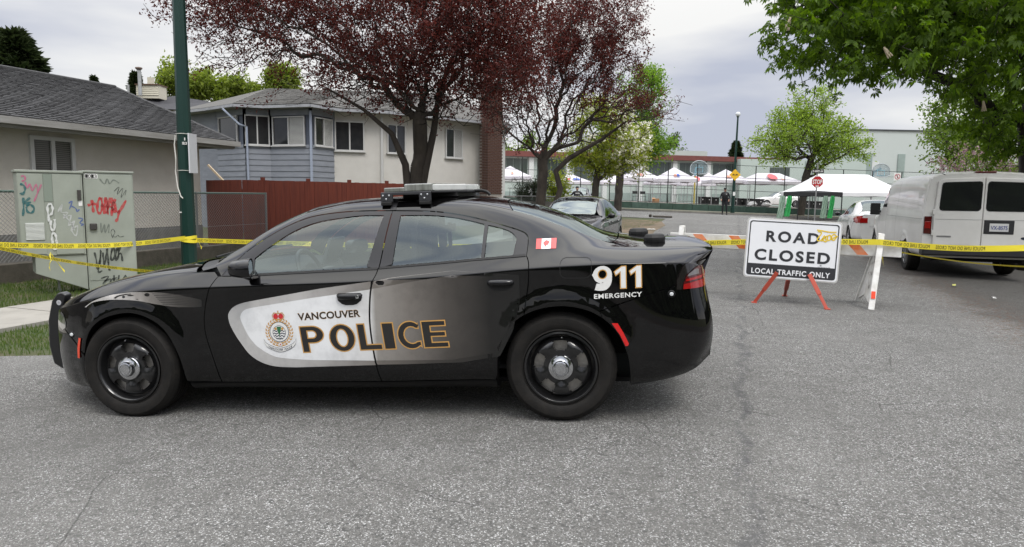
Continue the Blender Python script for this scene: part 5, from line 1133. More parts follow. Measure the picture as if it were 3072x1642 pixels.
def shingle_roof(root, e0, e1, r0, r1, rows, tab=.33, seed=0, material=None, name='shingle_course'):
    """courses of tabs between eave e0-e1 and ridge r0-r1 (any two lines)"""
    r = random.Random(seed); e0, e1, r0, r1 = map(Vector, (e0, e1, r0, r1)); nrm = (e1 - e0).cross(r0 - e0).normalized(); nrm = nrm if nrm.z > 0 else -nrm
    for j in range(rows):
        t0 = j / rows; t1 = min(1.0, (j + 1.25) / rows); a0, b0 = e0.lerp(r0, t0), e1.lerp(r1, t0); a1, b1 = e0.lerp(r0, t1), e1.lerp(r1, t1)
        L = (b0 - a0).length; n = max(1, int(L / tab)); mb = MB(); sh = (.5 if j % 2 else 0)
        for i in range(n + 1):
            f0, f1 = max(0, (i - sh) / n), min(1, (i + 1 - sh) / n)
            if f1 <= f0: continue
            g = .012 / L; dn = r.uniform(0, .12) * (1 if r.random() < .4 else 0)
            p = [a0.lerp(b0, f0 + g), a0.lerp(b0, f1 - g), a1.lerp(b1, f1 - g), a1.lerp(b1, f0 + g)]
            q = [p[0] + nrm * (.024 + r.uniform(0, .008)), p[1] + nrm * (.024 + r.uniform(0, .008)), p[2] + nrm * .002, p[3] + nrm * .002]; dv = (p[3] - p[0]) * dn
            q[0] += dv; q[1] += dv; mb.add(q + [q[0] - nrm * .03, q[1] - nrm * .03], [(0, 1, 2, 3), (4, 5, 1, 0)])
        mb.build(name, material or shingle, root)
def window(root, a, b, z0, z1, panes=2, frame=.05, blind=False, depth=.06, mt=None):
    """framed window standing between plan points a and b (local), facing the viewer's side (to the right of a->b)"""
    a = Vector((*a, 0)); b = Vector((*b, 0)); d = (b - a).normalized(); n = Vector((d.y, -d.x, 0)); L = (b - a).length; ang = math.atan2(d.y, d.x); m3 = Matrix.Rotation(ang, 3, 'Z')
    def bx(x0, x1, y0, y1, q0, q1, mb): mb.box(a + d * ((x0 + x1) / 2) + n * ((y0 + y1) / 2) + Vector((0, 0, (q0 + q1) / 2)), (x1 - x0, y1 - y0, q1 - q0), m3)
    fr = MB(); 
    bx(0, L, 0, depth, z0, z0 + frame, fr); bx(0, L, 0, depth, z1 - frame, z1, fr); bx(0, frame, 0, depth - .002, z0 + frame, z1 - frame, fr); bx(L - frame, L, 0, depth - .002, z0 + frame, z1 - frame, fr)
    for k in range(1, panes): bx(L * k / panes - frame / 2, L * k / panes + frame / 2, 0, depth - .004, z0 + frame, z1 - frame, fr)
    bx(-.04, L + .04, 0, depth + .03, z0 - .04, z0, fr)
    w = fr.build('window', mt or white_tr, root)
    for k in range(panes):
        p = MB(); bx(L * k / panes + frame / 2, L * (k + 1) / panes - frame / 2, .004, .012, z0 + frame * .8, z1 - frame * .8, p); p.build('pane', glass_dk, w)
        if blind and (blind is True or k == blind - 1):
            s = MB(); z = z0 + frame + .02
            while z < z1 - frame: bx(L * k / panes + frame * .7, L * (k + 1) / panes - frame * .7, .013, .018, z, z + .028, s); z += .042
            s.build('blind', mat('blind_grey' if blind is True else 'blind_white', (0.12, 0.115, 0.10) if blind is True else (0.5, 0.5, 0.48), 0.6), w)
    return w
# bungalow with shingle roof
def bungalow():
    U0, V0 = -14.2, 15.6; root = street_thing('bungalow', 'low stucco bungalow with grey shingle roof behind the utility cabinet', 'house', U0, V0, 0)
    MB().bx(-9, 0, -18, 0, -.3, 2.78).build('wall', stucco, root)
    zr = on_plane(173, 233, uv(U0 - 4.5, 0), SA, CA).z; he = on_plane(346, 264, uv(U0 - 4.5, 0), SA, CA); ve = to_uv(he.x, he.y)[1] - V0
    ee = on_plane(705, 420, uv(U0 + .55, 0), SA, CA); v1 = to_uv(ee.x, ee.y)[1] - V0; ze = (on_plane(0, 352, uv(U0 + .55, 0), SA, CA).z + ee.z) / 2
    E = [(.55, -19, ze), (.55, v1, ze), (-9.55, v1, ze), (-9.55, -19, ze)]; A, B = (-4.5, -13, zr), (-4.5, ve, zr)
    rf = MB(); rf.add(E + [A, B], [(0, 1, 5, 4), (1, 2, 5), (2, 3, 4, 5), (3, 0, 4)]); ro = rf.build('roof', mat('roof_felt', (0.06, 0.06, 0.062), 0.95), root)
    shingle_roof(ro, E[0], E[1], A, B, 34, seed=2); shingle_roof(ro, E[1], E[2], B, B, 30, seed=3)
    MB().tube([A, (-4.5, ve, zr + .02)], .06, 6).build('ridge_cap', shingle, ro); MB().tube([B, E[1]], .05, 6).build('hip_cap', shingle, ro)
    g = MB(); g.bx(.50, .66, -19, v1 + .1, ze - .15, ze - .012); g.bx(.44, .50, -19, v1, ze - .22, ze - .02); g.build('gutter', gutter_m, root)
    MB().bx(0, .44, -18, v1 - .05, ze - .19, ze - .16).build('soffit', mat('soffit_grey', (0.30, 0.295, 0.28), 0.8), root)
    MB().bx(-9.5, .5, v1 - .02, v1 + .06, ze - .2, ze - .02).build('fascia', gutter_m, root)
    p0 = on_plane(83, 405, uv(U0, 0), SA, CA); p1 = on_plane(224, 512, uv(U0, 0), SA, CA)
    window(root, (0, to_uv(p0.x, p0.y)[1] - V0), (0, to_uv(p1.x, p1.y)[1] - V0), p1.z - .25, p0.z, 2, .085, True)
    MB().bx(-.02, .012, -18, .01, -.3, .55).build('foundation', mat('foundation_grey', (0.16, 0.155, 0.145), 0.95, noise=0.6, nscale=3), root)
bungalow()
# utility cabinet
def cabinet():
    P0 = Vector((-6.75, 10.85)); D = Vector((.766, .643)); rz = math.atan2(D.y, D.x)
    z0 = gz(P0.x, P0.y); root = thing('utility_cabinet', 'pale green steel utility cabinet covered in graffiti', 'cabinet', (P0.x, P0.y, z0), rz)
    def lp(a, b):
        p = on_plane(a / 2.648, 480 + b / 2.648, P0, D.x, D.y); return ((p.x - P0.x) * D.x + (p.y - P0.y) * D.y, p.z - z0)
    pm = mat('cabinet_green', (0.30, 0.325, 0.28), 0.5, noise=0.6, nscale=2.5, col2=(0.23, 0.25, 0.21), bump=0.05)
    pd = mat('cabinet_seam', (0.09, 0.10, 0.085), 0.7)
    xl = lp(145, 400)[0]; xr = lp(1072, 500)[0]; xm = lp(672, 500)[0]; zt = lp(700, 100)[1]; zl = lp(300, 100)[1]; xs = lp(285, 850)[0]; zc = lp(300, 765)[1]
    MB().bx(xm + .012, xr, 0, .62, .0, zt).build('cabinet_body', pm, root, bevel=.008)
    MB().bx(xl, xm - .004, -.03, .52, zc, zl).build('cabinet_body', pm, root, bevel=.008)
    MB().prism_xz([(xs, zc - .004), (xm, zc - .004), (xm, .02), (xm - .08, .06), (xs, lp(290, 905)[1])], -.01, .45).build('cabinet_pedestal', pm, root, bevel=.006)
    MB().bx(xl - .02, xm + .012, -.05, .54, zl, zl + .035).build('cabinet_lid', pm, root, bevel=.006); MB().bx(xm + .004, xr + .015, -.02, .64, zt, zt + .03).build('cabinet_lid', pm, root, bevel=.006)
    MB().box((lp(480, 950)[0], .2, .12), (.03, .03, .4)).build('cabinet_leg', mat('galvanised', (0.3, 0.31, 0.31), 0.45, 0.6), root)
    MB().bx(xm + .03, xr - .02, -.008, 0, .16, zt - .03).build('cabinet_door', pm, root, bevel=.003)
    x1, x2 = lp(345, 300)[0], lp(420, 300)[0]
    MB().bx(xl + .01, x1, -.042, -.03, zc + .03, zl - .02).build('cabinet_door', pm, root, bevel=.003); MB().bx(x2, xm - .03, -.044, -.03, zc + .02, zl - .02).build('cabinet_door', pm, root, bevel=.003)
    MB().bx(x1 + .004, x2 - .004, -.036, -.03, lp(380, 330)[1], zl - .02).build('cabinet_panel', pd if False else mat('cabinet_shade', (0.20, 0.235, 0.195), 0.6), root)  # recess between the doors, its shade painted in as a darker green
    for k in range(14):
        za = lp(270, 500)[1] - k * (lp(270, 500)[1] - lp(270, 635)[1]) / 14
        MB().box((lp(272, 500)[0], -.05, za - .012), (lp(345, 500)[0] - lp(197, 500)[0], .02, .012), Matrix.Rotation(R(-30), 3, 'X')).build('louvre', mat('louvre_white', (0.46, 0.48, 0.45), 0.5), root)
    MB().box((lp(625, 300)[0], -.055, lp(625, 280)[1]), (.05, .03, .16)).build('lock', mat('lock_dark', (0.07, 0.065, 0.06), 0.5, 0.5), root, bevel=.004); MB().box((lp(740, 535)[0], -.03, lp(740, 530)[1]), (.10, .04, .10)).build('lock', MATS['lock_dark'], root, bevel=.01)
    MB().box((lp(635, 345)[0], -.047, lp(635, 345)[1]), (.05, .003, .08)).build('paper_tag', mat('paper_white', (0.7, 0.7, 0.68), 0.8), root)
    for k, ch in enumerate('1013'):
        vs, fs = fit_text(ch, 0, .035, 0, .055); xx = lp(675 + k * 24, 132)[0]; zz = lp(700, 143)[1]
        MB().bx(xx - .006, xx + .046, -.0115, -.009, zz - .008, zz + .064).build('number_plate', MATS['paper_white'], root); MB().add([(xx + a, -.0135, zz + b) for a, b in vs], fs).build('numeral', mat('sign_ink', (0.01, 0.01, 0.01), 0.6), root)
    def tagging(col, strokes, w, name, rough=.5):
        mt = mat(name, col, rough, noise=0.35, nscale=30, col2=(0.24, 0.28, 0.235)); mb = MB()
        for s in strokes:
            q = smooth_line([lp(a, b) for a, b in s], 4)
            q2 = [Vector(p) for p in q]; o = len(mb.v); n = len(q2); 
            for i, p in enumerate(q2):
                d = (q2[min(i + 1, n - 1)] - q2[max(i - 1, 0)]); d = d.normalized() if d.length > 1e-6 else Vector((1, 0)); m = Vector((-d.y, d.x)) * (w / 2 * (0.8 + .3 * math.sin(i * 1.3)))
                yy = -.0465 if p.x < xm - .01 else -.0105
                mb.v += [(p.x + m.x, yy, p.y + m.y), (p.x - m.x, yy, p.y - m.y)]
            mb.f += [(o + 2 * i, o + 2 * i + 1, o + 2 * i + 3, o + 2 * i + 2) for i in range(n - 1)]
        mb.build('graffiti', mt, root)
    tagging((.42, .02, .025), [[(695, 362), (730, 352), (762, 350)], [(728, 318), (735, 370), (742, 418)], [(800, 300), (778, 330), (772, 400), (795, 425), (812, 370), (803, 300)], [(828, 430), (830, 340), (842, 300), (850, 360), (852, 430), (862, 350), (870, 300)], [(884, 300), (888, 380), (886, 445)], [(915, 310), (890, 375), (918, 420)], [(905, 330), (935, 420), (1000, 322)], [(945, 400), (935, 460), (918, 492)], [(800, 360), (830, 370), (880, 372), (900, 400)]], .042, 'spray_red')
    tagging((.012, .012, .012), [[(750, 735), (765, 800), (775, 870), (792, 800), (800, 715), (795, 800), (780, 888), (812, 880)], [(815, 735), (822, 800), (830, 835), (842, 760), (850, 705), (858, 790), (865, 868), (878, 870)], [(892, 700), (880, 760), (885, 800), (908, 770), (905, 700), (892, 690)], [(928, 700), (918, 760), (922, 800), (940, 760), (935, 690)], [(955, 690), (940, 745), (962, 745), (972, 805)]], .03, 'spray_black')
    tagging((.012, .012, .012), [[(802, 942), (862, 925), (815, 985)], [(830, 960), (880, 945), (872, 985)], [(905, 915), (905, 980)], [(890, 945), (930, 935)], [(945, 915), (938, 975), (962, 950), (965, 975)], [(975, 960), (995, 915), (1005, 960)]], .022, 'spray_black')
    tagging((.62, .63, .62), [[(388, 490), (378, 420), (375, 365), (400, 350), (415, 385), (408, 425), (388, 440)], [(400, 480), (402, 540), (425, 560), (432, 500), (430, 470)], [(412, 645), (410, 595), (430, 580), (442, 610), (445, 648)], [(415, 640), (418, 695), (440, 708), (450, 690), (448, 650)]], .034, 'spray_white')
    tagging((.45, .46, .45), [[(458, 412), (490, 352), (482, 415), (535, 420), (500, 462), (560, 440), (540, 522), (590, 482), (560, 562), (612, 522), (600, 602), (565, 562)], [(500, 430), (560, 500), (590, 560)]], .022, 'spray_grey')
    tagging((.012, .10, .11), [[(157, 190), (188, 205), (196, 240), (175, 275), (160, 262)], [(182, 300), (185, 380), (180, 445)], [(235, 300), (190, 345), (245, 335)], [(205, 365), (240, 355), (268, 385), (250, 420), (215, 410), (207, 372)]], .032, 'spray_teal')
    tagging((.45, .10, .20), [[(165, 132), (192, 128), (196, 160), (170, 168)], [(198, 175), (212, 225), (235, 190), (255, 245), (285, 195), (298, 262)], [(325, 195), (295, 265), (268, 330)]], .022, 'spray_pink')
    tagging((.06, .10, .30), [[(542, 345), (570, 328), (548, 392)], [(560, 365), (598, 385), (610, 412), (626, 392)], [(618, 462), (655, 468), (630, 500), (662, 512), (640, 520)]], .018, 'spray_blue')
    tagging((.13, .145, .125), [[(790, 150), (830, 192), (850, 150), (870, 190), (900, 160), (945, 185)], [(800, 500), (805, 580), (830, 510), (835, 580), (865, 510), (862, 580)]], .02, 'spray_faded')
    tagging((.02, .02, .02), [[(905, 250), (945, 215), (930, 275), (975, 225), (960, 300), (1000, 240), (992, 280)], [(895, 620), (880, 575), (895, 550), (912, 575), (898, 605), (918, 612), (935, 598), (950, 612), (985, 605)]], .010, 'marker_black')
cabinet()
# green street-light pole with taped board and strings
def street_pole():
    x, y = at_y(565, 700, 12.5).x, 12.5; z0 = gz(x, y); root = thing('street_pole', 'tall dark green octagonal pole wrapped with police tape', 'pole', (x, y, z0))
    gp = mat('pole_green', (0.003, 0.026, 0.020), 0.42, noise=0.4, nscale=5, col2=(0.006, 0.038, 0.028), stretch=(1, 1, .2))
    MB().tube([(0, 0, -.1), (0, 0, .25), (0, 0, 9.0)], [.138, .132, .085], 8).build('shaft', gp, root)
    MB().tube([(0, 0, -.1), (0, 0, .16)], .19, 8).build('base_plate', gp, root)
    zt, zb = zat(575, 402, y) - z0, zat(580, 520, y) - z0
    MB().box((.15, -.02, (zt + zb) / 2), (.022, .30, zt - zb)).build('board', mat('board_white', (0.55, 0.56, 0.58), 0.6), root)
    st = mat('string_white', (0.55, 0.54, 0.5), 0.8); s = MB(); r = .135
    for z in (zt - .02, zb + .03):
        s.tube([(r * math.cos(a), r * math.sin(a), z - .015 * math.sin(a)) for a in [R(k) for k in range(-180, 5, 20)]], .006, 5)
    s.build('string', st, root)
    q = MB(); q.tube([(-.13, -.06, zt - .03), (-.15, -.07, zt - .2), (-.12, -.1, zt - .45), (-.145, -.08, zb + .03), (-.10, -.12, zb - .25), (-.04, -.14, zb - .42), (.0, -.15, zb - .45)], .011, 6); q.build('string', st, root)
    z1 = zat(570, 432, y) - z0
    MB().box((.055, -.118, z1), (.075, .003, .045), Matrix.Rotation(R(20), 3, 'Z')).build('number_sticker', MATS['paper_white'], root)
    vs, fs = fit_text('19', .03, .08, z1 - .017, z1 + .017, .02); MB().add([(a, -.1235 + .36 * (a - .055), b) for a, b in vs], fs).build('numeral', MATS['sign_ink'], root)
    vs, fs = fit_text('1', .055, .07, z1 + .05, z1 + .10, .03); MB().add([(a, -.1235 + .36 * (a - .055), b) for a, b in vs], fs).build('numeral', MATS['paper_white'], root)
    MB().box((-.075, -.112, zat(560, 637, y) - z0), (.06, .003, .02), Matrix.Rotation(R(-20), 3, 'Z')).build('paper_scrap', MATS['paper_white'], root)
    return root, x, y, z0
POLE, PX, PY, PZ = street_pole()
# chain-link fence on a low concrete wall
def chain_link(root, a, b, h, z0, pitch=.075, wire=.0030, material=None):
    """woven wire between two local plan points"""
    a = Vector((*a, z0)); b = Vector((*b, z0)); d = b - a; L = d.length; d.normalize(); up = Vector((0, 0, 1)); nrm = Vector((d.y, -d.x, 0)); mb = MB(); n = int((L + h) / pitch)
    for sgn in (1, -1):
        for k in range(-int(h / pitch) - 1, n + 1):
            s0 = k * pitch; t0, t1 = 0.0, h
            x0, x1 = s0, s0 + h
            if sgn < 0: x0, x1 = s0 + h, s0
            def cl(xa, ta, xb, tb):
                pts = []
                for xx in (0, L):
                    if (xa - xx) * (xb - xx) < 0: f = (xx - xa) / (xb - xa); pts.append((xx, ta + f * (tb - ta)))
                if 0 <= xa <= L: pts.append((xa, ta))
                if 0 <= xb <= L: pts.append((xb, tb))
                return pts[:2] if len(pts) >= 2 else None
            c = cl(x0, 0, x1, h)
            if not c: continue
            p = a + d * c[0][0] + up * c[0][1] + nrm * .003 * sgn; q = a + d * c[1][0] + up * c[1][1] + nrm * .003 * sgn; e = (q - p); 
            if e.length < .02: continue
            w = e.cross(nrm).normalized() * wire; mb.add([p - w, p + w, q + w, q - w, p + nrm * wire * 1.6, q + nrm * wire * 1.6], [(0, 4, 5, 3), (4, 1, 2, 5)])
    return mb.build('wire_mesh', material or mat('galvanised_wire', (0.13, 0.135, 0.13), 0.5, 0.3), root)
def left_fence():
    U, VA, VB = -11.9, 3.0, 15.4; root = street_thing('chain_link_fence', 'chain-link fence with green top rail in front of the bungalow', 'fence', U, VA, 0)
    zt = 1.44; L = VB - VA; zb = .22
    MB().tube([(0, 0, zt), (0, L, zt)], .024, 8).build('top_rail', mat('rail_green', (0.05, 0.09, 0.07), 0.5), root, smooth=60)
    for k in range(6): MB().tube([(0, L * k / 5, -.1), (0, L * k / 5, zt + .03)], .028, 8).build('post', mat('post_grey', (0.17, 0.175, 0.17), 0.5, 0.3), root, smooth=60)
    MB().tube([(0.01, 0, zb + .45), (0.01, L, zb + .43)], .004, 5).build('tension_wire', MATS['post_grey'], root)
    chain_link(root, (.035, 0), (.035, L), zt - zb, zb)
    w = street_thing('retaining_wall', 'low dark mossy concrete wall under the chain-link fence', 'wall', U, VA, 0)
    for k in range(8):
        a = L * k / 8; MB().bx(-.14, .12, a + .006, a + L / 8 - .006, -.35, .20 + .012 * (k % 3)).build('wall_block', mat('dark_concrete', (0.085, 0.075, 0.06), 0.95, noise=0.8, nscale=5, col2=(0.04, 0.038, 0.028), bump=0.4, bscale=30), w, bevel=.012)
left_fence()
# red plank fence
def red_fence():
    a = Vector((at_y(728, 600, 18).x, 18.0)); b = Vector((at_y(1222, 600, 21.8).x, 21.8)); c = Vector((at_y(621, 600, 19.4).x, 19.4))
    rm = mat('red_stain', (0.150, 0.030, 0.015), 0.75, noise=0.7, nscale=3, col2=(0.085, 0.016, 0.010), stretch=(6, 6, .5), bump=0.2, bscale=30, island=.12)
    z0 = gz(a.x, a.y); root = thing('plank_fence', 'dark red vertical plank fence beside the blue house', 'fence', (a.x, a.y, z0), math.atan2(b.y - a.y, b.x - a.x))
    L = (b - a).length; top = 1.79 - z0; r = random.Random(4); n = int(L / .145)
    for k in range(n):
        t = top + r.uniform(-.004, .006) + .006 * k / n * 10 * 0
        MB().box(((k + .5) * L / n, r.uniform(-.004, .004), t / 2), (L / n - .005, .022, t)).build('plank', rm, root)
    for k in range(4): MB().box((L * (k + .22) / 4 + .3, .06, (top + .08) / 2), (.09, .09, top + .08)).build('post', rm, root, bevel=.006)
    MB().box((L / 2, .035, top * .85), (L, .04, .09)).build('rail', rm, root); MB().box((L / 2, .035, .3), (L, .04, .09)).build('rail', rm, root)
    r2 = thing('plank_fence', 'short shaded red plank fence behind the chain-link end post', 'fence', (c.x, c.y, z0), math.atan2(a.y - c.y, a.x - c.x)); L2 = (a - c).length - .05; n2 = int(L2 / .145)
    for k in range(n2): MB().box(((k + .5) * L2 / n2, r.uniform(-.003, .003), top / 2), (L2 / n2 - .005, .022, top)).build('plank', rm, r2)
    MB().box((L2 / 2, .035, top * .85), (L2, .04, .09)).build('rail', rm, r2)
    bl = thing('timber_prop', 'pale timber prop leaning above the red fence', 'timber', (at_y(655, 540, 22).x, 22, 1.0)); p0, p1 = at_y(624, 495, 22), at_y(668, 541, 22)
    MB().beam(p0 - Vector(bl.location), p1 - Vector(bl.location) + (p1 - p0) * .8, .09, .05).build('board', mat('raw_timber', (0.45, 0.36, 0.25), 0.8), bl)
red_fence()
# blue-grey and white house
def blue_house():
    spec = [(560, 29.0), (654, 27.6), (737, 26.2), (812, 26.6), (934, 26.0), (1001, 27.2), (1146, 27.8), (1438, 31.3), (1512, 33.0)]
    O = Vector((at_y(1001, 500, 27.2).x, 27.2, 0)); root = thing('house', 'raised stucco house with blue-grey boarded sun porch and brick chimney', 'house', O)
    P = [Vector((at_y(u, 450, y).x - O.x, y - O.y)) for u, y in spec]
    blue = mat('siding_blue', (0.235, 0.252, 0.285), 0.6, noise=0.6, nscale=2, col2=(0.16, 0.172, 0.20), stretch=(1, 1, 4)); bdk = mat('porch_wall', (0.10, 0.115, 0.15), 0.8)
    ze = 4.62; zs = 3.14
    def wall(i, j, z0, z1, m, name='wall', th=.2, back=0.0):
        a, b = P[i], P[j]; d = (b - a).normalized(); n = Vector((-d.y, d.x)); mb = MB(); q = [a + n * back, b + n * back, b + n * (th + back), a + n * (th + back)]
        mb.prism([tuple(v) for v in q], z0, z1); return mb.build(name, m, root)
    for i in (0, 1, 2, 3, 4): wall(i, i + 1, -.2, ze, bdk if i else blue, back=.03)
    for i in (5, 6, 7): wall(i, i + 1, -.2, ze, stucco_w)
    for i in (1, 2, 3, 4):
        a, b = P[i], P[i + 1]; d = (b - a).normalized(); n = Vector((d.y, -d.x))
        for k in range(9):
            zz = zs - .215 * (k + 1); mb = MB(); th0, th1 = .012, .034
            mb.v = [(*(a + n * th1), zz), (*(b + n * th1), zz), (*(b + n * th0), zz + .222), (*(a + n * th0), zz + .222), (*(a - n * .03), zz), (*(b - n * .03), zz)]; mb.f = [(0, 1, 2, 3), (4, 5, 1, 0)]
            mb.build('siding_board', blue, root)
        wall(i, i + 1, zs, zs + .12, blue, 'window_rail', .06, -.04); wall(i, i + 1, 4.36, ze, blue, 'header_board', .06, -.04)
        for e in (a, b): MB().box((*(e), (zs + ze) / 2), (.11, .11, ze - zs)).build('corner_post', blue, root)
    def win(u0, u1, i, z0, z1, panes, **k):
        a, b = P[i], P[i + 1]; d = (b - a)
        def hit(u):
            p = on_plane(u, 420, (a.x + O.x, a.y + O.y), d.x, d.y); return Vector((p.x - O.x, p.y - O.y))
        dn = d.normalized(); n = Vector((dn.y, -dn.x)) * .01; window(root, tuple(hit(u0) + n), tuple(hit(u1) + n), z0, z1, panes, **k)
    win(660, 716, 1, zs + .12, 4.36, 1, frame=.045); win(735, 809, 2, zs + .1, 4.36, 2, frame=.045); win(820, 917, 3, zs + .1, 4.32, 2, frame=.045, blind=2); win(942, 995, 4, zs + .1, 4.3, 2, frame=.045, blind=2)
    win(1004, 1093, 5, 3.12, 4.28, 2, frame=.05); win(1160, 1215, 6, 3.1, 4.25, 2, frame=.04); win(1335, 1386, 6, 3.05, 4.3, 2, frame=.05, blind=2)
    # roof
    eav = []
    for i, p in enumerate(P):
        d = (P[min(i + 1, 8)] - P[max(i - 1, 0)]).normalized(); eav.append(p + Vector((d.y, -d.x)) * .55)
    R0 = (at_y(800, 300, 31.5).x - O.x, 4.6, 6.15); R1 = (at_y(1330, 300, 36).x - O.x, 9.5, 6.7)
    rm = mat('roof_grey', (0.115, 0.112, 0.104), 0.95, noise=0.6, nscale=3, col2=(0.07, 0.068, 0.065), bump=0.5, bscale=40)
    rf = MB(); E3 = [(e.x, e.y, ze + .08) for e in eav]; n = len(E3); rid = [tuple(Vector(R0).lerp(Vector(R1), max(0, min(1, (i - 2) / 4)))) for i in range(n)]
    rf.add(E3 + rid + [(R0[0] - 4, R0[1] + 5, ze + .1), (R1[0] + 3, R1[1] + 4, ze + .1)], [(i, i + 1, n + i + 1, n + i) for i in range(n - 1)] + [(0, n, 2 * n), (n - 1, 2 * n + 1, 2 * n - 1)] + [(n + 0, 2 * n - 1, 2 * n + 1, 2 * n)])
    ro = rf.build('roof', rm, root)
    for i in range(n - 1):
        shingle_roof(ro, E3[i], E3[i + 1], rid[i], rid[i + 1], 16, tab=.5, seed=10 + i, material=rm) if (Vector(rid[i]) - Vector(rid[i + 1])).length > .01 else None
    for i in range(n - 1):
        a, b = Vector(E3[i]), Vector(E3[i + 1]); MB().beam(a + Vector((0, 0, -.07)), b + Vector((0, 0, -.07)), .09, .10).build('gutter', mat('gutter_pale', (0.34, 0.35, 0.37), 0.5, noise=.5, nscale=3), root)
        wallpoly = [tuple(P[i]), tuple(P[i + 1]), tuple(eav[i + 1]), tuple(eav[i])]; MB().prism(wallpoly[::-1], ze - .02, ze).build('soffit', MATS['soffit_grey'], root)
    MB().tube([(eav[2].x - .45, eav[2].y + .1, ze - .1), (eav[2].x + .1, P[2].y - .25, ze - .65), (P[2].x + .1, P[2].y - .1, ze - .72), (P[2].x + .12, P[2].y - .09, .3)], .04, 6).build('downspout', mat('downspout_blue', (0.30, 0.34, 0.42), 0.5), root)
    for i in (4, 6): MB().box((P[i].x + .02, P[i].y - .08, 2.3), (.085, .07, 4.4)).build('downspout', white_tr if i == 6 else MATS['downspout_blue'], root)
    wall(6, 7, -.2, 1.62, blue, 'base_siding', .05, -.045)
    wall(7, 8, 1.0, ze, white_tr, 'corner_trim', .06, -.07)
    # brick chimney
    cx, cy = at_y(1463, 500, 30.2).x - O.x, 30.2 - O.y; ax = Vector((.82, .57, 0)); ay = Vector((-.57, .82, 0)); rz = math.atan2(.57, .82)
    ch = MB(); ch.box(Vector((cx, cy, 3.2)) + ax * .39 + ay * .34, (.74, .64, 6.1), rz); cho = ch.build('chimney', mat('mortar', (0.33, 0.30, 0.27), 0.95, noise=0.5, nscale=10), root)
    bk = mat('brick_red', (0.125, 0.060, 0.043), 0.9, noise=0.9, nscale=5, col2=(0.055, 0.032, 0.026), bump=0.3, bscale=60); proto = {}
    def brick(p, L, alongx):
        key = (round(L, 3), alongx)
        if key not in proto:
            mb = MB().box((0, 0, 0), (L, .06, .050) if alongx else (.06, L, .050)); o = mb.build('brick', bk, cho); proto[key] = o
            o.rotation_euler = (0, 0, rz); o.location = p; return
        o = proto[key].copy(); COL.objects.link(o); o.location = p
    z = 1.55; j = 0; rest = MB()
    while z < 6.2:
        sh = (j % 2) * .105
        for (x0, x1) in [(max(0, -.21 + sh + k * .21), min(.78, sh + k * .21)) for k in range(0, 5)]:
            if x1 - x0 < .06: continue
            p = Vector((cx, cy, z)) + ax * ((x0 + x1) / 2) + ay * .018
            brick(p, round(x1 - x0 - .022, 2), True)
        for k in range(3):
            p = Vector((cx, cy, z)) + ax * .018 + ay * (.115 + k * .215 + (.03 if j % 2 else 0)); brick(p, .2, False) if j < 60 and not (j % 2 and k == 2) else None
        z += .07; j += 1
    cp = MB(); cp.box(Vector((cx, cy, 6.3)) + ax * .39 + ay * .34, (.9, .8, .12), rz); cp.build('chimney_cap', MATS['mortar'], root)
blue_house()
# dark-roofed neighbour with cream siding chimney and flue pipe
def neighbour():
    y = 40; c = at_y(480, 300, y); root = thing('house', 'neighbouring house with dark hip roof and cream siding chimney', 'house', (c.x, y, 0))
    def lx(u): return at_y(u, 300, y).x - c.x
    def lz(v, u=480): return zat(u, v, y)
    MB().bx(lx(330), lx(640), 0, 8, 0, lz(330)).build('wall', stucco, root)
    rm = mat('roof_dark', (0.045, 0.045, 0.05), 0.95, noise=0.4, nscale=4); zr = lz(258, 425); ze = lz(325)
    MB().add([(lx(300), -.5, ze), (lx(700), -.5, ze - .2), (lx(700), 8.5, ze), (lx(300), 8.5, ze), (lx(423), 4, zr), (lx(545), 4, zr - .35)], [(0, 1, 5, 4), (1, 2, 5), (2, 3, 4, 5), (3, 0, 4)]).build('roof', rm, root)
    for k in range(6):
        z0 = lz(270, 388) + k * .105; MB().add([(lx(353), 2.0, z0), (lx(423), 2.0, z0), (lx(423), 2.03, z0 + .11), (lx(353), 2.03, z0 + .11)], [(0, 1, 2, 3)]).build('siding_board', mat('siding_cream', (0.55, 0.52, 0.42), 0.7), root)
    MB().bx(lx(353), lx(423), 2.04, 3, lz(280, 388), lz(238, 388)).build('chimney', MATS['siding_cream'], root); MB().bx(lx(351), lx(425), 1.95, 3.1, lz(239, 388), lz(235, 388)).build('chimney_cap', mat('cap_brown', (0.10, 0.06, 0.04), 0.8), root)
    gv = mat('flue_metal', (0.42, 0.43, 0.43), 0.5, 0.3, noise=0.5, nscale=6); zz = (lz(275, 376), lz(196, 376))
    MB().tube([(lx(377), 1.6, zz[0]), (lx(377), 1.6, zz[1])], .10, 10).build('flue_pipe', gv, root, smooth=60); MB().lathe([(.10, 0), (.2, .1), (.19, .16), (.02, .2)], 12, 'Z', (lx(376), 1.6, zz[1])).build('flue_cap', mat('cap_rust', (0.16, 0.12, 0.10), 0.8), root)
    MB().bx(lx(384), lx(396), 2.2, 2.6, lz(236, 388), lz(212, 388)).build('vent_stack', MATS['siding_cream'], root); MB().tube([(lx(329), 2, lz(270, 329)), (lx(329), 2, lz(238, 329))], .07, 6).build('vent_pipe', gv, root)
neighbour()
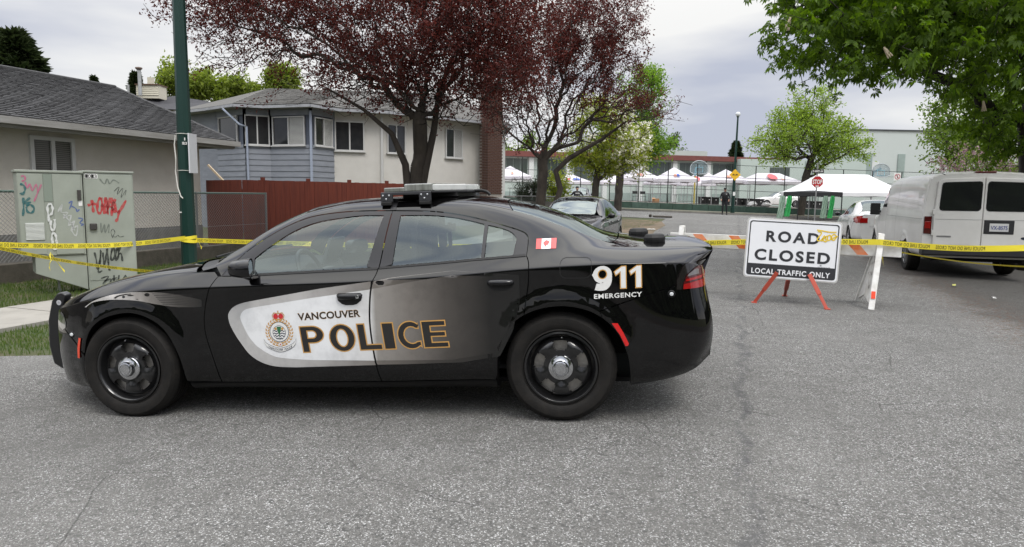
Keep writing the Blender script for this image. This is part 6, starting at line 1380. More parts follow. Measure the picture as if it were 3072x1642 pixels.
# low fence by the evergreen shrub
def low_fence():
    a, b = at_y(1512, 590, 26.2), at_y(1668, 590, 26.2); root = thing('chain_link_fence', 'weathered low chain-link fence at the foot of the plum trees', 'fence', (a.x, 26.2, gz(a.x, 26.2))); L = b.x - a.x; h = 1.44 - gz(a.x, 26.2)
    MB().tube([(0, 0, h), (L, 0, h)], .02, 6).build('top_rail', MATS['post_grey'], root)
    for k in range(4): MB().tube([(L * k / 3, 0, 0), (L * k / 3, 0, h)], .025, 6).build('post', MATS['post_grey'], root)
    chain_link(root, (0, 0), (L, 0), h - .05, .05, .075, .0032)
    MB().box((L / 2, .3, h * .45), (L, .02, h * .85)).build('screen', mat('weathered_screen', (0.20, 0.19, 0.165), 0.9, noise=0.8, nscale=6, col2=(0.11, 0.10, 0.09)), root)
low_fence()
# ---------------------------------------------------------------- other vehicles
def U1(pts): return pts
def sedan(name, label, paintcol, loc, yaw, metal=0.0, glass_t=(0.25, 0.28, 0.28), group=None, rim=None, tail=False, tilt=0.0):
    K = [-.86, -.78, -.6, -.3, .1, .45, .75, 1.1, 1.45, 1.9, 2.3, 2.7, 3.05, 3.35, 3.6, 3.72]
    n = len(K)
    def row(w, z, dx=0): return [(dx if not isinstance(dx, list) else dx[i], w[i] if isinstance(w, list) else w, z[i] if isinstance(z, list) else z) for i in range(n)]
    S = [.62, .74, .84, .92, .96, .98, .985, .99, .99, .99, .99, .985, .97, .93, .86, .76]
    def sc(f, o=0): return [f * a + o for a in S]
    rows = [row(.5, .24), row(sc(.86), [.24, .22, .2, .19, .19, .19, .19, .19, .19, .19, .19, .19, .2, .22, .25, .28]), row(sc(.905), .40), row(sc(.91), .60), row(sc(.905), [.66, .68, .70, .73, .75, .76, .77, .78, .79, .80, .81, .82, .83, .83, .82, .80]),
            row(sc(.88), [.69, .72, .76, .81, .87, .90, .91, .92, .93, .94, .955, .97, .98, .985, .97, .95]),
            row(sc(.84), [.70, .74, .785, .85, .91, .95, .96, .965, .97, .98, .99, 1.0, 1.015, 1.03, 1.03, 1.01]),
            row([.50, .58, .65, .70, .73, .75, .78, .77, .75, .745, .745, .75, .755, .73, .66, .58], [.715, .76, .81, .875, .935, .975, 1.03, 1.12, 1.19, 1.21, 1.20, 1.16, 1.09, 1.05, 1.045, 1.03]),
            row([.42, .48, .54, .58, .60, .62, .69, .655, .61, .595, .60, .615, .64, .62, .55, .48], [.73, .775, .825, .89, .95, .99, 1.085, 1.27, 1.375, 1.405, 1.385, 1.29, 1.15, 1.065, 1.055, 1.035]),
            row([.3, .35, .39, .42, .43, .45, .55, .54, .51, .50, .50, .51, .52, .5, .44, .38], [.74, .785, .838, .90, .96, 1.0, 1.13, 1.34, 1.44, 1.465, 1.445, 1.345, 1.19, 1.075, 1.06, 1.04]),
            row([.15, .18, .2, .22, .22, .23, .28, .28, .27, .26, .26, .26, .27, .26, .23, .2], [.745, .79, .845, .905, .965, 1.01, 1.17, 1.385, 1.465, 1.485, 1.467, 1.375, 1.215, 1.08, 1.063, 1.043]),
            row([0] * n, [.747, .792, .847, .907, .967, 1.015, 1.19, 1.395, 1.47, 1.49, 1.472, 1.383, 1.222, 1.082, 1.064, 1.044])]
    L = Loft(K, rows, arches=((0, .33, .38), (2.75, .33, .38)), flare=.012); both = (-1, 1); C = 11.0; RL = 8.6
    root = thing(name, label, 'car', loc, group=group); root.rotation_euler = (Matrix.Rotation(yaw, 4, 'Z') @ Matrix.Rotation(-tilt, 4, 'Y')).to_euler()
    pt = mat('car_paint_' + name + ('_w' if sum(paintcol) > 1 else '_d'), paintcol, 0.4, metal, spec=0.3, coat=1.0, coat_rough=.03, noise=.15, nscale=3)
    dk = MATS['inner_black']; trim = MATS['satin_black_trim']; gl = glassmat('sedan_glass', (.06, .07, .07), 1.75)
    def ts(line):
        a, b = L.inv_z([p[0] for p in line], [p[1] for p in line]); return list(zip(a, b))
    fa = arc(0, .33, .36, .36, 205, -25, 16); ra = arc(2.75, .33, .36, .36, 205, -25, 16)
    fa = [(a, b) for a, b in fa if b > .21]; ra = [(a, b) for a, b in ra if b > .21]
    g = .004
    panel('fender', L, ts([(.62 - g, .24), (.62 - g, .6), (.64 - g, .93)]) + [(.62, 6.4), (.2, 6.4), (-.3, 6.4), (-.6, 6.3)] + ts([(-.62, .70), (-.45, .55), (-.36, .42)]) + ts([p for p in fa if p[1] > .24]), pt, root, 'st', both)
    panel('front_bumper', L, ts([(-.34, .215), (-.365, .41), (-.46, .545), (-.63, .69)]) + [(-.70, 5.6), (-.859, 5.8), (-.859, 1.0), (-.6, .95)], pt, root, 'st', both)
    for x0, x1 in ((.62, 1.62), (1.62, 2.55)):
        bt = [(x1 - g, .95 + .012 * x1), (x0 + g, .935 + .012 * x0)]
        out = ([(x0 + g, .25), (x1 - g, .25)] if x1 < 2 else [(x0 + g, .25), (2.36, .25), (2.40, .42), (2.50, .58), (x1, .66)]) + bt
        for sd in (-1, 1):
            d = panel('door', L, out, pt, root, sides=(sd,))
            q = L.ev(*L.inv_z([x1 - .17], [.84]))[0]; MB().box((x1 - .17, sd * (q[1] + .012), .84), (.18, .02, .028)).build('handle', MATS['chrome'] if sum(paintcol) < 1 else pt, d, bevel=.006)
    win1 = [(.86, .975), (1.60, .985), (1.60, 1.385), (1.35, 1.36), (1.12, 1.24), (.95, 1.1)]; win2 = [(1.66, .985), (2.55, 1.02), (2.62, 1.12), (2.45, 1.24), (2.2, 1.34), (1.95, 1.38), (1.66, 1.387)]
    panel('side_window', L, win1, gl, root, sides=both, off=.001); panel('side_window', L, win2, gl, root, sides=both, off=.001)
    side = [(.58, 7.3), (.70, 8.2), (.8, RL), (1.1, RL), (1.45, RL), (1.9, RL), (2.3, RL), (2.7, RL), (3.0, RL), (3.15, 8.2), (3.25, 7.4), (3.5, 7.3), (3.68, 7.2), (3.70, 6.2)] + ts([(3.62, .94), (3.42, .90), (3.30, .80), (3.16, .64), (3.08, .50)]) + ts([p for p in reversed(ra) if p[0] < 3.09 and p[1] > .42 and p[0] > 2.50]) + ts([(2.56, .66), (2.56, .98)]) + ts([(1.62, .965), (.64, .95)])
    # body side above the belt carries the window openings as dark glass set just proud
    panel('quarter_panel', L, side, pt, root, 'st', both)
    panel('hood', L, [(.48, 6.5), (.1, 6.5), (-.3, 6.5), (-.6, 6.5), (-.76, 7), (-.84, 8.5), (-.855, C), (.28, C), (.36, 9.5), (.44, 8)], pt, root, 'st', both)
    panel('windscreen', L, [(.34, C), (.42, 9.5), (.52, 8.3), (.8, 8.7), (1.1, 8.7), (1.28, 8.8), (1.24, C)], glassmat('screen_glass', (.10, .12, .12), 2.6), root, 'st', both, off=-.002)
    panel('cowl', L, [(.285, C), (.365, 9.5), (.45, 8), (.5, 6.6), (.62, 7.2), (.52, 8.3), (.42, 9.5), (.34, C)], trim, root, 'st', both, off=-.01)
    panel('roof', L, [(1.25, C), (1.29, 8.8), (1.29, RL + .03), (1.9, RL + .03), (2.38, RL + .03), (2.36, C)], pt, root, 'st', both)
    panel('rear_window', L, [(2.37, C), (2.39, RL + .05), (2.7, RL + .05), (3.02, RL + .02), (3.16, 8.3), (3.22, C)], glassmat('backlight_glass', (.25, .28, .28), 1.8), root, 'st', both, off=-.002)
    panel('boot_lid', L, [(3.23, C), (3.17, 8.25), (3.26, 7.45), (3.5, 7.35), (3.68, 7.25), (3.718, 8), (3.718, C)], pt, root, 'st', both)
    panel('rear_bumper', L, ts([(3.08, .25), (3.09, .49), (3.17, .63), (3.31, .79), (3.40, .80)]) + [(3.55, 4.0), (3.719, 3.9), (3.719, 1.0), (3.4, .95)], pt, root, 'st', both)
    panel('sill', L, [(.37, .20), (2.38, .20), (2.36, .245), (.37, .245)], dk, root, sides=both)
    pts = L.ev(np.full(22, 3.719), np.linspace(.9, 11, 22)); MB().add([(a[0], -a[1], a[2]) for a in pts] + [(a[0], a[1], a[2]) for a in pts[::-1]], [tuple(range(44))]).build('rear_panel', pt, root)
    pts = L.ev(np.full(22, -.859), np.linspace(.9, 11, 22)); MB().add([(a[0], -a[1], a[2]) for a in pts] + [(a[0], a[1], a[2]) for a in pts[::-1]], [tuple(range(44))]).build('grille', trim, root)
    shell('body_liner', L, [(.4, .7), (2.36, .7), (2.4, 3), (2.6, 4.8), (2.95, 4.8), (3.15, 3), (3.4, 1.5), (3.65, 3), (3.65, 5.8), (3.2, 6.2), (2.5, 5.9), (.7, 5.9), (.4, 6), (-.5, 6), (-.55, 4.5), (-.4, 3.5), (-.15, 4.5), (.15, 4.5), (.38, 3)], dk, root, off=-.02)
    red = MATS['lamp_red']
    panel('tail_light', L, [(3.28, .885), (3.42, .975), (3.60, .995), (3.73, .99), (3.73, .80), (3.55, .775), (3.42, .80)], red, root, sides=both, off=.004)
    panel('headlight', L, [(-.35, .765), (-.62, .72), (-.72, .68), (-.72, .60), (-.56, .60), (-.42, .68)], MATS['headlight_lens'], root, sides=both, off=.004)
    if tail:
        MB().box((3.735, 0, .86), (.012, .34, .17)).build('licence_plate', mat('plate_white', (0.6, 0.6, 0.6), 0.5), root); MB().box((3.725, 0, .83), (.012, .9, .30)).build('boot_panel', pt, root, bevel=.004)
        MB().box((3.70, -.62, .86), (.06, .22, .16)).build('tail_light', red, root, bevel=.01); MB().box((3.70, .62, .86), (.06, .22, .16)).build('tail_light', red, root, bevel=.01)
    for sd in (-1, 1):
        MB().ball((.82, sd * .98, 1.0), (.055, .095, .065), 14, 8).tube([(.84, sd * .86, .955), (.83, sd * .93, .975)], .02, 6).build('mirror', MATS['gloss_black'] if sum(paintcol) < 1 or tail else pt, root, smooth=60)
        MB().lathe([(.37, sd * .84), (.37, sd * .5), (.05, sd * .5)], 20, 'Y', (0, 0, .33), 0, math.pi).build('wheel_well', dk, root); MB().lathe([(.37, sd * .84), (.37, sd * .5), (.05, sd * .5)], 20, 'Y', (2.75, 0, .33), 0, math.pi).build('wheel_well', dk, root)
        for x in (0, 2.75): make_wheel(root, x, sd * .885, .325, sd, rr=.215, style='alloy', width=.2)
    MB().bx(-.5, 3.4, -.65, .65, .22, .25).build('underbody', dk, root)
    cl = MATS['cabin_cloth']
    for y in (-.36, .36): MB().prism_xz([(1.3, .5), (1.8, .48), (1.95, 1.05), (1.98, 1.25), (1.88, 1.25), (1.72, .65), (1.3, .62)], y - .24, y + .24).build('seat', cl, root, bevel=.03)
    MB().prism_xz([(.5, .6), (1.0, .6), (1.0, .9), (.6, .98)], -.68, .68).build('dashboard', cl, root)
    return root
vz = lambda u, v: (*uv(u, v), gz(*uv(u, v)))
sedan('parked_car', 'dark grey sedan parked facing the camera behind the patrol car boot', (0.012, 0.011, 0.012), (*uv(-4.05, 16.7), -.05), R(72), .2, tilt=0).scale = (1.03, 1.03, 1.03)
sedan('parked_car', 'white sedan parked just ahead of the white van', (0.62, 0.62, 0.61), vz(4.30, 23.2 + 3.72), R(252), tail=True)
sedan('parked_car', 'black car half hidden behind the officer beyond the dark sedan', (0.008, 0.008, 0.009), (at_y(1728, 600, 44.5).x, 44.5, gz(4.2, 45)), R(80))
sedan('parked_car', 'white car standing on the court behind the black bins', (0.60, 0.61, 0.62), (at_y(2290, 600, 66).x, 66, gz(24, 66) + .58), R(2))

def van():
    K = [-.75, -.55, -.2, .3, .7, 1.1, 1.5, 2.2, 3.2, 4.2, 4.75, 4.86]; n = len(K)
    def row(w, z): return [(0, w[i] if isinstance(w, list) else w, z[i] if isinstance(z, list) else z) for i in range(n)]
    W = [.70, .86, .95, .985, .99, .995, 1.0, 1.0, 1.0, 1.0, .995, .975]
    def sc(f): return [f * a for a in W]
    rows = [row(.6, .36), row(sc(.965), .40), row(sc(1.0), .55), row(sc(1.01), .85), row(sc(1.005), [.95, .98, 1.02, 1.06, 1.1, 1.14, 1.16, 1.17, 1.17, 1.17, 1.17, 1.17]), row(sc(.985), [1.0, 1.04, 1.09, 1.15, 1.25, 1.34, 1.38, 1.38, 1.38, 1.38, 1.38, 1.38]),
            row(sc(.958), [1.02, 1.07, 1.13, 1.21, 1.42, 1.62, 1.72, 1.74, 1.74, 1.74, 1.74, 1.74]), row([.6, .7, .76, .80, .85, .89, .925, .928, .928, .928, .92, .90], [1.04, 1.09, 1.155, 1.25, 1.55, 1.84, 1.96, 1.98, 1.98, 1.98, 1.975, 1.95]),
            row([.5, .58, .63, .66, .71, .76, .82, .83, .83, .83, .825, .80], [1.05, 1.10, 1.165, 1.27, 1.62, 1.93, 2.05, 2.075, 2.075, 2.075, 2.065, 2.03]),
            row([.25, .29, .31, .33, .35, .37, .38, .38, .38, .38, .38, .37], [1.055, 1.108, 1.175, 1.28, 1.66, 1.97, 2.09, 2.115, 2.115, 2.115, 2.10, 2.06]), row([0] * n, [1.057, 1.11, 1.177, 1.283, 1.67, 1.98, 2.10, 2.125, 2.125, 2.125, 2.11, 2.07])]
    L = Loft(K, rows, arches=((0, .37, .45), (3.5, .37, .45)), flare=.02); both = (-1, 1)
    loc = vz(4.42, 15.15 + 4.86); root = thing('van', 'white cargo van parked at the right with two rear doors', 'van', loc); root.rotation_euler = (0, 0, R(252)); root.scale = (1, 1, .975)
    pt = mat('van_white', (0.70, 0.695, 0.67), 0.4, spec=.3, coat=.6, coat_rough=.05, noise=.6, nscale=1.6, col2=(0.56, 0.55, 0.52)); dk = MATS['inner_black']; blk = mat('van_plastic', (0.022, 0.022, 0.024), 0.55, noise=.4, nscale=8)
    gl = mat('van_glass', (0.012, 0.013, 0.014), 0.04, spec=.7, coat=1.0)
    fa = [p for p in arc(0, .37, .42, .42, 200, -20, 16)]; ra = [p for p in arc(3.5, .37, .42, .42, 200, -20, 16)]
    def ts(line):
        a, b = L.inv_z([p[0] for p in line], [p[1] for p in line]); return list(zip(a, b))
    G = .004
    low = [(-.40, .40), (-.42, .42)]
    panel('fender', L, ts([(.46, .40), (.46, 1.10)]) + [(.2, 6.2), (-.3, 6.2), (-.7, 6.2), (-.74, 1.2), (-.45, 1.0)] + ts([p for p in fa if p[1] > .42]), pt, root, 'st', both)
    panel('door', L, [(.47, .42), (1.50, .42), (1.50, 1.95), (1.25, 1.86), (.98, 1.62), (.62, 1.25), (.47, 1.12)], pt, root, sides=both)
    panel('side_window', L, [(.82, 1.36), (1.42, 1.36), (1.42, 1.84), (1.25, 1.80), (1.0, 1.58)], gl, root, sides=both, off=.003)
    panel('side_panel', L, ts([(1.51, .42), (3.05, .42)] + [p for p in ra if p[1] > .42 and p[0] < 3.92] + [(3.94, .42), (4.70, .42)]) + [(4.855, 1.6), (4.858, 8.2), (1.51, 8.2)], pt, root, 'st', both)
    panel('roof', L, [(.98, 10), (1.05, 8.25), (1.5, 8.25), (4.8, 8.25), (4.858, 8.3), (4.858, 10)], pt, root, 'st', both)
    panel('windscreen', L, [(.26, 10), (.34, 7.2), (.6, 7.0), (.97, 7.3), (1.03, 8.2), (.96, 10)], gl, root, 'st', both)
    panel('hood', L, [(.25, 10), (.3, 6.6), (-.3, 6.3), (-.73, 6.3), (-.745, 10)], pt, root, 'st', both)
    shell('body_liner', L, [(.45, .9), (3.0, .9), (3.1, 3.2), (3.9, 3.2), (4.0, .9), (4.8, .9), (4.8, 7.5), (1.5, 7.5), (.9, 6.5), (.45, 5)], dk, root, off=-.02)
    panel('rub_line', L, [(1.52, 1.165), (4.83, 1.165), (4.83, 1.172), (1.52, 1.172)], mat('seam_grey', (0.22, 0.22, 0.215), 0.6), root, sides=both, off=.002)
    panel('panel_seam', L, [(2.55, .45), (2.562, .45), (2.562, 1.95), (2.55, 1.95)], MATS['seam_grey'], root, sides=both, off=.002)
    # flat back with two doors
    XB = 4.86; sec = L.ev(np.full(40, XB), np.linspace(1.0, 10, 40)); oute = [(-a[1], a[2]) for a in sec]; full = oute + [(-y, z) for y, z in reversed(oute[:-1])]
    MB().add([(XB - .002, y, z) for y, z in full], [tuple(range(len(full)))[::-1]]).build('rear_frame', pt, root)
    def face(name, poly, x0, x1, m, par=None, bev=.012):
        mb = MB(); k = len(poly); mb.v = [(x1, y, z) for y, z in poly] + [(x0, y, z) for y, z in poly]; ar = sum(poly[i][0] * poly[(i + 1) % k][1] - poly[(i + 1) % k][0] * poly[i][1] for i in range(k))
        mb.f = [tuple(range(k)) if ar > 0 else tuple(range(k))[::-1]] + [(i, (i + 1) % k, k + (i + 1) % k, k + i) for i in range(k)]; return mb.build(name, m, par or root, bevel=bev, fixn=True)
    for s in (-1, 1):
        d = face('door', [(s * .006, .66), (s * .80, .66), (s * .815, 1.2), (s * .775, 1.90), (s * .70, 1.96), (s * .006, 1.985)], XB, XB + .03, pt)
        wpoly = [(s * .05, 1.41), (s * .07, 1.365), (s * .11, 1.35), (s * .66, 1.35), (s * .705, 1.365), (s * .72, 1.41), (s * .70, 1.82), (s * .685, 1.865), (s * .64, 1.88), (s * .10, 1.90), (s * .065, 1.885), (s * .05, 1.84)]
        face('window_seal', [(y * 1.0 + (s * .012 if abs(y) > .4 else -s * .012), z + (.014 if z > 1.6 else -.014)) for y, z in wpoly], XB + .03, XB + .034, MATS['seal_black'], d, 0); face('window_glass', wpoly, XB + .03, XB + .039, gl, d, 0)
        MB().bx(XB + .03, XB + .033, min(s * .01, s * .79), max(s * .01, s * .79), 1.168, 1.174).build('door_crease', MATS['seam_grey'], d)
        for z in (.85, 1.26): MB().bx(XB + .02, XB + .05, s * .815 - .02, s * .815 + .02, z, z + .10).build('hinge', pt, d, bevel=.006)
        l = face('tail_light', [(s * .835, .87), (s * .965, .88), (s * .965, 1.22), (s * .835, 1.23)], XB - .03, XB + .02, MATS['lamp_dark_red'], None, .01)
        face('lamp_lens', [(s * .85, .98), (s * .955, .985), (s * .955, 1.12), (s * .85, 1.12)], XB + .018, XB + .026, MATS['lamp_red'], l, .004)
    pl = face('plate_recess', [(.03, .90), (.52, .90), (.52, 1.17), (.03, 1.17)], XB + .028, XB + .04, blk); face('licence_plate', [(.12, .95), (.43, .95), (.43, 1.105), (.12, 1.105)], XB + .04, XB + .045, mat('plate_white', (0.6, 0.6, 0.6), 0.5), pl, .004)
    # seen from behind, +y local is the right-hand side
    vs, fs = fit_text('VX-8575', .14, .41, .985, 1.06, .012); MB().add([(XB + .0485, a, b) for a, b in vs], fs).build('lettering', mat('plate_blue', (0.03, 0.05, 0.22), 0.5), pl)
    em = MB(); em.add([(XB + .034, .69 + .055 * math.cos(t), .83 + .026 * math.sin(t)) for t in [2 * math.pi * k / 18 for k in range(18)]], [tuple(range(18))]); em.build('oval_badge', mat('badge_dark', (0.02, 0.025, 0.05), 0.2, coat=1), root)
    MB().bx(XB + .03, XB + .036, -.74, -.50, .82, .85).build('model_badge', mat('badge_grey', (0.3, 0.3, 0.3), 0.3, .6), root)
    MB().bx(XB - .12, XB + .16, -.99, .99, .46, .64).build('rear_bumper', blk, root, bevel=.03); MB().bx(XB - .35, XB - .02, -.85, .85, .40, .46).build('tow_crossmember', dk, root)
    MB().bx(XB - .14, XB + .005, -.17, .17, 2.075, 2.105).build('brake_light', mat('lamp_brown', (0.12, 0.02, 0.015), 0.3), root, bevel=.008)
    for s in both:
        MB().box((.62, s * 1.10, 1.30), (.07, .22, .30)).tube([(.66, s * .95, 1.22), (.63, s * 1.05, 1.26)], .03, 6).build('mirror', blk, root, bevel=.03)
        for x in (0, 3.5):
            make_wheel(root, x, s * .96, .37, s, rr=.21, style='alloy', width=.22); MB().lathe([(.44, s * .9), (.44, s * .5), (.05, s * .5)], 20, 'Y', (x, 0, .37), 0, math.pi).build('wheel_well', dk, root)
    MB().bx(-.5, 4.7, -.75, .75, .34, .40).build('underbody', dk, root)
van()
# ---------------------------------------------------------------- far side: court, tents, school, signs, people
WALL_Y = 52.2
def wtop(x): return gz(x, WALL_Y) + .62
def court():
    root = thing('retaining_wall', 'green painted concrete wall along the edge of the court', 'wall', (-2, WALL_Y, 0)); r = random.Random(5)
    gm_ = [mat('wall_green_%d' % k, c, 0.9, noise=.7, nscale=2.5, col2=c2, bump=.2, bscale=20) for k, (c, c2) in enumerate((((.045, .085, .065), (.025, .04, .032)), ((.055, .10, .08), (.03, .05, .04)), ((.07, .115, .095), (.035, .055, .045))))]
    x = 0; 
    while x < 50:
        w = r.choice((.95, 1.2, 1.5)); xx = -2 + x + w / 2; zt = wtop(xx); MB().bx(x + .01, x + w - .01, 0, .25, zt - 1.1, zt).build('wall_panel', gm_[r.randrange(3)], root, bevel=.01); x += w
    crt = MB(); 
    for xx in np.arange(-20, 80, 4.0): crt.v += [(xx, WALL_Y + .3, wtop(xx) + .0), (xx, 77, wtop(xx) - .0)]
    crt.f = [(2 * i, 2 * i + 2, 2 * i + 3, 2 * i + 1) for i in range(24)]; tag(crt.build('court', mat('court_asphalt', (0.30, 0.265, 0.235), 0.9, noise=.5, nscale=.6, col2=(.21, .20, .19)), fixn=False), kind='structure')
    f = thing('court_fence', 'tall dark chain-link court fence with horizontal rails', 'fence', (-1.5, WALL_Y + .12, 0)); dkm = mat('fence_dark', (0.018, 0.022, 0.02), 0.5)
    n = 23; H = 3.05
    for k in range(n): MB().tube([(k * 2.2, 0, wtop(-1.5 + k * 2.2) - .6), (k * 2.2, 0, wtop(-1.5 + k * 2.2) + H)], .038, 6).build('post', dkm, f)
    for h in (.06, 1.15, 2.1, H - .02): MB().tube([(0, -.03, wtop(-1.5) + h), (2.2 * (n - 1), -.03, wtop(-1.5 + 2.2 * (n - 1)) + h)], .02, 5).build('rail', dkm, f)
    mesh = MB()
    for k in range(0, int(2.2 * (n - 1) / .22)):
        for sg in (1, -1):
            a = k * .22; b = a + sg * H
            if 0 <= b <= 2.2 * (n - 1): mesh.add([(a - .0012, .0, wtop(-1.5 + a)), (a + .0012, 0, wtop(-1.5 + a)), (b + .0012, 0, wtop(-1.5 + b) + H), (b - .0012, 0, wtop(-1.5 + b) + H)], [(0, 1, 2, 3)])
    mesh.build('wire_mesh', dkm, f)
court()
cream = mat('school_wall', (0.40, 0.46, 0.43), 0.9, noise=.25, nscale=1.2, col2=(.34, .39, .365)); school_dk = mat('school_panel', (0.27, 0.33, 0.31), 0.9, noise=.3, nscale=1); school_red = mat('school_red', (0.16, 0.050, 0.042), 0.7, noise=.4, nscale=2); col_w = mat('school_white', (0.55, 0.57, 0.56), 0.8)
def school():
    A = R(14); y0 = 77.0; x0 = at_y(1480, 560, y0).x; root = thing('school', 'long low pale green school with red fascia and tall window bays', 'school', (x0, y0, 0), A)
    L = 36.0; zf = 5.95
    MB().bx(0, L, 0, 12, .3, zf).build('wall', cream, root); MB().bx(-.4, L + .3, -.7, 12.3, zf - .18, zf + .40).build('fascia', school_red, root)
    k = 0; x = .6
    while x < L - 3:
        for j in range(4):
            MB().bx(x + j * .82 + .03, x + j * .82 + .79, -.05, -.01, 3.2, 5.55).build('pane', mat('school_glass', (0.05, 0.065, 0.06), 0.08, spec=.6, noise=.3, nscale=1, col2=(.09, .11, .10)), root)
        MB().bx(x - .05, x + 3.35, -.08, -.0, 2.95, 3.2).build('sill', col_w, root); MB().bx(x + 3.4, x + 3.95, -.35, 0, .6, 5.75).build('column', col_w, root)
        MB().bx(x, x + 3.35, -.05, 0, 1.0, 1.9).build('wall_panel', school_dk, root); x += 4.4
    MB().bx(13.0, 18.5, 3, 9, zf + .4, zf + 1.5).build('roof_plant', cream, root); MB().lathe([(1.5, 0), (1.45, .5), (.9, .9), (.2, 1.05), (.02, 1.06)], 20, 'Z', (16.3, 2.2, zf + .40)).build('roof_vent', col_w, root, smooth=50); MB().bx(20.2, 21.8, 2.5, 4, zf + .40, zf + 2.1).build('roof_stack', school_dk, root); MB().bx(18.6, 28, 3.2, 9, zf + .40, zf + 1.25).build('roof_plant', cream, root)
    MB().lathe([(.5, 0), (.48, .25), (.1, .5)], 12, 'Z', (6.0, 2, zf + .40)).build('roof_vent', col_w, root, smooth=50)
    gx = at_y(2560, 560, 86).x; g = thing('gym_hall', 'tall plain pale green gymnasium block behind the maple', 'building', (gx, 86, 0), R(4)); zt = 9.9
    MB().bx(0, 60, 0, 8, .3, zt).build('wall', mat('gym_wall', (0.45, 0.49, 0.475), 0.9, noise=.25, nscale=.5, col2=(.39, .43, .415)), g); MB().bx(-.15, 60, -.15, 8, zt, zt + .16).build('roof_edge', mat('roof_edge_dark', (0.04, 0.045, 0.05), 0.7), g)
    for u0, u1 in ((2574, 2617), (2698, 2720)):
        a = at_y(u0, 480, 86).x - gx; b = at_y(u1, 480, 86).x - gx; MB().bx(a, b, -.12, -.002, 3.2, zat(2600, 461, 86)).build('wall_panel', school_dk, g)
    for u0, u1 in ((2552, 2573), (2618, 2640)):
        a = at_y(u0, 480, 86).x - gx; b = at_y(u1, 480, 86).x - gx; MB().bx(a, b, -.10, -.002, 3.2, zat(2600, 485, 86)).build('wall_panel', col_w, g)
    a = at_y(2283, 500, 86).x - gx; MB().bx(-15.5, -.02, -2.5, 6, .3, zat(2290, 480, 84)).build('stair_block', cream, g)
    for j in range(4): MB().bx(-11.9 + j * .62, -11.9 + j * .62 + .56, -2.56, -2.5, 3.4, 5.1).build('pane', MATS['school_glass'], g)
    for j in range(5): MB().tube([(-7.5 + j * .45, -2.6, .6), (-7.5 + j * .45, -2.6, 6.0 - .2 * j)], .07, 6).build('pipe', cream, g)
    for k in range(7): MB().bx(4.0, 40, -.03, -.002, 1.0 + k * .55, 1.03 + k * .55).build('wall_groove', school_dk, g) if k in (3, 6) else None
school()
canvas = mat('canvas_white', (0.54, 0.52, 0.56), 0.8, noise=.3, nscale=1.5, col2=(.45, .43, .47)); steel = mat('frame_steel', (0.42, 0.43, 0.44), 0.4, .6); canvas_k = mat('canvas_black', (0.018, 0.018, 0.02), 0.8)
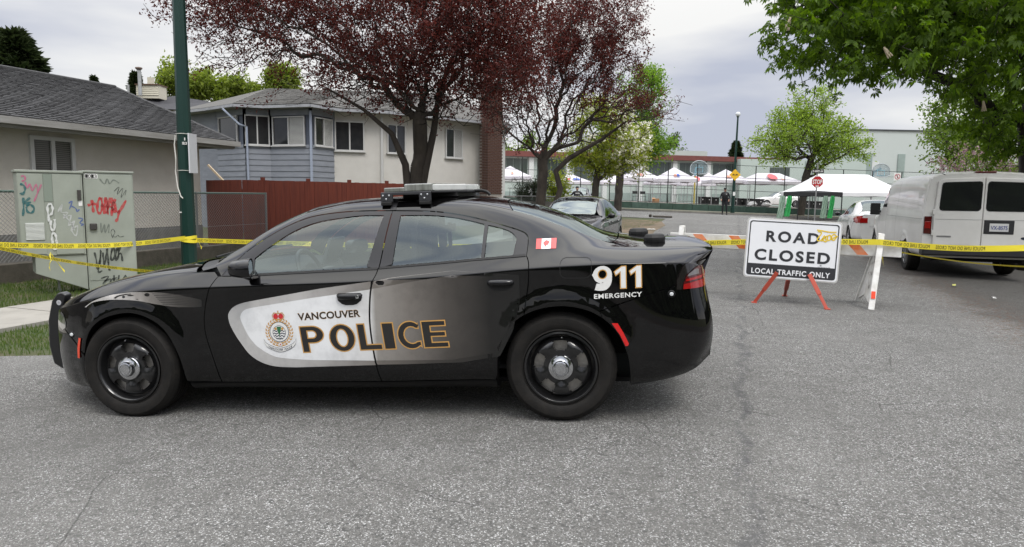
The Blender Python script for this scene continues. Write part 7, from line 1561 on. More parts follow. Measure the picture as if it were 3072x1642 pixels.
def tent(label, x, y, w, d, he, hp, ridge=0.0, cv=None, logo=None, legs=True, stripe=None, base=None, group='canopy tents on the court', nm='canopy_tent'):
    z0 = base if base is not None else wtop(x); root = thing(nm, label, 'tent', (x, y, z0), group=group); cv = cv or canvas
    hw, hd = w / 2, d / 2; NS = 8; mb = MB()
    # four sagging panels rising to the ridge
    rl = ridge / 2
    cor = [(-hw, -hd), (hw, -hd), (hw, hd), (-hw, hd)]; pk = [(-rl, 0), (rl, 0), (rl, 0), (-rl, 0)]
    for s in range(4):
        a, b = cor[s], cor[(s + 1) % 4]; pa, pb = pk[s], pk[(s + 1) % 4]; o = len(mb.v)
        for j in range(NS + 1):
            t = j / NS
            for i in range(NS + 1):
                f = i / NS; ex, ey = a[0] + (b[0] - a[0]) * f, a[1] + (b[1] - a[1]) * f; qx, qy = pa[0] + (pb[0] - pa[0]) * f, pa[1] + (pb[1] - pa[1]) * f
                sag = .10 * math.sin(math.pi * f) * math.sin(math.pi * min(t * 1.1, 1)) + .03 * math.sin(math.pi * f) * (1 - t)
                mb.v.append((ex + (qx - ex) * t, ey + (qy - ey) * t, he + (hp - he) * (t ** 1.12) - sag))
        mb.f += [(o + j * (NS + 1) + i, o + j * (NS + 1) + i + 1, o + (j + 1) * (NS + 1) + i + 1, o + (j + 1) * (NS + 1) + i) for j in range(NS) for i in range(NS)]
        o = len(mb.v)
        for i in range(NS + 1):
            f = i / NS; ex, ey = a[0] + (b[0] - a[0]) * f, a[1] + (b[1] - a[1]) * f; mb.v += [(ex, ey, he - .03 * math.sin(math.pi * f)), (ex * 1.004, ey * 1.004, he - .25 - .02 * math.sin(i * 2.1))]
        mb.f += [(o + 2 * i + 1, o + 2 * i + 3, o + 2 * i + 2, o + 2 * i) for i in range(NS)]
    mb.build('canopy', cv, root, smooth=35)
    if legs:
        for (cx, cy) in cor: MB().box((cx * .985, cy * .985, (he - .05) / 2), (.045, .045, he - .05)).build('leg', canvas_k if cv is canvas_k else steel, root)
        for s in range(4):
            a, b = cor[s], cor[(s + 1) % 4]; t = MB(); m = ((a[0] + b[0]) / 2, (a[1] + b[1]) / 2)
            for (p, q, zz0, zz1) in ((a, m, he - .3, he - .08), (a, m, he - .08, he - .3), (m, b, he - .3, he - .08), (m, b, he - .08, he - .3)): t.beam((p[0] * .98, p[1] * .98, zz0), (q[0] * .98, q[1] * .98, zz1), .02, .02)
            t.build('truss', canvas_k if cv is canvas_k else steel, root)
    fy = lambda t: -hd * (1 - t) - .03
    if logo:
        cz, rr, mt = logo; cz = he + (hp - he) * .5; t = (cz - he) / (hp - he); l = MB(); n = 20; l.add([(1.5 * rr * math.cos(2 * math.pi * k / n), -hd * (1 - (t + (rr * math.sin(2 * math.pi * k / n)) / (hp - he))) - .12, cz + .02 + rr * math.sin(2 * math.pi * k / n)) for k in range(n)], [tuple(range(n))]); l.build('logo', mt, root)
    if stripe:
        for (x0_, x1_, mt) in stripe:
            l = MB(); q = []
            for (xx, tt) in ((x0_ * .6, .25), (x1_ * .6, .25), (x1_ * .45, .45), (x0_ * .45, .45)): q.append((xx, -hd * (1 - tt) - .06, he + (hp - he) * tt ** 1.1 - .01))
            l.add(q, [(0, 1, 2, 3)]); l.build('print', mt, root)
    return root
lred = mat('logo_red', (0.55, 0.10, 0.11), 0.7); lor = mat('logo_orange', (0.60, 0.24, 0.16), 0.7); lblu = mat('logo_blue', (0.04, 0.10, 0.42), 0.7); lpk = mat('logo_pink', (0.62, 0.34, 0.36), 0.7)
def ten(label, u, y, w, vp, ve, **k):
    x = at_y(u, 540, y).x; z = k.pop('base', wtop(x)); return tent(label, x, y, w, w if 'd' not in k else k.pop('d'), zat(u, ve, y) - z, zat(u, vp, y) - z, base=z, **k)
ten('white tent with an orange stripe beside the house corner', 1530, 56, 3.4, 498, 530, stripe=((.2, .5, lor),))
ten('tent with blue and red panels behind the dogwood', 1712, 60, 3.2, 522, 545, stripe=((-.9, -.2, lred), (.2, 1.3, lblu)))
ten('white tent half hidden by the tall green tree', 1914, 58, 3.2, 501, 535, stripe=((-.5, .1, lor), (.15, .5, lpk)))
ten('white tent with small orange logo left of the yellow hoop post', 2021, 56, 3.1, 502, 538, stripe=((-.45, -.05, lor), (.0, .4, lblu)))
ten('white tent with round red logo behind the hoop post', 2083, 66, 3.2, 524, 550, logo=('r', .20, lred))
ten('white tent with orange logo beside the bump sign', 2176, 57, 3.1, 508, 541, stripe=((-.45, .1, lor), (.1, .4, lpk)))
ten('plain white tent at the back between the hoop and bump sign', 2125, 72, 2.6, 519, 545)
ten('wide white tent with large red round logo right of the bump sign', 2304, 56, 4.3, 520, 545, d=3.2, ridge=1.8, logo=('r', .24, lred), stripe=((1.2, 1.5, lor),))
ten('low white tent in the back row behind the green tree', 1850, 67, 3.4, 525, 546)
ten('low white tent in the back row under the hoop', 1990, 68, 3.4, 527, 547)
bx_ = at_y(2527, 560, 44.5).x
tent('large plain white marquee on the street behind the stop sign', bx_, 44.5, 6.1, 4.4, zat(2527, 577, 43) - gz(bx_, 44), zat(2560, 524, 44.5) - gz(bx_, 44), ridge=3.2, base=gz(bx_, 44.5), group=None, nm='marquee', cv=mat('marquee_white', (0.70, 0.70, 0.71), 0.8, noise=.2, nscale=1.2))
kx = at_y(2437, 585, 41).x; zk = gz(kx, 41)
tent('low black canopy frame hung with green sheets in front of the marquee', kx, 41, 2.55, 2.2, zat(2437, 577, 40) - zk + .02, zat(2437, 574, 41) - zk + .05, cv=canvas_k, base=zk, group=None)
gs = mat('green_sheet', (0.05, 0.42, 0.12), 0.6, noise=.4, nscale=3); gp_ = mat('pale_sheet', (0.30, 0.42, 0.33), 0.5, noise=.4, nscale=3)
for lab, u0, u1, m, v1 in (('bright green sheet hanging at the left of the black canopy', 2362, 2378, gs, 650), ('pale green plastic hanging at the far left of the black canopy', 2340, 2358, gp_, 655), ('bright green sheet hanging at the right of the black canopy', 2492, 2506, gs, 655), ('pale clear plastic hanging beside the right green sheet', 2470, 2486, gp_, 655)):
    a, b = at_y(u0, 590, 39.8), at_y(u1, 590, 39.8); zt, zb = zat(u0, 588, 39.8), max(zat(u0, v1, 39.8), gz(a.x, 39.8) + .05); mb = MB(); N_ = 8
    for j in range(7):
        t = j / 6
        for i in range(N_ + 1):
            f = i / N_; sp = .75 + .5 * t + .1 * math.sin(j * 1.7); mb.v.append((a.x + (b.x - a.x) * (.5 + (f - .5) * sp) - .12 * t, 39.8 + .05 * math.sin(i * 1.9 + j), zt + (zb - zt) * t))
    mb.f = [(j * (N_ + 1) + i, j * (N_ + 1) + i + 1, (j + 1) * (N_ + 1) + i + 1, (j + 1) * (N_ + 1) + i) for j in range(6) for i in range(N_)]
    o = mb.build('hanging_sheet', m, smooth=60); tag(o, lab, 'fabric', 'sheets hanging from the black canopy')
# basketball hoops
def hoop(label, u, v, y, polecol, armcol):
    c = at_y(u, v, y); z0 = wtop(c.x); root = thing('basketball_hoop', label, 'basketball hoop', (c.x, y, z0), group='basketball hoops'); h = c.z - z0
    pm = mat('hoop_pole_' + polecol[0], polecol[1], 0.5); MB().tube([(0, 1.2, 0), (0, 1.2, h - .6)], .07, 8).build('pole', pm, root)
    MB().tube([(0, 1.2, h - .6), (0, 1.1, h - .1), (0, .1, h + .15)], .09, 8).build('arm', mat('hoop_blue', armcol, 0.4), root)
    pts = [(-.72, -.35), (-.45, -.52), (.45, -.52), (.72, -.35)] + [(.72 * math.cos(R(a)), -.05 + .60 * math.sin(R(a))) for a in range(0, 181, 15)]
    MB().prism_xz(pts, 0, .04, (0, 0, h)).build('backboard', mat('backboard_glass', (0.30, 0.37, 0.40), 0.2, coat=.5, noise=.8, nscale=2, col2=(.17, .22, .25), alpha=.4), root)
    MB().tube([(x, -.01, z + h) for x, z in pts + pts[:1]], .028, 6).build('backboard_frame', mat('hoop_frame', (0.42, 0.46, 0.48), 0.4), root)
    MB().lathe([(.225 + .012 * math.cos(t), .012 * math.sin(t)) for t in [2 * math.pi * k / 6 for k in range(7)]], 18, 'Z', (0, -.3, h - .42)).build('rim', mat('rim_grey', (0.10, 0.10, 0.11), 0.5), root)
    MB().bx(-.3, .3, -.012, -.004, h - .4, h - .37).bx(-.3, .3, -.012, -.004, h, h + .03).bx(-.3, -.27, -.012, -.004, h - .37, h).bx(.27, .3, -.012, -.004, h - .37, h).build('target_square', mat('hoop_line', (0.25, 0.5, 0.6), 0.5), root)
hoop('basketball hoop on a yellow post', 2098, 503, 56, ('yellow', (0.55, 0.45, 0.12)), (0.16, 0.36, 0.46))
hoop('basketball hoop with blue arm above the marquee', 2643, 512, 55, ('grey', (0.3, 0.3, 0.3)), (0.10, 0.34, 0.45))
# things on the court
bin_m = mat('bin_black', (0.010, 0.010, 0.011), 0.5)
def bin_(label, u, y):
    x = at_y(u, 590, y).x; root = thing('wheelie_bin', label, 'bin', (x, y, wtop(x)), group='black wheeled bins on the court')
    MB().prism([(-.24, -.27), (.24, -.27), (.24, .27), (-.24, .27)], 0, 1).xf(Matrix.Diagonal((1.15, 1, .60, 1))).build('bin_body', bin_m, root, bevel=.03); MB().box((0, 0, .63), (.64, .66, .06)).build('lid', bin_m, root, bevel=.02)
    for sx in (-.2, .2): MB().lathe([(.001, -.03), (.1, -.03), (.1, .03), (.001, .03)], 12, 'X', (sx, .28, .1)).build('wheel', bin_m, root)
    MB().box((0, -.285, .42), (.07, .004, .07)).build('sticker', MATS['paper_white'], root)
us = [2106, 2126, 2146, 2168 + 10, 2206, 2224, 2242, 2262, 2280, 2402, 2420, 2438, 2456, 2474]
ords = ['leftmost', 'second', 'third', 'fourth', 'fifth', 'sixth', 'seventh', 'eighth', 'ninth', 'tenth', 'eleventh', 'twelfth', 'thirteenth', 'rightmost']
for i, u in enumerate(us): bin_(ords[i] + ' of the black wheeled bins behind the court fence' + ('' if i in (0, 13) else ', counted from the left'), u, 60 + (i % 3) * .25)
def chair(label, u):
    x = at_y(u, 590, 54.5).x; z0 = wtop(x); root = thing('folding_chair', label, 'chair', (x, 54.5, z0), group='folding chairs'); cm = bin_m
    MB().box((0, 0, .44), (.42, .40, .03)).build('seat', cm, root, bevel=.008); MB().box((0, .22, .74), (.42, .03, .22), Matrix.Rotation(R(-8), 3, 'X')).build('backrest', cm, root, bevel=.008)
    for s in (-.2, .2): MB().tube([(s, -.24, 0), (s, .24, .86)], .012, 5).build('leg', cm, root); MB().tube([(s, .22, 0), (s, -.14, .44)], .012, 5).build('leg', cm, root)
chair('left of two black folding chairs behind the court fence', 1906); chair('right of two black folding chairs behind the court fence', 1929)
def table(label, u, y, w=1.8):
    x = at_y(u, 590, y).x; root = thing('folding_table', label, 'table', (x, y, wtop(x)), group='folding tables on the court'); tm = mat('table_grey', (0.35, 0.36, 0.36), 0.6)
    MB().box((0, 0, .73), (w, .75, .05)).build('table_top', tm, root, bevel=.01)
    for sx in (-1, 1): MB().tube([(sx * w * .42, -.28, 0), (sx * w * .4, -.28, .71)], .016, 5).tube([(sx * w * .42, .28, 0), (sx * w * .4, .28, .71)], .016, 5).tube([(sx * w * .42, -.28, .12), (sx * w * .42, .28, .12)], .012, 5).build('leg_frame', bin_m, root)
table('grey folding table left on the court near the house corner', 1556, 57); table('grey folding table behind the two chairs', 1975, 57); table('grey folding table under the tent with the yellow post', 2052, 58)
bxc = at_y(1967, 600, 54).x; o = thing('cardboard_box', 'brown cardboard box behind the court wall', 'box', (bxc, 54, wtop(bxc))); MB().box((0, 0, .16), (.5, .36, .32)).build('carton', mat('cardboard', (0.33, 0.19, 0.10), 0.85), o); MB().box((-.2, -.2, .33), (.24, .2, .01), Matrix.Rotation(R(30), 3, 'X')).build('flap', MATS['cardboard'], o)
for i, u in enumerate((2258, 2300)):
    x = at_y(u, 600, 55).x; mb = MB(); rr = np.random.default_rng(i); mb.ball((0, 0, .18), (.38, .3, .2), 14, 8); mb.v = [(a + rr.normal(0, .03), b + rr.normal(0, .03), max(0, c + rr.normal(0, .03))) for a, b, c in mb.v]
    o = mb.build('plastic_bag', mat('plastic_white', (0.6, 0.6, 0.6), 0.4), smooth=40); o.location = (x, 55, wtop(x)); tag(o, ('white plastic bag on the court under the wide logo tent', 'white plastic bag on the court left of the white car')[i], 'bag')
# street furniture
pole_m = MATS['pole_green']
def lamp():
    y = 48.4; b = at_y(2197, 640, y); t = at_y(2214, 346, y); z0 = gz(b.x, y); root = thing('street_lamp', 'slim green street lamp with white globe carrying the bump sign', 'street lamp', (b.x, y, z0)); dx = t.x - b.x; h = t.z - z0
    MB().tube([(0, 0, 0), (dx * .5, 0, h * .5), (dx, 0, h - .1)], [.12, .085, .055], 8).build('post', pole_m, root, smooth=60); MB().tube([(0, 0, 0), (0, 0, .5)], .15, 8).build('base', pole_m, root); MB().ball((dx, 0, h + .06), .17, 14, 10).build('globe', mat('globe_white', (0.6, 0.62, 0.64), 0.25, coat=.5), root, smooth=60); MB().tube([(dx, 0, h - .14), (dx, 0, h - .06)], .09, 8).build('collar', pole_m, root)
    c = at_y(2205, 525, y - .15); cx, cz = c.x - b.x, c.z - z0; s = .40
    sg = MB(); sg.prism_xz([(cx, cz - s), (cx + s, cz), (cx, cz + s), (cx - s, cz)], -.17, -.15); so_ = sg.build('sign_plate', mat('sign_yellow', (0.72, 0.42, 0.02), 0.45), root)
    MB().prism_xz(smooth_line([(cx - .21, cz - .03), (cx - .17, cz + .02), (cx - .11, cz + .055), (cx - .05, cz + .02), (cx, cz + .0), (cx + .05, cz + .02), (cx + .11, cz + .055), (cx + .17, cz + .02), (cx + .21, cz - .03)], 3), -.176, -.1705).build('bump_symbol', MATS['sign_ink'], so_)
    z2 = zat(2200, 582, y) - z0; MB().box((.02, -.12, z2), (.16, .004, .26)).build('sticker', MATS['paper_white'], root)
lamp()
def octo(cx, cz, r): return [(cx + r * math.cos(R(22.5 + 45 * k)), cz + r * math.sin(R(22.5 + 45 * k))) for k in range(8)]
def stop_sign():
    y = 38.5; c = at_y(2452, 546, y); z0 = gz(c.x, y); root = thing('stop_sign', 'red octagonal stop sign with street name blade on top', 'sign', (c.x, y, z0)); h = c.z - z0; r = .345
    MB().box((-.02, .03, h / 2 + .5), (.06, .05, h + 1.1)).build('post', mat('post_steel', (0.26, 0.26, 0.26), 0.5, .5), root)
    MB().prism_xz(octo(0, h, r), -.012, 0).build('sign_border', MATS['paper_white'], root); MB().prism_xz(octo(0, h, r - .022), -.018, -.0125).build('sign_plate', mat('sign_red', (0.42, 0.02, 0.025), 0.45), root)
    vs, fs = fit_text('STOP', -.265, .265, h - .13, h + .13, .03); MB().add([(a, -.0225, b) for a, b in vs], fs).build('lettering', MATS['paper_white'], root); MB().bx(-.1, .1, -.0225, -.018, h - .27, h - .21).build('small_plate', MATS['paper_white'], root)
    z1 = zat(2452, 514, y) - z0; MB().bx(-.33, .33, -.01, .01, z1 - .10, z1 + .10).build('street_blade', mat('blade_black', (0.02, 0.02, 0.022), 0.5), root); vs, fs = fit_text('E 43RD AV', -.29, .29, z1 - .055, z1 + .055, .02); MB().add([(a, -.0135, b) for a, b in vs], fs).build('lettering', MATS['paper_white'], root)
    # a small no-stopping sign further right
    c = at_y(2692, 531, 40); z0 = gz(c.x, 40); r2 = thing('no_stopping_sign', 'small white no-stopping sign beside the van roof', 'sign', (c.x, 40, z0)); h = c.z - z0; MB().box((0, .03, h / 2), (.05, .04, h)).build('post', MATS['post_steel'], r2); MB().bx(-.2, .2, -.01, .008, h - .22, h + .22).build('sign_plate', MATS['paper_white'], r2, bevel=.004)
    MB().lathe([(.16, -.0135), (.125, -.0135)], 24, 'Y', (0, 0, h + .01)).build('red_ring', mat('ring_red', (0.40, 0.02, 0.03), 0.5), r2); MB().box((0, -.0135, h + .01), (.26, .001, .03), Matrix.Rotation(R(45), 3, 'Y')).build('red_bar', MATS['ring_red'], r2); MB().box((0, -.0125, h + .01), (.04, .001, .18)).build('symbol', MATS['sign_ink'], r2)
stop_sign()
# people
def skinned(name, joints, edges, m, parent, sub=2):
    me = bpy.data.meshes.new(name); me.from_pydata([j[0] for j in joints], edges, []); o = bpy.data.objects.new(name, me); COL.objects.link(o); o.parent = parent; me.materials.append(m)
    sk = o.modifiers.new('skin', 'SKIN'); sk.use_smooth_shade = True
    if not me.skin_vertices: 
        bpy.context.view_layer.objects.active = o
    for i, j in enumerate(joints):
        if me.skin_vertices: me.skin_vertices[0].data[i].radius = (j[1], j[2] if len(j) > 2 else j[1])
    if me.skin_vertices: me.skin_vertices[0].data[0].use_root = True
    ss = o.modifiers.new('sub', 'SUBSURF'); ss.levels = sub; ss.render_levels = sub; return o
def officer(label, x, y, z, rz, back=False, akimbo=False, h=1.82):
    root = thing('person', label, 'person', (x, y, z), rz); k = h / 1.82; skin = mat('skin_tone', (0.36, 0.20, 0.14), 0.6); uni = mat('uniform_black', (0.008, 0.009, 0.013), 0.8, noise=.4, nscale=12, col2=(.018, .018, .022)); gear = mat('gear_black', (0.006, 0.006, 0.007), 0.5)
    # faces -y
    if akimbo: arm = [((-.20, 0, 1.47), .062), ((-.40, .06, 1.22), .052), ((-.24, -.10, 1.05), .042)], [((.20, 0, 1.47), .062), ((.40, .06, 1.22), .052), ((.24, -.10, 1.05), .042)]
    else: arm = [((-.20, 0, 1.47), .062), ((-.29, .03, 1.20), .052), ((-.24, -.16, 1.04), .042)], [((.20, 0, 1.47), .062), ((.30, .03, 1.20), .052), ((.27, -.14, 1.02), .042)]
    J = [((0, 0, 1.0), .15, .11), ((0, 0, 1.15), .145, .105), ((0, 0, 1.35), .17, .115), ((0, 0, 1.49), .11, .08), ((0, -.005, 1.56), .058), ((-.09, 0, .94), .095), ((-.11, -.01, .52), .065), ((-.12, .02, .10), .048), ((.09, 0, .94), .095), ((.13, -.03, .52), .065), ((.16, .02, .10), .048)]
    E_ = [(0, 1), (1, 2), (2, 3), (3, 4), (0, 5), (5, 6), (6, 7), (0, 8), (8, 9), (9, 10)]
    for a in arm:
        o = len(J); J += a; E_ += [(3, o), (o, o + 1), (o + 1, o + 2)]
    J = [(tuple(c * k for c in j[0]), *[q * k for q in j[1:]]) for j in J]
    bd = MB(); bd.ball((0, -.01, 1.675 * k), (.078 * k, .098 * k, .12 * k), 16, 12); bd.v = [(a * (1 - .25 * max(0, (1.66 * k - c) / (.12 * k))), b - .012 * max(0, (1.68 * k - c) / (.1 * k)), c) for a, b, c in bd.v]; bd.ball((0, -.108 * k, 1.665 * k), (.012, .018, .022), 8, 6); bd.ball((-.08 * k, 0, 1.665 * k), (.012, .02, .03), 6, 5); bd.ball((.08 * k, 0, 1.665 * k), (.012, .02, .03), 6, 5)
    for s in (-.032, .032): bd.ball((s * k, -.092 * k, 1.69 * k), (.013, .01, .008), 6, 5)
    bd.tube([(0, 0, 1.50 * k), (0, -.005, 1.60 * k)], .055 * k, 10)
    for a in arm:                                                  # hands: palm, four fingers, thumb
        w = Vector(a[2][0]) * k; d = (w - Vector(a[1][0]) * k).normalized(); sd = d.cross(Vector((0, 1, 0))).normalized(); bd.tube([w - d * .02, w + d * .09], [.032, .036], 8)
        for f in range(4): p = w + d * .085 + sd * (.014 * (f - 1.5) * 1.5); bd.tube([p, p + d * (.045 + .008 * (f in (1, 2))) + Vector((0, -.008, 0)), p + d * .06 + Vector((0, -.03, -.01))], [.010, .009, .007], 6)
        bd.tube([w + d * .03 + Vector((0, -.02, 0)), w + d * .06 + Vector((0, -.055, 0)), w + d * .085 + Vector((0, -.06, 0))], [.013, .011, .008], 6)
    bd.build('body', skin, root, smooth=60)
    skinned('uniform', J, E_, uni, root)
    v = MB(); v.tube([(0, 0, 1.10 * k), (0, 0, 1.25 * k), (0, 0, 1.42 * k), (0, 0, 1.50 * k)], [.19 * k, .205 * k, .21 * k, .13 * k], 14); v.v = [(a, b * .72, c) for a, b, c in v.v]; v.build('vest', gear, root, smooth=50)
    b = MB(); b.tube([(0, 0, 1.0 * k), (0, 0, 1.06 * k)], .185 * k, 14); b.v = [(a, b_ * .75, c) for a, b_, c in b.v]; b.box((-.2, -.02, .97 * k), (.06, .09, .16)).box((.2, 0, .97 * k), (.05, .07, .14)); b.build('duty_belt', gear, root)
    for s, x_ in ((-1, -.12), (1, .16)): MB().box((x_ * k, -.05, .05), (.10, .27, .10)).build('boot', gear, root, bevel=.03)
    cp = MB(); cp.lathe([(.098, -.02), (.102, .03), (.088, .075), (.04, .095), (.001, .097)], 16, 'Z', (0, 0, 1.735 * k)); 
    if not back: cp.prism([(-.08, -.08), (.08, -.08), (.06, -.17), (-.06, -.17)], 1.715 * k, 1.727 * k)
    cp.build('cap', gear, root, smooth=50)
    if back:
        vs, fs = fit_text('POLICE', -.13, .13, 1.36 * k, 1.425 * k, .03); MB().add([(a, -.158 * k, b) for a, b in vs], fs).build('lettering', MATS['paper_white'], root)
    else:
        MB().box((.1, -.152 * k, 1.40 * k), (.07, .004, .03)).build('badge', MATS['paper_white'], root)
    return root
p = at_y(2172, 654, 47.0); officer('police officer in black uniform standing by the lamp across the street', p.x, 47.0, gz(p.x, 47), R(-18))
x_ = at_y(1731, 600, 42).x; officer('police officer with hands on hips seen from behind beyond the dark sedan', x_, 42, zat(1731, 559, 42) - 1.83, R(5), back=True, akimbo=True)
# ---------------------------------------------------------------- closure sign, barricade, tape, litter
def road_sign():
    L0, R0 = at_z(2261, 908, 0), at_z(2481, 929, 0); ax = Vector((R0.x - L0.x, R0.y - L0.y, 0)); mid = (L0 + R0) / 2; yaw = math.atan2(ax.y, ax.x) + R(5)
    yaw = R(-14); root = thing('road_sign', 'white ROAD CLOSED sign board on red tripod legs', 'sign', (mid.x, mid.y, gz(mid.x, mid.y)), yaw)
    d = Vector((math.cos(yaw), math.sin(yaw))); n = Vector((-d.y, d.x)); P0 = (mid.x + n.x * .12, mid.y + n.y * .12)
    def lp(u, v):
        p = on_plane(u, v, P0, d.x, d.y); return ((p.x - mid.x) * d.x + (p.y - mid.y) * d.y, p.z - root.location.z)
    q = [lp(2243, 651), lp(2527, 669), lp(2515, 850), lp(2229, 831)]
    w = ((q[1][0] - q[0][0]) + (q[2][0] - q[3][0])) / 2; h = ((q[0][1] - q[3][1]) + (q[1][1] - q[2][1])) / 2; cx = sum(a for a, b in q) / 4; cz = sum(b for a, b in q) / 4
    tilt = math.atan2(q[1][1] - q[0][1] + q[2][1] - q[3][1], 2 * w); bd = bpy.data.objects.new('sign_board', None)
    M = Matrix.Translation((cx, .12, cz)) @ Matrix.Rotation(-tilt, 4, 'Y') @ Matrix.Rotation(R(-4), 4, 'X')
    def rr(w_, h_, r_, z=0): 
        o = []
        for (sx, sz, a0) in ((1, 1, 0), (-1, 1, 90), (-1, -1, 180), (1, -1, 270)): o += [(sx * (w_ / 2 - r_) + r_ * math.cos(R(a0 + k * 15)), sz * (h_ / 2 - r_) + r_ * math.sin(R(a0 + k * 15))) for k in range(7)]
        return o
    white = mat('sign_white', (0.74, 0.75, 0.77), 0.45, noise=.15, nscale=4, col2=(.5, .51, .53)); edge = mat('sign_edge', (0.52, 0.52, 0.50), 0.6, noise=.5, nscale=8, col2=(.38, .37, .35)); ink = mat('sign_charcoal', (0.025, 0.026, 0.03), 0.5)
    b = MB().prism_xz(rr(w, h, .05), 0, .022).xf(M).build('board', edge, root, bevel=.004)
    def flat(loops, y, m, nm):
        vs, fs = fill_loops(loops); MB().add([(x, y, z) for x, z in vs], fs).xf(M).build(nm, m, b)
    MB().prism_xz(rr(w - .035, h - .035, .04), -.003, -.0005).xf(M).build('sheet', white, b)
    flat([rr(w - .075, h - .075, .035), rr(w - .105, h - .105, .03)[::-1]], -.0045, ink, 'border_line')
    zb = -h / 2 + .0525 + .15; flat([[(-w / 2 + .05, -h / 2 + .05), (w / 2 - .05, -h / 2 + .05), (w / 2 - .05, zb), (-w / 2 + .05, zb)]], -.005, ink, 'band')
    def word(t, x0, x1, z0, z1, off, sp, m=ink, y=-.0058):
        vs, fs = fit_text(t, x0 * w, x1 * w, z0 * h, z1 * h, off, sp, 5); MB().add([(x, y, z) for x, z in vs], fs).xf(M).build('lettering', m, b)
    word('ROAD', -.285, .275, .115, .30, .034, 1.3); word('CLOSED', -.395, .40, -.20, -.01, .034, 1.25); word('LOCAL TRAFFIC ONLY', -.415, .415, -.425, -.335, .024, 1.15, white, -.0065)
    word('CITY OF VANCOUVER', .28, .41, -.268, -.245, .0, 1.0); word('CITY OF VANCOUVER', -.07, .07, .448, .458, .0, 1.0, white)
    fl = MB()
    for k in range(6): a = math.pi * k / 3; fl.add([(.31 * w + .004 * math.cos(a + 1.5) , -.006, -.225 * h + .004 * math.sin(a + 1.5)), (.31 * w + .022 * math.cos(a), -.006, -.225 * h + .022 * math.sin(a)), (.31 * w + .004 * math.cos(a - 1.5), -.006, -.225 * h + .004 * math.sin(a - 1.5))], [(0, 1, 2)])
    fl.xf(M).build('flower_logo', mat('logo_grey', (0.25, 0.26, 0.28), 0.5), b)
    yl = mat('spray_yellow', (0.72, 0.50, 0.03), 0.5); s = MB()
    for st in ([(.24, .355), (.30, .345), (.37, .33), (.44, .335)], [(.25, .33), (.29, .31), (.25, .20), (.28, .18), (.31, .23)], [(.30, .17), (.32, .27), (.345, .17), (.31, .20), (.35, .27)], [(.36, .18), (.355, .26), (.38, .28), (.39, .22), (.365, .19)], [(.40, .20), (.395, .26), (.42, .30), (.445, .26), (.42, .20), (.405, .23), (.46, .27)]):
        pl = [Vector((a * w, z * h)) for a, z in smooth_line(st, 4)]; o = len(s.v); m_ = len(pl)
        for i, p in enumerate(pl):
            dd = pl[min(i + 1, m_ - 1)] - pl[max(i - 1, 0)]; dd = dd.normalized() if dd.length > 0 else Vector((1, 0)); g = Vector((-dd.y, dd.x)) * .008; s.v += [(p.x + g.x, -.0068, p.y + g.y), (p.x - g.x, -.0068, p.y - g.y)]
        s.f += [(o + 2 * i, o + 2 * i + 1, o + 2 * i + 3, o + 2 * i + 2) for i in range(m_ - 1)]
    s.xf(M).build('graffiti', yl, b)
    red = mat('leg_red', (0.40, 0.062, 0.035), 0.55, noise=.4, nscale=12, col2=(.28, .045, .03))
    inv = root.matrix_basis.inverted() if False else (Matrix.Translation(root.location) @ Matrix.Rotation(yaw, 4, 'Z')).inverted()
    for (fu, fv, tu, tv, yy) in ((2262, 909, 2330, 817, -.02), (2481, 929, 2427, 823, -.02), (2354, 889, 2364, 838, .10)):
        f = inv @ at_z(fu, fv, 0); t = lp(tu, tv); tp = Vector((t[0], .10, t[1])) if yy > 0 else Vector((t[0], .085, t[1])); f.z = 0.0
        MB().beam(f, tp, .042, .012, (0, 1, 0)).beam(f.lerp(tp, .42), tp, .055, .03, (0, 1, 0)).build('leg', red, root, bevel=.002); MB().box(f + Vector((0, 0, .01)), (.07, .09, .012)).build('foot', red, root)
    MB().box((cx, .16, cz - .1), (.06, .05, .6)).build('mast', red, root)
road_sign()
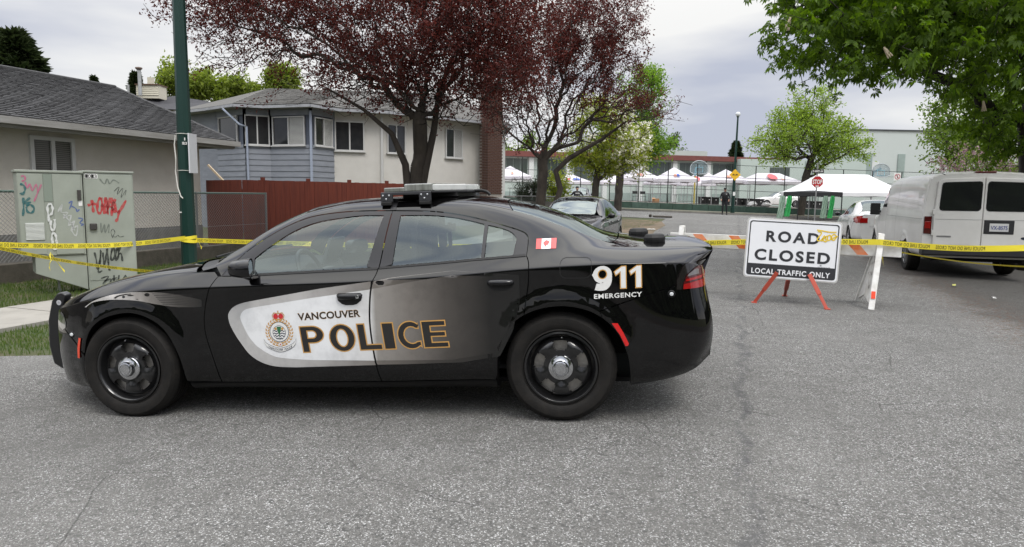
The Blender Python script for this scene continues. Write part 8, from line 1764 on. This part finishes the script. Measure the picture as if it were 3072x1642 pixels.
def barricade():
    a = at_y(2013, 710, 10.6); b = at_y(2705, 745, 9.3); c = (a + b) / 2; d = Vector((b.x - a.x, b.y - a.y, 0)); L = d.length; rz = math.atan2(d.y, d.x); z0 = gz(c.x, c.y)
    root = thing('barricade', 'white A-frame barricade with orange striped board', 'barricade', (c.x, c.y, z0), rz); wp = mat('barricade_white', (0.70, 0.70, 0.68), 0.55, noise=.7, nscale=7, col2=(.40, .38, .34)); og = mat('stripe_orange', (0.66, 0.15, 0.025), 0.5, noise=.6, nscale=7, col2=(.62, .45, .34))
    # two planks, one each side of the legs
    zc = .90; hb = .205; tl = math.atan2(b.z - a.z, L)
    za = [zat(2013, 697, 10.6) - z0, zat(2705, 727, 9.3) - z0]
    for y in (-.05,):
        p = MB(); p.beam((-L / 2, y, za[0] - hb / 2), (L / 2, y, za[1] - hb / 2), .03, hb); pl = p.build('board', wp, root, bevel=.004)
        k = -L / 2 + .34
        while k < L / 2 - .3:
            zt = za[0] + (za[1] - za[0]) * (k + L / 2) / L; MB().add([(k, y - .0165, zt - .008), (k + .14, y - .0165, zt - .008), (k + .30, y - .0165, zt - hb + .008), (k + .16, y - .0165, zt - hb + .008)], [(0, 3, 2, 1)]).build('stripe', og, pl); k += .52
    MB().beam((-L / 2 + .1, .06, za[0] - hb / 2 - .02), (L / 2 - .35, .06, za[1] - hb / 2 - .02), .03, hb).build('board', wp, root, bevel=.004)
    inv = (Matrix.Translation(root.location) @ Matrix.Rotation(rz, 4, 'Z')).inverted()
    for side, top in ((1, at_y(2645, 702, 9.42)), (-1, at_y(2047, 678, 10.54))):
        t = inv @ top; x = t.x
        f1, f2 = (inv @ at_z(2613, 931, 0), inv @ at_z(2572, 905, 0)) if side > 0 else (Vector((x - .02, -.36, 0)), Vector((x, .36, 0)))
        f1.z = f2.z = 0; tp = Vector((x, .02, t.z))
        # plastic leg: outer post plus ribbed web
        mb = MB(); mb.beam(f1, tp + Vector((0, -.03, 0)), .045, .075, (1, 0, 0)); lg = mb.build('leg', wp, root, bevel=.008)
        mb = MB(); mb.beam(f2, tp + Vector((0, .03, 0)), .045, .075, (1, 0, 0)); mb.build('leg', wp, root, bevel=.008)
        wb = MB(); q = [f1.lerp(tp, .05), f1.lerp(tp, .92), f2.lerp(tp, .92), f2.lerp(tp, .05), (f1 + f2) / 2 + Vector((0, 0, .16))]; o = len(wb.v)
        wb.v = [tuple(p + Vector((s * .012, 0, 0))) for s in (-1, 1) for p in q]; wb.f = [(0, 1, 2, 3, 4), (9, 8, 7, 6, 5)] + [(i, 5 + i, 5 + (i + 1) % 5, (i + 1) % 5) for i in range(5)]; wb.build('web', wp, root, fixn=True)
        for fz in (.34, .5, .66): 
            m_ = f1.lerp(tp, fz).lerp(f2.lerp(tp, fz), .5); wd = (f1.lerp(tp, fz) - f2.lerp(tp, fz)).length * .30
            MB().lathe([(wd, -.02), (wd * .9, -.024), (wd * .85, -.012)], 14, 'X', tuple(m_)).build('rib', wp, root, smooth=40)
        if side > 0: st = f1.lerp(tp, .2); MB().box(st + Vector((0, -.045, 0)), (.05, .004, .10), Matrix.Rotation(R(-18), 3, 'X')).build('sticker', mat('sticker_orange', (0.72, 0.06, 0.02), 0.5), root)
    return root
BARR = barricade()
yel = None
def tape_mat():
    m = bpy.data.materials.new('police_tape'); m.use_nodes = True; b = m.node_tree.nodes['Principled BSDF']; b.inputs['Base Color'].default_value = (0.74, 0.60, 0.018, 1); b.inputs['Roughness'].default_value = 0.35
    n = m.node_tree.nodes.new('ShaderNodeTexNoise'); n.inputs['Scale'].default_value = 9; r = m.node_tree.nodes.new('ShaderNodeMix'); r.data_type = 'RGBA'; r.inputs['A'].default_value = (0.86, 0.77, 0.07, 1); r.inputs['B'].default_value = (0.76, 0.60, 0.03, 1); m.node_tree.links.new(n.outputs[0], r.inputs['Factor']); m.node_tree.links.new(r.outputs['Result'], b.inputs['Base Color'])
    MATS['tape'] = m; return m
TAPE = tape_mat(); TINK = mat('tape_ink', (0.10, 0.085, 0.03), 0.5)
def tape(label, pts, w=.072, text=True, twist=None, mirrored=True, period=.62, narrow=None):
    """ribbon through world points, lettering POLICE LINE DO NOT CROSS seen from its back"""
    P = [Vector(p) for p in pts]; seg = [(b - a).length for a, b in zip(P, P[1:])]; tot = sum(seg); c = P[0].copy(); root = thing('police_tape', label, 'tape', c)
    def at(s):
        for a, b, l in zip(P, P[1:], seg):
            if s <= l or b is P[-1]: return a.lerp(b, min(s / l, 1)), (b - a).normalized()
            s -= l
    n = max(4, int(tot / .05)); mb = MB()
    def frame(s):
        p, d = at(s); f = s / tot; sag = -.025 * math.sin(math.pi * f) * min(tot, 4); tw = (twist(f) if twist else 0) + .12 * math.sin(s * 2.3); up = Vector((0, 0, 1)); sd = d.cross(up).normalized(); u = (up * math.cos(tw) + sd * math.sin(tw)); ww = w * (narrow(f) if narrow else 1)
        return p + Vector((0, 0, sag)) - c, u, d, sd, ww
    for i in range(n + 1):
        p, u, d, sd, ww = frame(tot * i / n); mb.v += [tuple(p + u * ww / 2), tuple(p - u * ww / 2)]
    mb.f = [(2 * i, 2 * i + 1, 2 * i + 3, 2 * i + 2) for i in range(n)]; mb.build('ribbon', TAPE, root, smooth=60)
    if text:
        vs, fs = fit_text('POLICE LINE DO NOT CROSS', 0, 1, 0, 1, .012, 1.1); k = 0; s0 = .04
        while s0 + period < tot:
            V = []
            for (a, b) in vs:
                fx = (1 - a) if mirrored else a; p, u, d, sd, ww = frame(s0 + fx * (period - .07)); V.append(tuple(p + u * ww * (b - .5) * .62 + sd * .0025))
            MB().add(V, fs).build('lettering', TINK, root); s0 += period
    return root
pz = lambda v, y=12.4: zat(565, v, y)
pole_f = Vector((PX, PY - .13, pz(714)))
end_l = at_y(-60, 733, 9.2)
tape('yellow police tape from the left edge to the green pole', [end_l, at_y(250, 722, 10.4), pole_f], w=.076)
tape('lower yellow tape sloping from the left edge behind the hood', [at_y(-40, 736, 9.0), at_y(151, 763, 9.0), at_y(520, 812, 9.4), at_y(640, 826, 9.6)], w=.062, twist=lambda f: .25 + .5 * f, narrow=lambda f: 1 - .4 * f, period=.55)
bl = at_y(2040, 718, 10.42); br = at_y(2640, 727, 9.30)
tape('yellow police tape from the green pole behind the patrol car to the barricade', [Vector((PX + .13, PY, pz(722))), at_y(1300, 722, 11.2), at_y(2000, 717, 10.52), bl, at_y(2330, 716, 9.85), br], w=.078)
tape('yellow police tape from the barricade past the van to the right edge', [br, at_y(2860, 734, 9.0), at_y(3140, 742, 8.6)], w=.078)
tape('low thin yellow tape from the barricade end to the right edge', [at_y(2700, 757, 9.4), at_y(2900, 778, 9.0), at_y(3130, 803, 8.6)], w=.05, twist=lambda f: .9, narrow=lambda f: .7, text=False)
def tape_tail(label, pts, w=.07):
    o = tape(label, pts, w=w, text=False, twist=lambda f: .5 * math.sin(4 * f), narrow=lambda f: .8 + .25 * math.sin(6 * f)); return o
t = thing('tape_wrap', 'yellow tape wrapped round the green pole', 'tape', (PX, PY, pz(716)))
for k, (v, tl) in enumerate(((716, .12), (722, -.10))):
    mb = MB(); r_ = .142; z = pz(v) - t.location.z
    for i in range(25): a = R(-200 + i * 9.5); mb.v += [(r_ * math.cos(a), r_ * math.sin(a), z + .03 + tl * math.cos(a) * .2), (r_ * math.cos(a), r_ * math.sin(a), z - .03 + tl * math.cos(a) * .2)]
    mb.f = [(2 * i, 2 * i + 1, 2 * i + 3, 2 * i + 2) for i in range(24)]; mb.build('ribbon', TAPE, t)
tape_tail('short loose tape end hanging from the pole knot', [at_y(594, 716, 12.3), at_y(598, 730, 12.28), at_y(605, 745, 12.25)])
tape_tail('knotted tape end hanging left below the lower tape', [at_y(152, 762, 8.95), at_y(150, 785, 8.93), at_y(149, 808, 8.94)])
tape_tail('thin tape end trailing right from the knot', [at_y(154, 762, 8.95), at_y(175, 790, 8.93), at_y(194, 815, 8.94)], .04)
tape_tail('tape end hanging behind the barricade leg', [at_y(2632, 735, 9.5), at_y(2648, 770, 9.52), at_y(2650, 795, 9.52)])
# litter and leaf scraps on the road
sc = mat('litter_yellow', (0.5, 0.5, 0.15), 0.7)
for lab, u, v, m, s in (('yellow-green leaf scrap on the road by the van', 2862, 860, sc, (.16, .05)), ('white paper scrap on the dark shoulder', 2980, 898, MATS['paper_white'], (.10, .04)), ('white paper litter on the dirt verge behind the dark sedan', 1953, 686, MATS['paper_white'], (.35, .25)), ('crumpled white litter on the far road by the kerb', 1928, 643, MATS['paper_white'], (.7, .5)), ('pale plastic litter beside the crumpled paper on the far road', 1952, 645, mat('litter_pale', (0.45, 0.55, 0.55), 0.6), (.6, .4)), ('white paper on the lawn behind the hood', 522, 796, MATS['paper_white'], (.25, .15))):
    q = at_z(u, v, .1 if v < 700 else 0); r_ = random.Random(u); z = gz(q.x, q.y)
    k = 6; mb = MB(); mb.v = [(s[0] * (i / k - .5), s[1] * (j / k - .5), .012 + r_.uniform(0, .035)) for j in range(k + 1) for i in range(k + 1)]; mb.f = [(j * (k + 1) + i, j * (k + 1) + i + 1, (j + 1) * (k + 1) + i + 1, (j + 1) * (k + 1) + i) for j in range(k) for i in range(k)]
    o = mb.build('litter', m, smooth=60); o.location = (q.x, q.y, z + .01); o.rotation_euler = (0, 0, r_.uniform(0, 3)); tag(o, lab, 'litter')
_q = at_z(1985, 667, .1)
lg = thing('timber_log', 'dark log lying at the street corner by the grass', 'log', (_q.x, _q.y, gz(_q.x, _q.y) + .06), R(-12))
MB().tube([(-.5, 0, 0), (.55, .05, -.01)], [.065, .055], 9).build('log_body', bark_grey, lg, smooth=60); MB().box((-.62, .05, .04), (.16, .2, .14)).build('stump', bark_dark, lg, bevel=.03)

# the other side of the street, behind the viewer: it shows only as the dark band mirrored in the paint and glass
def far_hedge():
    r = np.random.default_rng(77); mb = MB(); NX, NZ = 120, 10
    for k, (y0, h0, x0, x1) in enumerate(((-13.0, 4.2, -45, 45),)):
        for j in range(NZ + 1):
            for i in range(NX + 1):
                x = x0 + (x1 - x0) * i / NX; h = h0 + 1.1 * math.sin(x * .33) + .8 * math.sin(x * .9 + 1) + .5 * math.sin(x * 2.1); mb.v.append((x, y0 - .5 * (j / NZ) ** 2 + r.normal(0, .18), h * j / NZ - .2 + r.normal(0, .08)))
        mb.f = [(j * (NX + 1) + i + 1, j * (NX + 1) + i, (j + 1) * (NX + 1) + i, (j + 1) * (NX + 1) + i + 1) for j in range(NZ) for i in range(NX)]
        n = len(mb.v); mb.v += [(x0 + (x1 - x0) * i / NX, y0 - 3, -.2) for i in range(NX + 1)]; mb.f += [(NZ * (NX + 1) + i + 1, NZ * (NX + 1) + i, n + i, n + i + 1) for i in range(NX)]
    o = mb.build('hedge', mat('hedge_green', (0.035, 0.055, 0.018), 0.95, noise=.9, nscale=2.5, col2=(.015, .022, .009))); tag(o, 'tall dark hedge along the near side, mirrored in the patrol car', 'hedge', kind='stuff')
far_hedge()
